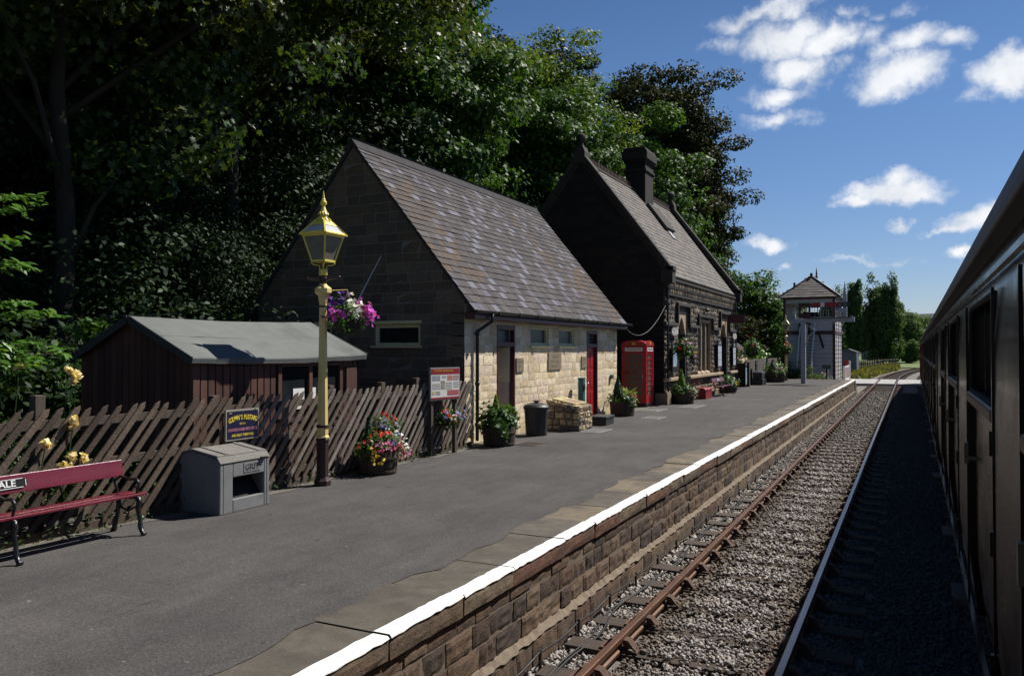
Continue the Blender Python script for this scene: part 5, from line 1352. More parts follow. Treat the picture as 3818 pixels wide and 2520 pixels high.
for ex, en in ((Vector((1, 0, 0)), Vector((0, -1, 0))), (Vector((0, 1, 0)), Vector((1, 0, 0)))):
    q = MB(); c = en * (h + .004) + Vector((0, 0, 1.965)); q.obox(c, ex * .31, (0, 0, .062), en * .004); s_ = q.build('sign_panel', M_['sign_white'], t)
    text('TELEPHONE', .098, M_['black'], s_, c + en * .006, ex, (0, 0, 1), en, extrude=.001, sx=.98)
    q = MB(); c = en * (h + .012) + Vector((0, 0, 2.155))
    cr_ = [(-.055, -.035), (.055, -.035), (.06, -.01), (.085, .045), (.05, .03), (.03, .06), (.0, .04), (-.03, .06), (-.05, .03), (-.085, .045), (-.06, -.01)]
    q.prism(cr_, c, ex, (0, 0, 1), en, -.006, .004); q.build('crown_emblem', M_['gold'], t)
q = MB(); q.box(-h + .1, -h + .2, -.2, .2, .9, 1.5); q.box(-.25, .25, .28, .36, .95, 1.5); q.build('telephone_set', M_['black'], t)
q = MB(ko); q.tube([(-8.95, 25.95, 1.98), (-8.65, 25.93, 1.98), (-8.35, 25.9, 1.98)], .012, 6); tag(q.build('short_rail', M_['red'], None), 'thin red rail projecting beside the telephone box', 'rail')

# ------------------------------------------------------------------ signs and posters
def panel(name, o, wdt, hgt, label, cat, face, fm, ex=(0, 1, 0), en=(1, 0, 0), thick=.03, border=.02, group=None):
    t = thing(name, o, label, cat, 0, group); ex, en = Vector(ex), Vector(en); z = Vector((0, 0, 1))
    q = MB(); q.obox((0, 0, 0), ex * wdt / 2, z * hgt / 2, en * thick / 2); q.build('frame', fm, t, bevel=.003)
    q = MB(); q.obox(en * (thick / 2 + .001), ex * (wdt / 2 - border), z * (hgt / 2 - border), en * .0012); f = q.build('face', face, t)
    return t, f, ex, z, en, thick / 2 + .0035
M_['navy'] = mat('navy_enamel', (.012, .012, .045), (.010, .010, .03), 5, .4)
M_['yellow_l'] = mat('yellow_lettering', (.70, .55, .05), None, 9, .5)
M_['pink_l'] = mat('pink_lettering', (.55, .22, .30), None, 9, .5)
M_['grey_frame'] = mat('grey_wood_frame', (.30, .27, .235), (.2, .18, .155), 5, .8)
t, f, ex, z, en, d = panel('advertising_sign', (-7.835, 7.67, 1.77), .58, .40, 'navy advertising sign with yellow mustard lettering fixed to the fence', 'sign', M_['navy'], M_['grey_frame'], thick=.03, border=.022)
mid = en * d
# arched headline: letters on a shallow curve
hl = "COLMAN'S MUSTARD"; n = len(hl)
for part, y0, y1 in (("COLMAN'S", -.245, -.005), ('MUSTARD', .02, .25)):
    k = len(part)
    for i, c_ in enumerate(part):
        yv = y0 + (y1 - y0) * (i + .5) / k; zz = .095 - .55 * yv * yv * 1.2
        text(c_, .088, M_['yellow_l'], f, mid + Vector((0, yv, zz)), *FX, extrude=.001, sx=.62, bold=.003)
text('WITH', .038, M_['yellow_l'], f, mid + Vector((0, -.01, .012)), *FX, extrude=.001)
text('OUR NOTED COOKED MEATS, PIES ETC.', .05, M_['pink_l'], f, mid + Vector((0, 0, -.062)), *FX, extrude=.001, sx=.56, bold=.001)
text('AND ENJOY THEM MORE.', .046, M_['yellow_l'], f, mid + Vector((0, 0, -.135)), *FX, extrude=.001, sx=.72, bold=.001)
text('EAT', .026, M_['yellow_l'], f, mid + Vector((0, -.21, .155)), *FX, extrude=.001)

ca, sa = math.cos(R_(10)), math.sin(R_(10))
iex, ien = (sa, ca, 0), (ca, -sa, 0)
M_['paper'] = mat('white_poster_paper', (.70, .69, .65), (.64, .63, .6), 6, .5)
M_['alu'] = mat('aluminium_frame', (.34, .35, .36), None, 6, .4, metal=.6)
t, f, ex, z, en, d = panel('notice_board', (-7.72, 12.54, 2.12), .82, .60, 'white illustrated notice board with red bands on wooden legs by the fence', 'notice board', M_['paper'], M_['alu'], iex, ien, .04, .018)
def patch(par, name, u0, u1, v0, v1, m, dd=0): 
    q = MB(); q.obox(Vector(ex) * (u0 + u1) / 2 + z * (v0 + v1) / 2 + Vector(en) * (d + dd), Vector(ex) * (u1 - u0) / 2, z * (v1 - v0) / 2, Vector(en) * .0008); return q.build(name, m, par)
rb_ = mat('crimson_poster_band', (.30, .025, .03), None, 5, .45)
patch(f, 'header_band', -.39, .39, .175, .28, rb_); patch(f, 'footer_band', -.39, .39, -.28, -.245, rb_)
text('The LMS Carriage Association', .05, M_['yellow_l'], f, Vector(ex) * -.05 + z * .245 + Vector(en) * (d + .002), ex, z, en, extrude=.0005, sx=.85)
q = MB()
for u0, u1, v in ((-.37, -.15, .0), (-.37, -.15, -.03), (-.37, -.15, -.06), (-.37, -.15, -.09), (.0, .18, .02), (.0, .18, -.01), (.0, .18, -.04), (.0, .18, -.07), (.0, .18, -.1), (.22, .38, .02), (.22, .38, -.01), (.22, .38, -.04), (.22, .38, -.07), (-.1, .02, .14), (-.1, .02, .115)):
    q.obox(Vector(ex) * (u0 + u1) / 2 + z * v + Vector(en) * d, Vector(ex) * (u1 - u0) / 2, z * .006, Vector(en) * .0008)
q.build('text_lines', mat('grey_print', (.30, .29, .28), None, 9, .6), f)
for u0, u1, v0, v1, c_ in ((-.37, -.15, .06, .155, (.16, .17, .18)), (.05, .2, .06, .155, (.30, .12, .09)), (.22, .38, .06, .155, (.22, .16, .15)), (-.13, .01 - .03, -.1, .06, (.18, .17, .12)), (-.37, -.3, -.2, -.13, (.34, .24, .12)), (-.27, -.15, -.2, -.13, (.2, .21, .18)), (.05, .38, -.22, -.12, (.24, .07, .08))):
    patch(f, 'photo_print', u0, u1, v0, v1, mat('photo_print', c_, tuple(min(.6, x * 2.2) for x in c_), 22, .5))
for sgn in (-1, 1):
    q = MB(); c_ = Vector(ex) * sgn * .33 - Vector(en) * .045; q.box(c_.x - .035, c_.x + .035, c_.y - .035, c_.y + .035, -1.32, .28); q.build('leg', M_['oldpost'], t)

M_['blueposter'] = mat('blue_picture_poster', (.10, .22, .36), (.42, .52, .58), 4, .5)
M_['whiteposter'] = mat('pale_notice_sheet', (.55, .58, .66), (.42, .45, .55), 7, .5)
for y0, y1, z0, z1, fm_, lab, head in ((28.02, 28.72, 1.93, 2.98, 'blueposter', 'tall black poster board with a blue picture by the station corner', None), (35.55, 36.42, 1.95, 3.18, 'whiteposter', 'tall black poster board of pale sheets between window and second doorway', 'LMS'), (38.95, 39.65, 1.95, 3.1, 'whiteposter', 'tall black poster board at the far end of the station front', 'LMS')):
    yc, zc = (y0 + y1) / 2, (z0 + z1) / 2
    t, f, ex, z, en, d = panel('poster_board', (SX + .12, yc, zc), y1 - y0, z1 - z0, lab, 'poster board', M_['nameplate'], M_['black'], thick=.05, border=.03, group='poster boards on the station front')
    W_, H2 = (y1 - y0), (z1 - z0)
    if head:
        for k in (-1, 1):
            for j in range(3): patch(f, 'sheet', k * W_ * .21 - W_ * .18, k * W_ * .21 + W_ * .18, -H2 * .44 + j * H2 * .25, -H2 * .44 + (j + 1) * H2 * .25 - .02, M_[fm_])
        text(head, .17, M_['sign_white'], f, z * (H2 * .39) + en * (d + .002), ex, z, en, extrude=.001, bold=.002)
    else: patch(f, 'picture', -W_ * .36, W_ * .36, -H2 * .30, H2 * .44, M_[fm_])
for y, lab in ((28.42, 'white shaped nameplate sign by the first station doorway'), (39.45, 'white shaped nameplate sign at the far end of the station front')):
    t = thing('wall_sign', (SX + .13, y, 3.42), lab, 'sign', 0, 'white nameplates on the station')
    q = MB(); q.prism([(-.44, -.09), (-.32, -.09), (-.28, -.15), (.28, -.15), (.32, -.09), (.44, -.09), (.44, .09), (.32, .09), (.28, .15), (-.28, .15), (-.32, .09), (-.44, .09)], (0, 0, 0), (0, 1, 0), (0, 0, 1), (1, 0, 0), -.02, .01); s_ = q.build('plate', mat('grey_sign_edge', (.38, .35, .31), None, 5, .6), t)
    q = MB(); q.prism([(-.38, -.055), (.38, -.055), (.38, .055), (-.38, .055)], (0, 0, 0), (0, 1, 0), (0, 0, 1), (1, 0, 0), .0105, .013); q.build('panel', M_['sign_white'], s_)
    text('DARLEY DALE', .105, M_['black'], s_, (.014, 0, 0), *FX, extrude=.001, sx=.95)
t, f, ex, z, en, d = panel('small_sign', (SX + .09, 31.55, 2.58), .74, .34, 'small maroon sign with yellow lettering left of the mullioned window', 'sign', M_['maroon'], M_['black'], thick=.05, border=.02)
text('BOOKING', .12, M_['yellow_l'], f, en * (d + .001) + z * .07, ex, z, en, extrude=.001, sx=1.1); text('OFFICE', .1, M_['sign_white'], f, en * (d + .001) - z * .07, ex, z, en, extrude=.001)
t = thing('hanging_sign', (SX + .5, 38.2, 4.22), 'plain dark maroon sign board projecting beside the second doorway', 'sign')
q = MB(); q.box(-.42, .36, -.02, .02, -.2, .2); q.build('board', M_['maroon'], t); q = MB(); q.box(-.5, .4, -.012, .012, .205, .23); q.build('bracket', M_['black'], t)
# ------------------------------------------------------------------ flowers in tubs and baskets
M_['tub'] = mat('dark_barrel_wood', (.05, .034, .026), None, 4, .8, .7, 30, island=[(.05, .033, .025), (.042, .03, .024), (.06, .04, .03), (.036, .026, .021)], stretch=(1, 1, .3))
M_['hoop'] = mat('rusty_hoop', (.045, .028, .02), None, 8, .7)
M_['wicker'] = mat('dark_wicker', (.035, .022, .015), (.015, .01, .008), 60, .8, .8, 90)
M_['soil'] = mat('dark_soil', (.03, .022, .016), None, 20, .95, .8, 60)
M_['leaf_fl'] = leafmat('bedding_leaves', [(.028, .075, .014), (.05, .12, .022), (.075, .15, .035), (.035, .095, .02)], .45, .3)
M_['leaf_con'] = leafmat('dark_conifer_sprays', [(.018, .05, .02), (.03, .075, .026)], .55, .15)
M_['leaf_lime'] = leafmat('lime_conifer_sprays', [(.13, .24, .02), (.19, .31, .03), (.10, .19, .02)], .5, .3)
M_['leaf_grass'] = leafmat('striped_grass_blades', [(.16, .22, .05), (.24, .28, .09), (.10, .16, .03)], .45, .3)
FLC = {'red': [(.55, .015, .012), (.65, .03, .02)], 'white': [(.78, .78, .80), (.82, .82, .8)], 'pink': [(.62, .07, .28), (.75, .25, .42), (.5, .04, .2)], 'blue': [(.22, .24, .60), (.32, .34, .72)],
       'purple': [(.07, .015, .20), (.11, .03, .30)], 'magenta': [(.50, .05, .48), (.58, .10, .55)], 'yellow': [(.72, .50, .04), (.78, .60, .10)], 'lilac': [(.48, .34, .58), (.58, .46, .66)]}
for k, v in FLC.items(): M_['fl_' + k] = leafmat(k + '_petals', v, .55, .3, .2)

def bush(name, parent, c, rad, n, size, shape, m, up=.5, lo=.5):
    q = unit(n); r = (lo + (1 - lo) * rs.rand(n) ** .5)[:, None]
    a_ = np.arctan2(q[:, 1], q[:, 0]); ph_ = rs.rand(3) * 6.28
    r = r * (1 + .22 * np.sin(3 * a_ + ph_[0]) + .16 * np.sin(5 * a_ + q[:, 2] * 3 + ph_[1]) + .12 * np.sin(9 * a_ + q[:, 2] * 5 + ph_[2]))[:, None]
    P = np.array(c) + q * r * np.array(rad)
    return leaves(name, P, q * .7 + np.array([0, 0, up]) + rs.normal(size=(n, 3)) * .4, size * (.6 + .8 * rs.rand(n)), shape, m, parent)

def blooms(parent, colr, spots, n, size, spread):
    P = []; Nn = []
    for s in spots:
        k = max(2, n // len(spots)); q = rs.normal(size=(k, 3)); P.append(np.array(s) + q * np.array(spread)); Nn.append(q * .35 + np.array([.55, -.35, .55]) + rs.normal(size=(k, 3)) * .3)
    P = np.concatenate(P); Nn = np.concatenate(Nn)
    return leaves(colr + '_flowers', P, Nn, size * (.7 + .6 * rs.rand(len(P))), DISC, M_['fl_' + colr], parent, fold=.25)

def cone(name, parent, c, r, h, n, m, size=.085):
    n = int(n * 1.6); r *= 1.15
    t = rs.rand(n) ** .8; a = rs.rand(n) * 2 * math.pi; rr = r * (1 - t) ** .7 * (.6 + .45 * rs.rand(n)) * np.minimum(1, .5 + t * 4)
    P = np.stack([c[0] + rr * np.cos(a), c[1] + rr * np.sin(a), c[2] + t * h], 1)
    D = np.stack([np.cos(a) * .5, np.sin(a) * .5, np.ones(n)], 1) + rs.normal(size=(n, 3)) * .25
    N_ = np.stack([np.cos(a), np.sin(a), np.full(n, .3)], 1) + rs.normal(size=(n, 3)) * .3
    return leaves(name, P, N_, size * (.7 + .6 * rs.rand(n)), LANCE, m, parent, roll=D)

def tub(loc, r, h, label, spec, leafh=.22, nleaf=900, lsize=.06, lshape=OVAL):
    t = thing('flower_tub', loc, label, 'flower tub', 0, 'planted half barrels on the platform')
    q = MB(); n = 22
    for k in range(n):
        a0, a1 = 2 * math.pi * (k + .04) / n, 2 * math.pi * (k + .96) / n
        prof = [(.90, 0), (.97, .35), (1.0, .7), (.99, 1.0)]
        b0 = len(q.v)
        for p, z in prof:
            for a in (a0, a1): q.v.append((p * r * math.cos(a), p * r * math.sin(a), z * h))
        for i in range(3): q.f.append((b0 + 2 * i, b0 + 2 * i + 1, b0 + 2 * i + 3, b0 + 2 * i + 2)); q.mi.append(0)
        b0 = len(q.v)
        for p in (1.0, .9):
            for a in (a0, a1): q.v.append((p * r * .99 * math.cos(a), p * r * .99 * math.sin(a), h))
        q.f.append((b0, b0 + 1, b0 + 3, b0 + 2)); q.mi.append(0)
    bar = q.build('barrel', M_['tub'], t)
    for z, p in ((.14, .945), (.72, 1.012)):
        q = MB(); q.lathe([(p * r, z * h - .018), (p * r + .006, z * h - .016), (p * r + .006, z * h + .016), (p * r, z * h + .018)], n=28); q.build('hoop', M_['hoop'], bar)
    q = MB(); q.lathe([(.9 * r, h * .86), (.3 * r, h * .95), (.01, h * .97)], n=20); q.build('soil', M_['soil'], t)
    bush('foliage', t, (0, 0, h + leafh * .25), (r * 1.12, r * 1.12, leafh), nleaf, lsize, lshape, M_['leaf_fl'])
    for s in spec:
        if s[0] == 'cone': cone('conifer', t, (s[1], s[2], h), s[3], s[4], s[6], M_[s[5]])
        elif s[0] == 'grass':
            n = s[4]; a = rs.rand(n) * 6.28; P = np.stack([s[1] + .12 * np.cos(a), s[2] + .12 * np.sin(a), np.full(n, h + .22)], 1)
            leaves('grass_blades', P, np.stack([np.cos(a) * .5, np.sin(a) * .5, np.full(n, .5)], 1) + rs.normal(size=(n, 3)) * .2, s[3] * (.8 + .4 * rs.rand(n)), [(-.05, -.5), (.05, -.5), (.04, .2), (0, .5), (-.04, .2)], M_['leaf_grass'], t, fold=.25, roll=np.stack([np.cos(a) * .8, np.sin(a) * .8, np.full(n, .9)], 1))
        else: blooms(t, s[0], s[1], s[2], s[3], s[4])
    return t
tub((-7.52, 10.2, PZ), .32, .36, 'dark half barrel crowded with pink, red, white and yellow flowers next to the lamp post', [
    ('cone', -.08, -.12, .11, .52, 'leaf_con', 500), ('red', [(.15, -.12, .60), (.05, -.05, .62), (.1, .12, .6), (-.05, -.28, .5)], 42, .055, (.06, .06, .03)),
    ('white', [(.22, .22, .54), (.28, .30, .44), (.2, .12, .6), (.28, .36, .36)], 52, .05, (.05, .05, .05)), ('pink', [(.26, .05, .46), (.30, .18, .40), (.26, -.2, .44), (.32, .28, .32), (.24, -.1, .42)], 85, .05, (.05, .08, .04)),
    ('blue', [(.1, .2, .6), (.24, .0, .52)], 18, .05, (.06, .06, .03)), ('yellow', [(.2, -.34, .28), (.26, -.28, .2), (.2, -.36, .36)], 24, .048, (.03, .04, .05))], .24, 1100, .07)
tub((-7.5, 14.3, PZ), .34, .38, 'half barrel of lush green leaves with a few white flowers beside the open doorway', [
    ('cone', -.05, -.05, .13, .62, 'leaf_lime', 500), ('white', [(.3, .2, .42), (.26, .3, .40), (.2, .26, .58)], 34, .055, (.04, .05, .03)), ('red', [(.2, .32, .52)], 5, .06, (.03, .03, .03))], .34, 1700, .085, MAPLE)
tub((-7.62, 22.4, PZ), .37, .42, 'half barrel with dark conifer, arching grass and red flowers by the red door', [
    ('cone', -.1, -.12, .18, .72, 'leaf_con', 900), ('grass', .08, .22, .62, 70), ('red', [(.28, -.02, .60)], 14, .07, (.05, .05, .03)), ('lilac', [(.32, -.04, .46), (.32, .08, .48)], 22, .055, (.04, .06, .03)), ('white', [(.2, .26, .58)], 10, .06, (.04, .05, .04)), ('yellow', [(.26, .34, .48)], 10, .05, (.04, .05, .04))], .24, 1000, .08)
tub((-7.35, 28.4, PZ), .40, .40, 'half barrel with lime cone shrub and pale lilac flowers at the station corner', [
    ('cone', -.06, .0, .19, .82, 'leaf_lime', 900), ('lilac', [(.22, .36, .44), (.1, .46, .40), (.3, .42, .32)], 70, .075, (.08, .1, .06)), ('white', [(.2, .4, .46), (.3, .3, .4)], 40, .08, (.07, .1, .06)), ('red', [(.3, -.1, .42)], 7, .07, (.08, .08, .03))], .26, 1000, .09)
tub((-7.3, 49.9, PZ), .62, .55, 'distant large dark tub with conifer and orange red flowers near the wooden screen', [
    ('cone', -.1, -.3, .25, .75, 'leaf_con', 400), ('red', [(.4, .45, .65), (.3, .3, .75)], 26, .10, (.1, .12, .06))], .5, 800, .13)
tub((-7.5, 36.6, PZ), .5, .35, 'low trough of green leaves and yellow flowers behind the purple bench', [('yellow', [(.3, .5, .45)], 10, .1, (.08, .1, .04)), ('white', [(.2, .4, .5)], 8, .09, (.1, .1, .04))], .32, 700, .12)

def basket(loc, r, label, spec, leafh, nleaf, lsize, name='hanging_basket', trough=False, chain=None, group='baskets of flowers'):
    t = thing(name, loc, label, 'flower basket', 0, group)
    q = MB()
    if trough: q.prism([(-r * .55, 0), (r * .55, 0), (r * .75, r * .8), (-r * .75, r * .8)], (0, -r, -r * .4), (1, 0, 0), (0, 0, 1), (0, -1, 0), -2 * r, 0)
    else: q.lathe([(r * .45, -r * .85), (r * .78, -r * .6), (r * .95, -r * .2), (r, 0), (r * 1.03, .02), (r * .9, .02)], n=18)
    q.build('basket', M_['wicker'], t)
    bush('foliage', t, (0, 0, leafh * .25), (r * 1.35, r * 1.35, leafh), nleaf, lsize, OVAL, M_['leaf_fl'])
    for s in spec: blooms(t, *s)
    if chain:
        q = MB()
        for p in chain: q.tube(p, .006, 4)
        q.build('hanger', M_['lampcream'] if name == 'hanging_basket' and loc[1] < 20 else M_['black'], t)
    return t
basket((-7.30, 9.17, 3.16), .2, 'hanging basket of purple, magenta and white petunias on the near lamp post', [
    ('purple', [(-.12, -.16, .25), (-.02, -.1, .3), (-.2, -.18, .12)], 32, .075, (.06, .07, .05)), ('magenta', [(-.02, -.26, .12), (.02, -.12, .1), (.22, .16, .12), (.18, .26, .06)], 60, .072, (.05, .06, .05)),
    ('white', [(.14, .02, .20), (.06, .06, .3), (.18, -.02, .10)], 30, .085, (.05, .05, .05)), ('magenta', [(.12, .18, .26), (.16, .24, .16)], 26, .07, (.05, .05, .05))], .24, 700, .055,
    chain=[[(-.26, -.23, .44), (.0, 0, .46)], [(0, 0, .46), (.17, 0, .02)], [(0, 0, .46), (-.17, .05, .02)], [(0, 0, .46), (0, .17, .02)]])
tag(MB().tube([(-7.20, 9.25, 3.42), (-7.08, 9.36, 3.75), (-6.92, 9.46, 4.12)], [.014, .01, .007], 6).build('plant_cane', M_['steel']), 'thin pale cane sticking up out of the lamp post flower basket', 'cane')
for (y, lab, sp) in ((10.62, 'small fence trough of red, white and blue flowers near the lamp post', [('red', [(.06, .05, .24), (.08, .16, .16)], 16, .055, (.05, .05, .04)), ('blue', [(.1, -.12, .14), (.1, -.04, .08), (.12, -.14, .04)], 34, .05, (.05, .06, .04)), ('white', [(.12, .12, .02)], 8, .055, (.03, .05, .03))]),
                    (12.62, 'small fence trough of mixed flowers under the illustrated notice board', [('red', [(.04, -.12, .2)], 12, .06, (.04, .05, .04)), ('blue', [(.08, -.22, .12), (.06, .26, .16), (.1, .3, .06)], 36, .05, (.05, .06, .05)), ('white', [(.12, -.08, .06)], 16, .055, (.04, .07, .03)), ('pink', [(.12, .1, .05)], 12, .05, (.04, .06, .04))])):
    basket((-7.70, y, 1.42), .19, lab, sp, .2, 420, .055, 'flower_trough', True)
basket((-7.25, 28.0, 2.72), .26, 'hanging basket with trailing leaves and pink flowers at the station corner', [('magenta', [(.15, .25, .22), (.1, .3, .12)], 24, .10, (.06, .08, .05)), ('red', [(.0, -.3, .25), (.1, -.1, .3), (.05, -.32, .1)], 6, .09, (.05, .05, .05))], .34, 600, .10, chain=[[(-.5, 0, .75), (0, 0, .75)], [(0, 0, .75), (.22, 0, 0)], [(0, 0, .75), (-.22, 0, 0)]])
basket((-7.15, 41.4, 2.7), .32, 'hanging basket of red and pink flowers beyond the far station corner', [('red', [(.1, .3, .25), (0, -.3, .3)], 9, .11, (.1, .12, .06)), ('pink', [(.2, .2, .2)], 5, .11, (.1, .1, .06))], .45, 600, .14, chain=[[(-.6, 0, .95), (.1, 0, .95)], [(0, 0, .95), (.28, 0, 0)], [(0, 0, .95), (-.28, 0, 0)]])
basket((-6.98, 52.4, 2.75), .3, 'distant hanging basket of bright red flowers on the far lamp post', [('red', [(.1, -.2, .3), (.1, .2, .22), (.2, .3, .1), (0, 0, .4)], 30, .12, (.12, .14, .08))], .35, 400, .13)

# ------------------------------------------------------------------ trees
M_['bark'] = mat('grey_brown_bark', (.034, .028, .021), (.018, .015, .012), 5, .95, .9, 14, stretch=(1, 1, .3))
LEAF = {
 'maple': leafmat('maple_leaves', [(.028, .074, .015), (.046, .112, .022), (.066, .145, .03), (.036, .092, .018)], .55, .32, .2),
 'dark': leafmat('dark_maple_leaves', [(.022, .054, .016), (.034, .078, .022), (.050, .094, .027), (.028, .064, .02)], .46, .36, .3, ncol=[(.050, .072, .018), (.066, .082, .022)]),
 'lime': leafmat('lime_tree_leaves', [(.09, .15, .022), (.13, .20, .034), (.18, .24, .05)], .5, .38, .2, ncol=[(.035, .085, .015), (.055, .11, .02)], nscale=.16),
 'copper': leafmat('copper_leaves', [(.020, .030, .010), (.030, .040, .013), (.042, .046, .017), (.022, .040, .012)], .6, .25, .1),
 'poplar': leafmat('poplar_leaves', [(.052, .105, .032), (.075, .135, .045), (.10, .165, .06)], .6, .35, .12),
 'deep': leafmat('shade_darkened_leaves', [(.010, .024, .010), (.017, .036, .013), (.024, .046, .016)], .55, .15, .14),  # darker leaf colour carries the shade low in the wood
 'shrub': leafmat('shrub_leaves', [(.025, .055, .016), (.04, .085, .022), (.06, .11, .03)], .45, .28),
 'bright': leafmat('bright_young_leaves', [(.06, .15, .02), (.09, .20, .03), (.12, .24, .04)], .35, .4, .5),
}
def make_tree(name, loc, H, rad, cz, kind, ncl, per, rc, lsize, shape, label, cat='tree', group=None, lo=.5, trunk=.28, upb=.45, limbs=9, sc=(1.15, 1.15, .7)):
    t = thing(name, loc, label, cat, 0, group)
    cen, d = clusters((0, 0, cz), rad, ncl, lo)
    keep = cen[:, 2] > .6; cen, d = cen[keep], d[keep]
    P, Nn = clump_leaves(cen, d, rc, per, upb, sc)
    ni = int(len(P) * .22); q_ = unit(ni); Pi = np.array((0, 0, cz)) + q_ * (rs.rand(ni)[:, None] ** .4) * .86 * np.array(rad)
    k_ = Pi[:, 2] > 1.2; Pi = Pi[k_]
    P = np.concatenate([P, Pi]); Nn = np.concatenate([Nn, rs.normal(size=Pi.shape) + np.array([0, 0, .3])])
    sz_ = np.concatenate([lsize * (.6 + .7 * rs.rand(len(P) - len(Pi))), lsize * (1.0 + .5 * rs.rand(len(Pi)))])
    leaves('crown', P, Nn, sz_, shape, LEAF[kind], t)
    q = MB(); top = cz + rad[2] * .55; pts = [(.0, 0, -.6)]
    for i in range(1, 7):
        f = i / 6; pts.append((.12 * math.sin(i * 1.7 + loc[0]) * rad[0] * .3 * f, .12 * math.cos(i * 2.1 + loc[1]) * rad[1] * .3 * f, top * f))
    q.tube(pts, [trunk * (1.25 if i == 0 else 1 - .8 * i / 6) for i in range(7)], 10)
    idx = rs.permutation(len(cen))[:limbs]
    for k in idx:
        c = cen[k]; f = min(.9, max(.25, (c[2] * .62) / top)); i = f * 6; a = Vector(pts[int(i)]).lerp(Vector(pts[min(6, int(i) + 1)]), i % 1)
        m1 = a.lerp(Vector(c), .5) + Vector((0, 0, .12 * rad[2] * rnd.uniform(.2, 1)))
        q.tube([a, m1, Vector(c)], [trunk * .42 * (1 - f * .5), trunk * .25 * (1 - f * .4), trunk * .06], 6)
    q.build('trunk', M_['bark'], t, smooth=True)
    return t
def ter(x, y): return terrain(x, y) - .05
wg = 'trees of the wood behind the station'
def T(x, y): return (x, y, ter(x, y))
# the row behind the buildings
tA = make_tree('maple_tree', T(-20.2, 28.8), 22, (4.9, 5.0, 8.4), 11.3, 'maple', 260, 260, 1.2, .22, MAPLE, 'big mid green maple towering over the toilet block roof', group=wg, limbs=14)
tB = make_tree('lime_tree', T(-19.2, 41), 20, (5.0, 5.0, 7.4), 11.3, 'lime', 240, 270, 1.1, .21, OVAL, 'yellow green tree in flower between the maple and the copper tree', group=wg)
tC = make_tree('copper_tree', T(-15.6, 55), 23, (5.0, 5.2, 9.2), 13.0, 'copper', 300, 300, 1.2, .25, OVAL, 'tall dark copper leaved tree standing against the sky behind the station', group=wg, lo=.45)
tD = make_tree('maple_tree', T(-14.9, 46.5), 17, (4.0, 4.0, 7.2), 9.0, 'maple', 190, 260, 1.05, .22, MAPLE, 'shorter green maple leaning out behind the station chimney', group=wg)
# the dark trees at the left
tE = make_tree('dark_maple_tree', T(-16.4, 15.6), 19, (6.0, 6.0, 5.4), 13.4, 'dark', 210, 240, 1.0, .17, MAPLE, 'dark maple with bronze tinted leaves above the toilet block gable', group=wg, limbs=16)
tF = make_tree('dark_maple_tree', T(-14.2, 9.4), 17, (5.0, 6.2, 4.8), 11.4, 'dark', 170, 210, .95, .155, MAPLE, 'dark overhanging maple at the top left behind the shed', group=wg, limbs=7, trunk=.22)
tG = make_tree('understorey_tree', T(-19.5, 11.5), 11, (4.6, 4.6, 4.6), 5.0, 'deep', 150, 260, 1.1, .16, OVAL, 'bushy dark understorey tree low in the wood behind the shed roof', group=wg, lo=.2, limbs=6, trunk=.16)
def more(src, x, y, s, rz, label, grp=wg):
    return dup(src, loc=T(x, y), rz=rz, scale=(s, s, s), label=label)
more(tE, -21.5, 22.5, 1.1, 1.0, 'second row dark tree filling the gap left of the big maple')
more(tF, -22.0, 12.0, 1.15, 2.2, 'tall dark tree deep in the wood behind the shed')
more(tE, -20.5, 4.5, 1.1, 3.0, 'dark tree at the far left edge behind the rose bushes')
more(tF, -27, 19, 1.3, .6, 'shadowy tree in the third row of the wood')
more(tA, -28, 33, 1.0, 2.0, 'green maple behind the lime tree showing over its left shoulder')
more(tC, -24, 50, .95, 1.2, 'dark tree behind the lime tree and the station ridge')
more(tF, -28, 8, 1.3, 3.9, 'shadowed tree high on the bank at the left')
more(tE, -30, 28, 1.3, 4.4, 'tall dark tree on the bank behind the big maple')
more(tD, -17.0, 38.0, .95, 2.4, 'bushy maple in the gap between the two station roofs')
more(tD, -16.6, 62, 1.0, 4.0, 'green tree at the foot of the copper tree')

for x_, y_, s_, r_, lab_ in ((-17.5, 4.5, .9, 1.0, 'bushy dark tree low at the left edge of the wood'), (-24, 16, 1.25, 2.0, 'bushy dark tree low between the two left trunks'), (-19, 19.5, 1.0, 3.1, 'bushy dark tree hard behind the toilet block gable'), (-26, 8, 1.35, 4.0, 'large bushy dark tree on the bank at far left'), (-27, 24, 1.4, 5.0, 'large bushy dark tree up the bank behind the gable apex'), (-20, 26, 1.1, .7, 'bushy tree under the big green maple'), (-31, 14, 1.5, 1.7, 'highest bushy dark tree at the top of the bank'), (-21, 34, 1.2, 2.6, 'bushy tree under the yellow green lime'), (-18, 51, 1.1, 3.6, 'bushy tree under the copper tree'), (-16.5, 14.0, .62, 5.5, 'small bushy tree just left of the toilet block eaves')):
    more(tG, x_, y_, s_, r_, lab_)
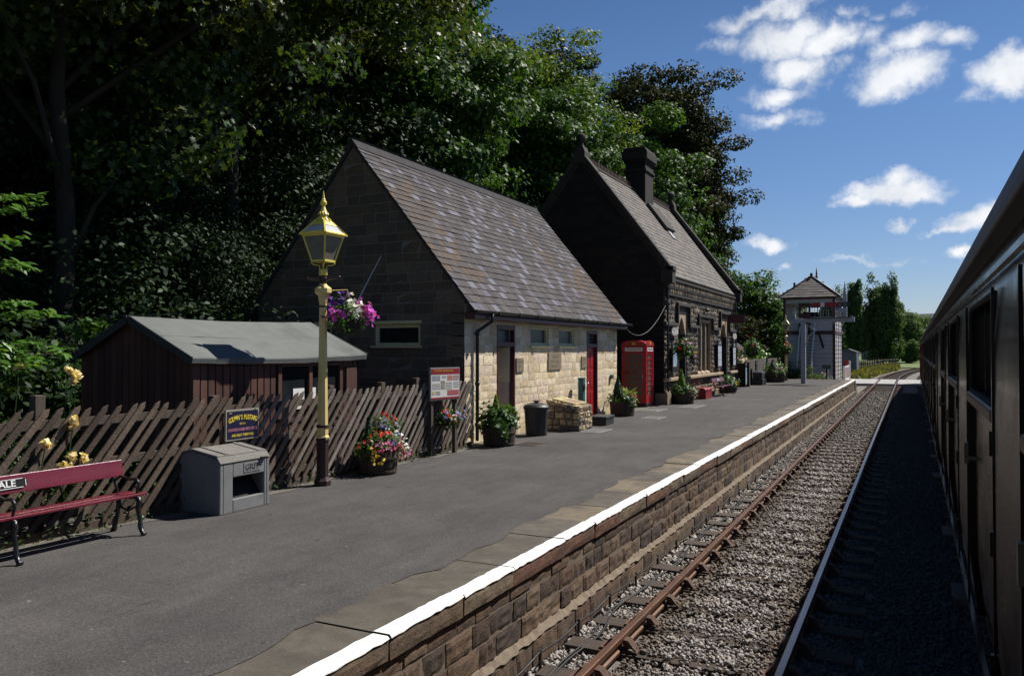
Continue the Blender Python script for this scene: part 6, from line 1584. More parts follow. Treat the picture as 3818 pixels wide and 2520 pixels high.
# undergrowth filling the foot of the wood: countless leaves
def undergrowth():
    P = []; Nn = []
    for x0, x1, y0, y1, zr, ncl, per in ((-13.5, -11.0, 3, 13.5, 2.4, 90, 170), (-15.5, -13, 0, 30, 4.2, 210, 190), (-20, -15.5, -2, 45, 6.0, 360, 170), (-16, -14, 26, 56, 5.0, 150, 150), (-34, -20, -8, 60, 9, 520, 150)):
        cx = x0 + (x1 - x0) * rs.rand(ncl); cy = y0 + (y1 - y0) * rs.rand(ncl)
        cz = np.array([ter(a, b_) for a, b_ in zip(cx, cy)]) + .3 + zr * rs.rand(ncl) ** 1.3
        c = np.stack([cx, cy, cz], 1); p, n_ = clump_leaves(c, np.tile([[.5, -.4, .3]], (ncl, 1)), 1.0, per); P.append(p); Nn.append(n_)
    P = np.concatenate(P); Nn = np.concatenate(Nn)
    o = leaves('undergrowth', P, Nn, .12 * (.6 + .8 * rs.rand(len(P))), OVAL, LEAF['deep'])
    tag(o, 'dark leafy undergrowth at the foot of the wood behind shed and buildings', 'undergrowth', kind='stuff')
undergrowth()
# low weeds behind the fence
P = np.stack([-8.05 - 1.6 * rs.rand(5200) ** 1.5, 2.2 + 9.5 * rs.rand(5200), .66 + .75 * rs.rand(5200) ** 1.6], 1)
P = P[~((P[:, 0] < -8.02) & (P[:, 1] > 7.0))]
o = leaves('weeds', P, rs.normal(size=P.shape) * .5 + np.array([.4, -.2, .8]), .055 * (.6 + .8 * rs.rand(len(P))), OVAL, LEAF['shrub'])
tag(o, 'low green weeds and garden plants growing behind the slanted fence', 'weeds', kind='stuff')
P = np.stack([-7.86 + .10 * rs.rand(500), 2.8 + 10.8 * rs.rand(500), .81 + .16 * rs.rand(500) ** 2], 1)
o = leaves('fence_foot_weeds', P, rs.normal(size=P.shape) * .5 + np.array([.4, -.2, .8]), .04 * (.6 + .8 * rs.rand(len(P))), OVAL, LEAF['shrub'])
tag(o, 'small weeds along the foot of the slanted fence', 'weeds', kind='stuff')

def shrub(name, loc, rad, ncl, per, rc, size, shape, kind, label, cat='shrub', group=None, flowers=None, cz=None):
    t = thing(name, loc, label, cat, 0, group)
    cen, d = clusters((0, 0, rad[2] if cz is None else cz), rad, ncl, .3); cen[:, 2] = np.maximum(cen[:, 2], .1)
    P, Nn = clump_leaves(cen, d, rc, per, .4)
    leaves('foliage', P, Nn, size * (.6 + .7 * rs.rand(len(P))), shape, LEAF[kind], t)
    q = MB()
    for k in range(min(7, ncl)):
        c = cen[k]; q.tube([(c[0] * .1, c[1] * .1, -.3), (c[0] * .5, c[1] * .5, c[2] * .55), tuple(c)], [.03 * rad[2] ** .5, .02, .006], 5)
    q.build('stems', M_['bark'], t)
    if flowers:
        for colr, spots, n, sz, sp in flowers: blooms(t, colr, spots, n, sz, sp)
    return t
# yellow roses behind and through the fence at the left
rx, ry = -8.45, 4.75
def rose(parent, pts, m='fl_yellow'):
    for p in pts:
        P = []; Nn = []
        for k in range(26):
            d = unit(1)[0]; d[0] = abs(d[0]); P.append(np.array(p) + d * .05 * (.4 + .8 * rs.rand())); Nn.append(d + rs.normal(size=3) * .3)
        leaves('rose', np.array(P), np.array(Nn), .07 * np.ones(len(P)), OVAL, M_[m], parent, fold=.3)
M_['fl_rose'] = leafmat('pale_yellow_rose_petals', [(.80, .70, .36), (.82, .76, .50), (.78, .62, .24)], .55, .3, .2)
t = shrub('rose_bush', (rx, ry, .62), (.45, .9, .62), 42, 90, .24, .055, OVAL, 'shrub', 'rose bush with pale yellow blooms growing through the fence at the left edge', 'rose bush')
ROSES = [(-8.3, 5.04, 2.57), (-8.3, 5.58, 2.52), (-8.28, 5.62, 2.48), (-8.3, 5.68, 2.46), (-8.3, 5.63, 2.41), (-7.83, 5.33, 2.01), (-7.83, 5.32, 1.97), (-7.83, 5.03, 1.8), (-7.83, 5.43, 1.6), (-7.82, 5.2, 1.55), (-7.82, 5.26, 1.53), (-7.83, 5.3, 1.64)]
rose(t, [tuple(Vector(p) - Vector((rx, ry, .62))) for p in ROSES], 'fl_rose')
q = MB((rx, ry, .62))
for p in ROSES: q.tube([(rx + .15 * rnd.random(), p[1] + rnd.uniform(-.25, .1), 1.0), (p[0] - .05, p[1] - .03, (p[2] + 1.0) / 2), p], .006, 4)
q.build('rose_stems', M_['leaf_fl'], t)
shrub('garden_shrub', (-9.2, 6.3, .62), (.5, .8, .5), 22, 80, .24, .05, OVAL, 'shrub', 'green garden shrub in front of the shed gable', 'shrub')
shrub('garden_shrub', (-10.2, 5.2, .62), (.8, 1.0, .75), 34, 90, .3, .07, OVAL, 'shrub', 'leafy shrub behind the roses at the left edge', 'shrub')
shrub('sycamore_sapling', (-12.6, 8.3, .62), (.9, 1.2, 1.4), 36, 50, .42, .17, MAPLE, 'maple', 'sycamore sapling with pale lit leaves rising behind the shed roof', 'sapling')

# young tree at the left edge: leafy twigs reaching into the picture
bt = (-8.95, 3.35, .62)
t = thing('young_tree', bt, 'young tree with bright narrow leaves reaching in from the left edge', 'tree')
q = MB(bt); q.tube([(-8.95, 3.35, .5), (-8.9, 3.4, 2.0), (-8.95, 3.45, 3.2), (-8.9, 3.5, 4.6)], [.07, .06, .045, .02], 8)
P = []; Nn = []; Dr = []
for tip, z0 in [((-8.35, 5.24, 4.38), 3.93), ((-8.35, 5.08, 4.21), 3.76), ((-8.35, 5.11, 3.64), 3.19), ((-8.35, 4.99, 3.88), 3.43), ((-8.35, 5.37, 3.13), 2.68), ((-8.35, 5.09, 3.25), 2.8), ((-8.35, 5.45, 2.71), 2.26), ((-8.35, 5.14, 2.8), 2.35), ((-8.35, 5.23, 2.59), 2.14), ((-8.35, 5.01, 2.66), 2.21)]:
    tip = Vector(tip); a = Vector((-8.92, 3.42, z0)); side = Vector((tip - a).cross(Vector((0, 0, 1)))).normalized()
    mid_ = a.lerp(tip, .5) + Vector((0, 0, .12)); q.tube([a, mid_, tip], [.018, .012, .005], 5)
    for f in np.linspace(.12, 1.0, 24):
        p = (a.lerp(mid_, f * 2) if f < .5 else mid_.lerp(tip, f * 2 - 1))
        for s in (-1, 1):
            sub = (side * s * rnd.uniform(.5, 1) + (tip - a).normalized() * .5 + Vector((0, 0, rnd.uniform(-.4, .3)))).normalized()
            L = rnd.uniform(.06, .2)
            for g in range(5):
                pp = p + sub * L * (g + 1) / 5
                dv = (sub + side * rnd.uniform(-.9, .9) + Vector((0, 0, rnd.uniform(-.5, .5)))).normalized()
                P.append(tuple(pp + dv * .04)); Dr.append(tuple(dv)); Nn.append((rnd.gauss(.2, .35), rnd.gauss(-.3, .35), 1))
leaves('crown', np.array(P) - np.array(bt), np.array(Nn), .115 * (.7 + .6 * rs.rand(len(P))), [(0, -.5), (.15, -.15), (.17, .15), (0, .5), (-.17, .15), (-.15, -.15)], LEAF['bright'], t, roll=np.array(Dr))
q.build('trunk', M_['bark'], t, smooth=True)
# ------------------------------------------------------------------ bracket signal
M_['sig_white'] = mat('grey_white_signal_paint', (.42, .43, .47), (.34, .35, .39), 4, .6, .3, 30)
M_['sig_red'] = mat('red_signal_arm', (.36, .025, .02), None, 5, .45)
go = (-5.49, 48.4, PZ)
t = thing('railway_signal', go, 'tall grey bracket signal with red semaphore arm reaching over towards the track', 'railway signal')
q = MB(go); q.box(-5.62, -5.36, 48.27, 48.53, .8, 4.34); q.box(-5.63, -5.35, 48.26, 48.54, 2.0, 2.03); q.build('post', M_['sig_white'], t, bevel=.01)
q = MB(go); q.box(-5.9, -2.8, 48.3, 48.5, 4.342, 4.56); q.box(-5.95, -5.55, 48.26, 48.54, 4.31, 4.57); q.box(-3.05, -2.75, 48.26, 48.54, 4.34, 4.6); q.build('beam', M_['sig_white'], t, bevel=.01)
q = MB(go); q.box(-5.4, -2.9, 48.1, 48.7, 4.575, 4.60); q.build('gangway', M_['black'], t)
q = MB(go); pts = []
for i in range(9):
    a = i / 8; pts.append((-5.33 + 1.6 * a ** 1.6, 48.4, 3.04 + 1.28 * a ** .62))
q.tube(pts, .035, 6); q.tube([(-5.3, 48.4, 4.25), (-4.8, 48.4, 3.82)], .035, 6); q.build('curved_brace', M_['sig_white'], t, smooth=True)
q = MB(go); q.tube([(-5.32, 48.4, 3.0), (-5.29, 48.4, 4.2)], .03, 6); q.build('ladder_rail', M_['sig_white'], t)
q = MB(go); q.box(-3.36, -3.14, 48.3, 48.5, 4.602, 5.9); dl = q.build('doll_post', M_['sig_white'], t)
q = MB(go); q.lathe([(.13, 5.9), (.13, 5.94), (.09, 5.96), (.08, 6.05), (.12, 6.08), (.07, 6.14), (.06, 6.2), (.09, 6.24), (.05, 6.3), (.004, 6.68)], (-3.25, 48.4, 0), 8); q.build('finial', M_['sig_white'], dl)
q = MB(go); q.box(-4.98, -3.62, 48.24, 48.27, 5.2, 5.46); ar = q.build('arm', M_['sig_red'], t)
q = MB(go); q.box(-4.54, -4.32, 48.234, 48.239, 5.2, 5.46); q.build('white_stripe', M_['sign_white'], ar)
q = MB(go)
for x in (-3.5, -3.24): q.lathe([(.13, 0), (.15, .0), (.15, .05), (.13, .05)], (x, 48.2, 5.31), 4) if False else q.prism([(.15 * math.cos(k * .524), .15 * math.sin(k * .524)) for k in range(12)], (x, 48.25, 5.32), (1, 0, 0), (0, 0, 1), (0, -1, 0), -.02, .02)
q.prism([(-.42, -.16), (.34, -.10), (.34, .15), (-.42, .12)], (-3.3, 48.28, 5.32), (1, 0, 0), (0, 0, 1), (0, -1, 0), -.02, .0)
q.build('spectacle', M_['black'], ar)
for x, c_ in ((-3.5, (.10, .03, .03)), (-3.24, (.02, .09, .10))):
    q = MB(go); q.prism([(.10 * math.cos(k * .524), .10 * math.sin(k * .524)) for k in range(12)], (x, 48.22, 5.32), (1, 0, 0), (0, 0, 1), (0, -1, 0), 0, .006); q.build('lens', mat('spectacle_glass', c_, None, 5, .15), ar)
q = MB(go); q.prism([(-.42, -.13), (-.1, -.13), (.12, 0), (-.1, .13), (-.42, .13)], (-3.18, 48.28, 4.98), (1, 0, 0), (0, 0, 1), (0, -1, 0), 0, .03); q.box(-3.0, -2.86, 48.2, 48.4, 4.603, 4.66); q.build('small_arm', M_['sig_white'], ar)

# ------------------------------------------------------------------ signal box
bo = (-6.4, 60, -.2)
t = thing('signal_box', bo, 'white boarded signal box with maroon framing, slate hipped roof and outside stairs', 'signal box')
M_['sb_white'] = mat('white_weatherboard', (.56, .55, .56), (.46, .45, .46), 2, .6, .3, 20, stretch=(.3, .3, 3))
M_['sb_black'] = M_['black']
bx0, bx1, by0, by1, bzt = -8.05, -4.72, 60.0, 66.0, 6.42
def clap(mb, o, ex, en, U, V, bh=.3):
    z = 0
    while z < V - .01:
        h = min(bh, V - z); o_, e, n = map(Vector, (o, ex, en)); zz = Vector((0, 0, 1))
        P = [o_ + e * u + zz * (z + v) + n * d for u in (0, U) for v, d in ((0, .03), (h - .012, .006), (h - .012, -.03), (0, -.03))]
        mb.add(P, [(0, 4, 5, 1), (0, 3, 7, 4), (0, 1, 2, 3), (7, 6, 5, 4), (1, 5, 6, 2)]); z += h
for nm, o, ex, en, U in (('boarding', (bx0, by0, -.2), (1, 0, 0), (0, -1, 0), bx1 - bx0), ('boarding', (bx1, by0, -.2), (0, 1, 0), (1, 0, 0), by1 - by0)):
    q = MB(bo); clap(q, o, ex, en, U, 5.2); q.build(nm, M_['sb_white'], t)
q = MB(bo); q.box(bx0 + .05, bx1 - .05, by0 + .05, by1 - .05, -.2, 4.95); q.build('core', M_['sb_black'], t)
# maroon frame posts and bands
q = MB(bo)
for x in (bx0, bx1): q.box(x - .12, x + .06, by0 - .06, by0 + .08, -.2, 6.4)
q.box(bx0 + .06, bx1 - .12, by0 - .055, by0 + .05, 3.84, 4.12); q.box(bx0 + .06, bx1 - .12, by0 - .05, by0 + .05, -.2, .3)
for y in (by0 + 1.5, by0 + 3, by0 + 4.5, by1): q.box(bx1 - .03, bx1 + .055, y - .07, y + .07, -.2, 6.4)
q.box(bx1 - .04, bx1 + .05, by0 + .08, by1, 3.84, 4.12); q.box(bx0 - .15, bx1 + .12, by0 - .1, by1 + .1, 6.38, 6.5)
q.build('timber_frame', M_['maroon'], t)
# glazed upper storey, open to look through
q = MB(bo); gl = MB(bo)
def bars(o, ex, U, n, m_=2):
    o, e = Vector(o), Vector(ex); z = Vector((0, 0, 1)); nn_ = Vector((e.y, -e.x, 0))
    def pc(u0, u1, z0, z1): q.obox(o + e * (u0 + u1) / 2 + z * (z0 + z1) / 2, e * (u1 - u0) / 2, z * (z1 - z0) / 2, nn_ * .025)
    pc(0, U, 0, .06); pc(0, U, 1.0, 1.08)
    for i in range(n + 1): u = U * i / n; pc(max(0, u - .03), min(U, u + .03), .061, .999)
    for i in range(n):
        for k in range(1, m_): u = U * (i + k / m_) / n; pc(u - .012, u + .012, .061, .999)
        pc(U * i / n + .031, U * (i + 1) / n - .031, .52, .545)
bars((bx0 + .06, by0, 5.05), (1, 0, 0), bx1 - bx0 - .18, 4); bars((bx1, by0 + .08, 5.05), (0, 1, 0), by1 - by0 - .15, 5); bars((bx0 + .06, by1, 5.05), (1, 0, 0), bx1 - bx0 - .18, 4)
q.build('window_frame', M_['sig_white'], t)
q = MB(bo); q.box(bx0 - .03, bx0 + .03, by0, by1, 4.95, 6.4); q.box(bx0 + .06, bx1 - .12, by0 - .03, by0 + .03, 6.14, 6.38); q.box(bx0 + .06, bx1 - .12, by1 - .03, by1 + .03, 6.14, 6.38); q.box(bx1 - .03, bx1 + .03, by0 + .08, by1 - .08, 6.14, 6.378); q.build('wall', M_['sb_white'], t)
q = MB(bo); q.box(bx0 + .95, bx0 + 1.75, by0 - .045, by0 - .026, 4.1, 5.35); q.box(bx0 + .95, bx0 + 1.1, by0 - .045, by0 - .026, 5.35, 6.1); q.box(bx0 + 1.6, bx0 + 1.75, by0 - .045, by0 - .026, 5.35, 6.1); q.box(bx0 + 1.1, bx0 + 1.6, by0 - .045, by0 - .026, 5.85, 6.1); q.build('door', M_['maroon'], t)
q = MB(bo); q.box(bx0 + .06, bx1 - .06, by0 + .06, by1 - .06, 4.96, 5.0); q.box(bx0 + .6, bx1 - 1.6, by1 - .6, by1 - .5, 5.0, 5.7); q.build('floor', M_['inside'], t)
# hipped roof
e = .42; xa, xb, ya, yb = bx0 - e, bx1 + e, by0 - e, by1 + e; xm = (bx0 + bx1) / 2
ht = 8.15; r0, r1 = ya + 1.9, yb - 1.9
q = MB(bo); q.add([(xa, ya, 6.5), (xb, ya, 6.5), (xb, yb, 6.5), (xa, yb, 6.5), (xm, r0, ht), (xm, r1, ht)], [(0, 1, 4), (1, 2, 5, 4), (2, 3, 5), (3, 0, 4, 5), (3, 2, 1, 0)]); rf = q.build('roof', mat('purple_grey_slates', (.12, .10, .10), (.085, .072, .075), 3, .7, .5, 10, stretch=(1, 1, 4)), t)
fs = Vector((xm, r0, ht)) - Vector((xm, ya, 6.5)); S_ = fs.length; fs.normalize(); fn = Vector((0, -fs.z, fs.y))
hw_ = (xb - xa) / 2
slates(bo, rf, (xa, ya, 6.51), (1, 0, 0), fs, fn, xb - xa, S_, (.3, .26), .42, mat('signal_box_slates', (.1, .09, .09), None, 8, .7, .4, 60, island=[(.115, .10, .098), (.13, .115, .108), (.10, .088, .088), (.145, .128, .12)]), keep=lambda u, v: abs(u - hw_) < hw_ * (1 - v / S_) - .16)
q = MB(bo); q.tube([(xa, ya, 6.54), (xm, r0, ht + .03)], .05, 6); q.tube([(xb, ya, 6.54), (xm, r0, ht + .03)], .05, 6); q.tube([(xm, r0, ht + .03), (xm, r1, ht + .03)], .06, 6); q.lathe([(.1, 0), (.1, .2), (.06, .24)], (xm, r0, ht), 8); q.lathe([(.08, 0), (.06, .1), (.12, .2), (.05, .3), (.07, .4), (.004, .95)], (xm + .05, r1, ht), 8); q.lathe([(.08, -.3), (.08, .3)], (xm - 1.15, r0 - .3, ht - .75), 8); q.build('ridge_finials', M_['black'], rf)
# stairs to the door
q = MB(bo)
for i in range(16): f = i / 15; q.box(bx0 + 1.15, bx0 + 2.05, by0 - .35 - 2.0 * f - .12, by0 - .35 - 2.0 * f + .12, 4.1 - f * 3.4 - .02, 4.1 - f * 3.4 + .02)
q.build('stair_treads', M_['black'], t)
q = MB(bo); q.beam((bx0 + 2.08, by0 - .2, 4.95), (bx0 + 2.02, by0 - 2.5, 1.5), .09, .12); q.beam((bx0 + 1.1, by0 - .2, 4.95), (bx0 + 1.1, by0 - 2.5, 1.5), .07, .08); q.beam((bx0 + 2.06, by0 - 2.3, 0.), (bx0 + 2.06, by0 - 2.3, 1.55), .08, .08); q.build('handrail', M_['sign_white'], t)
q = MB(bo); q.box(bx0 + 1.0, bx0 + 2.4, by0 - .6, by0 - .06, 3.95, 4.05); q.beam((bx0 + 1.0, by0 - .5, 3.95), (bx0 + 1.25, by0 - .1, 2.9), .1, .1); q.beam((bx0 + 2.35, by0 - .5, 3.95), (bx0 + 2.6, by0 - .1, 2.9), .1, .1); q.box(bx0 + 1.0, bx0 + 1.3, by0 - .62, by0 - .56, 4.06, 4.9); q.build('landing', M_['black'], t)

t, f, ex, z, en, d = panel('station_notice', (-4.95, 56.4, 1.62), .52, .26, 'small dark notice on a post in front of the signal box', 'notice', M_['nameplate'], M_['black'], (1, 0, 0), (0, -1, 0), .03, .02)
q = MB(); q.box(-.05, .05, .02, .08, -1.8, .1); q.build('post', M_['black'], t)
q = MB()
for k in range(3): q.obox((0, -d, .07 - .07 * k), (.2, 0, 0), (0, .0005, 0), (0, 0, .012))
q.build('text_lines', mat('dim_white_print', (.25, .25, .25), None, 5, .6), f)

# wooden screen fence, totem posters, trolley
wo_ = (-7.95, 49.5, PZ)
t = thing('board_fence', wo_, 'weathered vertical board screen at the end of the platform', 'fence')
q = MB(wo_); boards(q, (-7.95, 43.8, PZ), (0, 1, 0), (0, 0, 1), (1, 0, 0), 11.6, 1.42, .16); q.build('boards', mat('silvered_boards', (.16, .145, .125), None, 4, .9, .8, 30, island=[(.10, .088, .076), (.13, .115, .10), (.08, .07, .06), (.115, .10, .085)], stretch=(1, 1, .2)), t)
q = MB(wo_); q.box(-8.06, -7.98, 43.8, 55.4, 1.0, 1.1); q.box(-8.06, -7.98, 43.8, 55.4, 1.9, 2.0); q.build('rail', M_['oldpost'], t)
q = MB((-7.85, 43.1, PZ)); q.box(-8.6, -7.6, 43.05, 43.15, .8, 2.05); q.box(-7.68, -7.58, 43.0, 43.2, .8, 2.1); tag(q.build('wooden_gate', M_['oldpost']), 'dark weathered gate panel at the near end of the board screen', 'gate')
for y, lab, m_ in ((42.75, 'black totem poster with a blue strip at the near end of the board screen', 'blueposter'), (46.0, 'black totem poster with a pale green strip behind the luggage trunks', 'frost'), (52.1, 'black totem poster farthest along the board screen', 'nameplate')):
    t = thing('poster_totem', (-7.72, y, PZ), lab, 'poster board', 0, 'narrow posters on the board screen')
    q = MB(); q.box(-.03, .03, -.3, .3, .04, 1.34); q.build('board', M_['nameplate'], t)
    q = MB(); q.box(.031, .034, -.22, .22, .14, 1.02); q.build('picture', M_[m_], t)
    q = MB(); q.box(.031, .034, -.15, .15, 1.12, 1.28); q.build('emblem', M_['alu'], t)
t = thing('luggage_trunk', (-7.5, 45.9, PZ), 'big black upright trunk stacked on a flat box before the board screen', 'trunk')
q = MB(); q.box(-.35, .25, -.75, .5, .0, .34); q.box(-.34, .26, -.76, .51, .30, .34); q.build('box', M_['rubber'], t, bevel=.02)
t = thing('luggage_trunk', (-7.5, 45.8, PZ + .342), 'black trunk with rounded pale edged lid on top of the flat box', 'trunk')
q = MB(); q.prism([(-.55, 0), (.5, 0), (.5, .34), (.4, .42), (-.45, .42), (-.55, .34)], (0, 0, 0), (0, 1, 0), (0, 0, 1), (1, 0, 0), -.3, .2); q.build('body', M_['rubber'], t, bevel=.02); q = MB(); q.box(.2, .215, -.5, .45, .30, .35); q.build('edge_strip', M_['alu'], t)

# ------------------------------------------------------------------ garden behind the screen, far trees
shrub('garden_shrub', (-9.6, 47, .62), (1.0, 3.0, 1.15), 60, 60, .5, .16, OVAL, 'shrub', 'rounded garden shrubs with orange berries behind the board screen', 'shrub', flowers=[('red', [(.8, -1, 1.9), (.9, 1.5, 1.7)], 24, .12, (.3, .8, .4))])
shrub('garden_shrub', (-9.4, 53.5, .6), (1.1, 2.4, 1.3), 60, 60, .5, .17, OVAL, 'bright', 'yellow green shrub behind the far lamp post', 'shrub')
shrub('purple_shrub', (-6.6, 57.4, -.1), (.9, 1.0, .95), 36, 60, .4, .14, LANCE, 'poplar', 'grey green shrub at the platform end left of the signal post', 'shrub')
shrub('purple_shrub', (-5.35, 57.2, -.1), (.7, .8, .75), 30, 60, .36, .13, LANCE, 'poplar', 'low grey green shrub with lilac flowers right of the signal post', 'shrub', flowers=[('lilac', [(.3, 0, 1.2), (.45, .1, .9)], 40, .11, (.15, .2, .15))])
shrub('garden_shrub', (-7.7, 57.6, 0), (.6, 1.2, 1.0), 30, 60, .4, .14, OVAL, 'shrub', 'dark green shrub filling the corner behind the far lamp post', 'shrub')
make_tree('garden_tree', (-11.6, 66, .0), 9, (2.9, 3.2, 3.6), 5.7, 'maple', 80, 130, .8, .27, OVAL, 'round dark green tree right of the station and left of the signal box', lo=.35)
make_tree('bronze_tree', (-10.8, 58.5, .3), 5, (1.9, 2.2, 1.7), 3.3, 'copper', 45, 110, .6, .2, OVAL, 'low bronze leaved tree behind the garden shrubs', lo=.3, trunk=.12)
# small stone hut glimpsed past the station corner
q0 = (-9.6, 50.5, .6)
t = thing('stone_hut', q0, 'small pale stone hut glimpsed beyond the station corner', 'hut')
q = MB(q0); q.box(-10.4, -9.2, 49.6, 51.4, .5, 2.6); q.build('wall', M_['san_stone'], t); q = MB(q0); q.prism([(-.75, 0), (.75, 0), (0, .6)], (-9.8, 49.4, 2.602), (1, 0, 0), (0, 0, 1), (0, -1, 0), -2.2, 0); q.build('roof', M_['lead'], t)

# crossing gate
t = thing('crossing_gate', (-5.25, 80, -.2), 'red and white striped level crossing gate with red disc beside the signal box', 'gate')
q = MB(); q.box(-.05, .05, -3.2, 3.2, 1.35, 1.47); q.box(-.05, .05, -3.2, 3.2, .2, .32); q.build('frame', M_['sign_white'], t)
for i in range(10):
    q = MB(); y = -3.1 + i * .62; q.box(-.035, .035, y, y + .31, .321, 1.349); q.build('pale', M_['sign_white'] if i % 2 else M_['red'], t)
q = MB(); q.prism([(.24 * math.cos(k * .524), .24 * math.sin(k * .524)) for k in range(12)], (0, -.3, 1.78), (1, 0, 0), (0, 0, 1), (0, -1, 0), -.03, .03); q.box(-.03, .03, -.34, -.26, 1.47, 1.6); q.build('red_disc', M_['red'], t)
q = MB(); q.box(-.12, .12, 3.25, 3.5, 0, 1.9); q.box(-.1, .1, -3.5, -3.25, 0, 1.5); q.build('gate_post', M_['sign_white'], t)
# post and rail fence beyond the crossing
t = thing('field_fence', (-6.5, 115, -.25), 'dark weathered post and rail fence beyond the crossing', 'fence')
pts = [(-6.3, 96), (-6.4, 105), (-6.3, 115), (-5.8, 126), (-5.0, 138), (-3.6, 150), (-1.9, 162)]
for (xa_, ya_), (xb_, yb_) in zip(pts[:-1], pts[1:]):
    for z_ in (.75, 1.3):
        q = MB((-6.5, 115, -.25)); q.beam((xa_, ya_, z_ - .25), (xb_, yb_, z_ - .25), .06, .14); q.build('rail', M_['oldpost'], t)
    for k in range(4):
        f = k / 4; q = MB((-6.5, 115, -.25)); x_, y_ = xa_ + (xb_ - xa_) * f, ya_ + (yb_ - ya_) * f; q.box(x_ - .1, x_ + .1, y_ - .1, y_ + .1, -.3, 1.25); q.build('post', M_['oldpost'], t)
# sheds in the yard
M_['shed_grey'] = mat('grey_weathered_boards', (.20, .20, .21), (.14, .14, .15), 2, .8, .4, 12, stretch=(3, 3, .3))
for x, y, w_, l_, h_, m_, lab in ((-6.55, 104, 1.9, 3.0, 3.5, 'shed_grey', 'pale grey shed with white corner posts beyond the crossing gate'), (-10.6, 262, 4.4, 7, 3.8, 'shed_grey', 'dark grey van body standing at the edge of the far trees')):
    o = (x, y, -.25); t = thing('yard_shed', o, lab, 'shed')
    q = MB(); q.box(-w_ / 2, w_ / 2, -l_ / 2, l_ / 2, 0, h_ * .78); q.build('wall', M_[m_], t)
    q = MB(); q.prism([(-w_ / 2 - .15, 0), (w_ / 2 + .15, 0), (0, h_ * .12)], (0, -l_ / 2 - .15, h_ * .78 + .002), (1, 0, 0), (0, 0, 1), (0, -1, 0), -(l_ + .3), 0); q.build('roof', M_['felt'], t)
    q = MB()
    for xx in (-w_ / 2, w_ / 2): q.box(xx - .08, xx + .08, -l_ / 2 - .06, -l_ / 2 + .1, 0, h_ * .775); q.box(xx - .08, xx + .08, l_ / 2 - .1, l_ / 2 + .06, 0, h_ * .775)
    q.build('corner_post', M_['sign_white'] if y < 200 else M_['oldpost'], t)
t = thing('buffer_stop', (-6.3, 250, -.25), 'long dark timber buffer stop beside the far siding', 'buffer stop')
q = MB(); q.box(-4.6, 4.6, -.4, .4, .5, 2.2); q.build('beam', M_['black'], t); q = MB(); q.box(-3.8, -3.2, -.3, .5, 0, 2.0); q.box(3.2, 3.8, -.3, .5, 0, 2.0); q.build('posts', M_['black'], t)

pop = 'tall poplars beyond the crossing'
p1 = make_tree('poplar_tree', (-9.9, 172, -.25), 18, (2.0, 2.0, 8.6), 9.2, 'poplar', 120, 130, 1.0, .4, RHOMB, 'slender grey green poplar nearest the signal post', group=pop, lo=.3, limbs=6, sc=(.6, .6, 1.7))
make_tree('poplar_tree', (-4.8, 176, -.25), 18, (4.0, 4.0, 8.5), 8.8, 'poplar', 220, 150, 1.1, .42, RHOMB, 'broad pale green poplar clump right of the slender poplar', group=pop, lo=.3, limbs=6, sc=(.65, .65, 1.6))
make_tree('poplar_tree', (-14.0, 168, -.25), 16, (2.4, 2.6, 7.0), 7.6, 'poplar', 110, 130, 1.1, .42, RHOMB, 'dark poplar half hidden behind the signal box', group=pop, lo=.3, limbs=5, sc=(.65, .65, 1.6))
fg = 'rounded trees along the line beyond the crossing'
ft = make_tree('hedgerow_tree', (-.6, 205, -.25), 12, (4.6, 5, 6.0), 6.4, 'poplar', 110, 130, 1.4, .5, RHOMB, 'rounded green tree right of the poplars', group=fg, lo=.25, limbs=4)
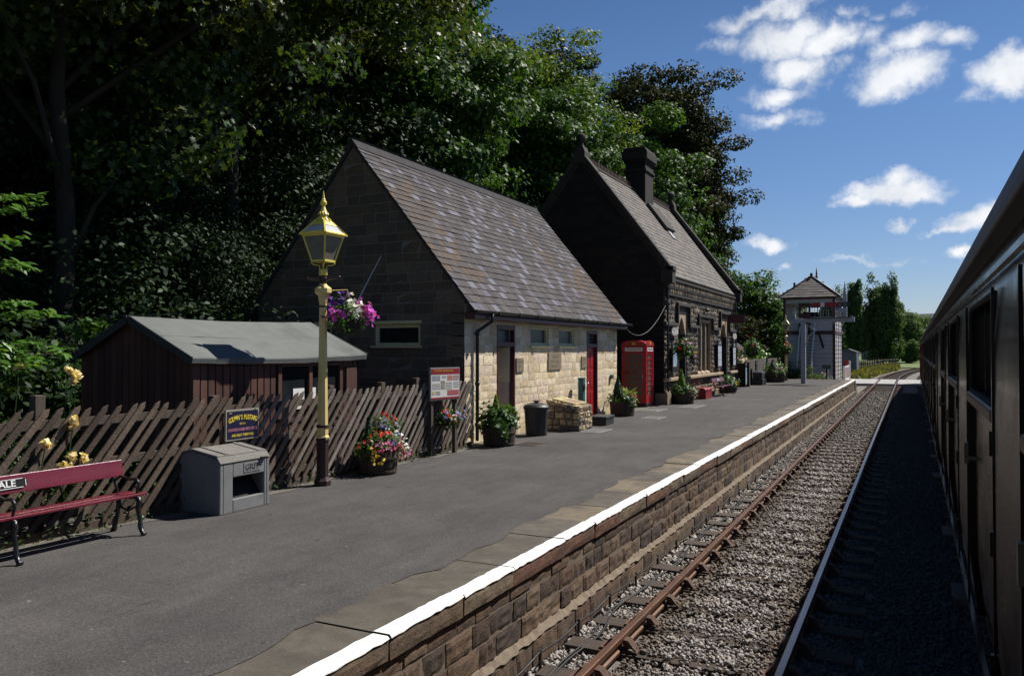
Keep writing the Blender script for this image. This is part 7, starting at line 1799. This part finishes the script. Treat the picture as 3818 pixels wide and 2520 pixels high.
for x, y, s, r_, lab in ((3.0, 235, 1.0, 1, 'second rounded tree stepping down toward the train'), (6.5, 262, .95, 2, 'third rounded tree close to the curving line'), (11, 300, 1.15, 3, 'far rounded tree touching the train silhouette'), (-6, 300, .8, 4, 'low bushy tree far behind the foot of the poplars'), (-4, 200, .5, 5, 'bush in front of the broad poplar clump'), (.5, 196, .42, 2.5, 'bush beside the line below the rounded trees'), (18, 360, 1.3, .5, 'distant rounded tree behind the coaches'), (-26, 190, 1.2, 2.2, 'tree far left behind the signal box'), (-20, 150, .9, 4.2, 'tree directly behind the signal box')):
    dup(ft, loc=(x, y, -.25), rz=r_, scale=(s, s, s), label=lab)
# mid-distance woods as one mass in front of the hill
P = []; Nn = []
cx = -140 + 420 * rs.rand(420); cy = 420 + 160 * rs.rand(420); cz = 1 + 11 * rs.rand(420)
p, n_ = clump_leaves(np.stack([cx, cy, cz], 1), np.tile([[.3, -.6, .5]], (420, 1)), 5.0, 60); 
o = leaves('woodland', p, n_, 3.0 * (.6 + .7 * rs.rand(len(p))), RHOMB, LEAF['maple']); tag(o, 'far belt of woodland between the track curve and the hill', 'woodland', kind='stuff')
# grasses beyond the crossing
n = 5200; P = np.stack([-8 + 6.4 * rs.rand(n), 84 + 74 * rs.rand(n), -.25 + .35 * rs.rand(n)], 1)
P[:, 0] = np.where(P[:, 0] > -3.6 + np.array([curve_dx(y) for y in P[:, 1]]), P[:, 0] - 3, P[:, 0])
M_['drygrass'] = leafmat('tall_dry_grass', [(.10, .13, .03), (.16, .17, .05), (.20, .19, .07), (.08, .12, .025)], .6, .3)
o = leaves('grass', P, rs.normal(size=P.shape) * .4 + np.array([0, -1, .2]), .8 * (.6 + .8 * rs.rand(n)), [(-.14, -.5), (.14, -.5), (.12, .1), (0, .5), (-.12, .1)], M_['drygrass'], roll=np.tile([[0, 0, 1.]], (n, 1)) + rs.normal(size=(n, 3)) * .25)
tag(o, 'tall yellowing grass between the field fence and the track', 'grass', kind='stuff')
b = MB(); b.v = []
struct(MB().add([(-40, 150, -.22), (12, 150, -.22), (60, 420, -.22), (-60, 420, -.22)], [(0, 1, 2, 3)]).build('meadow', mat('bright_meadow', (.12, .16, .035), (.07, .11, .025), .3, .95)))
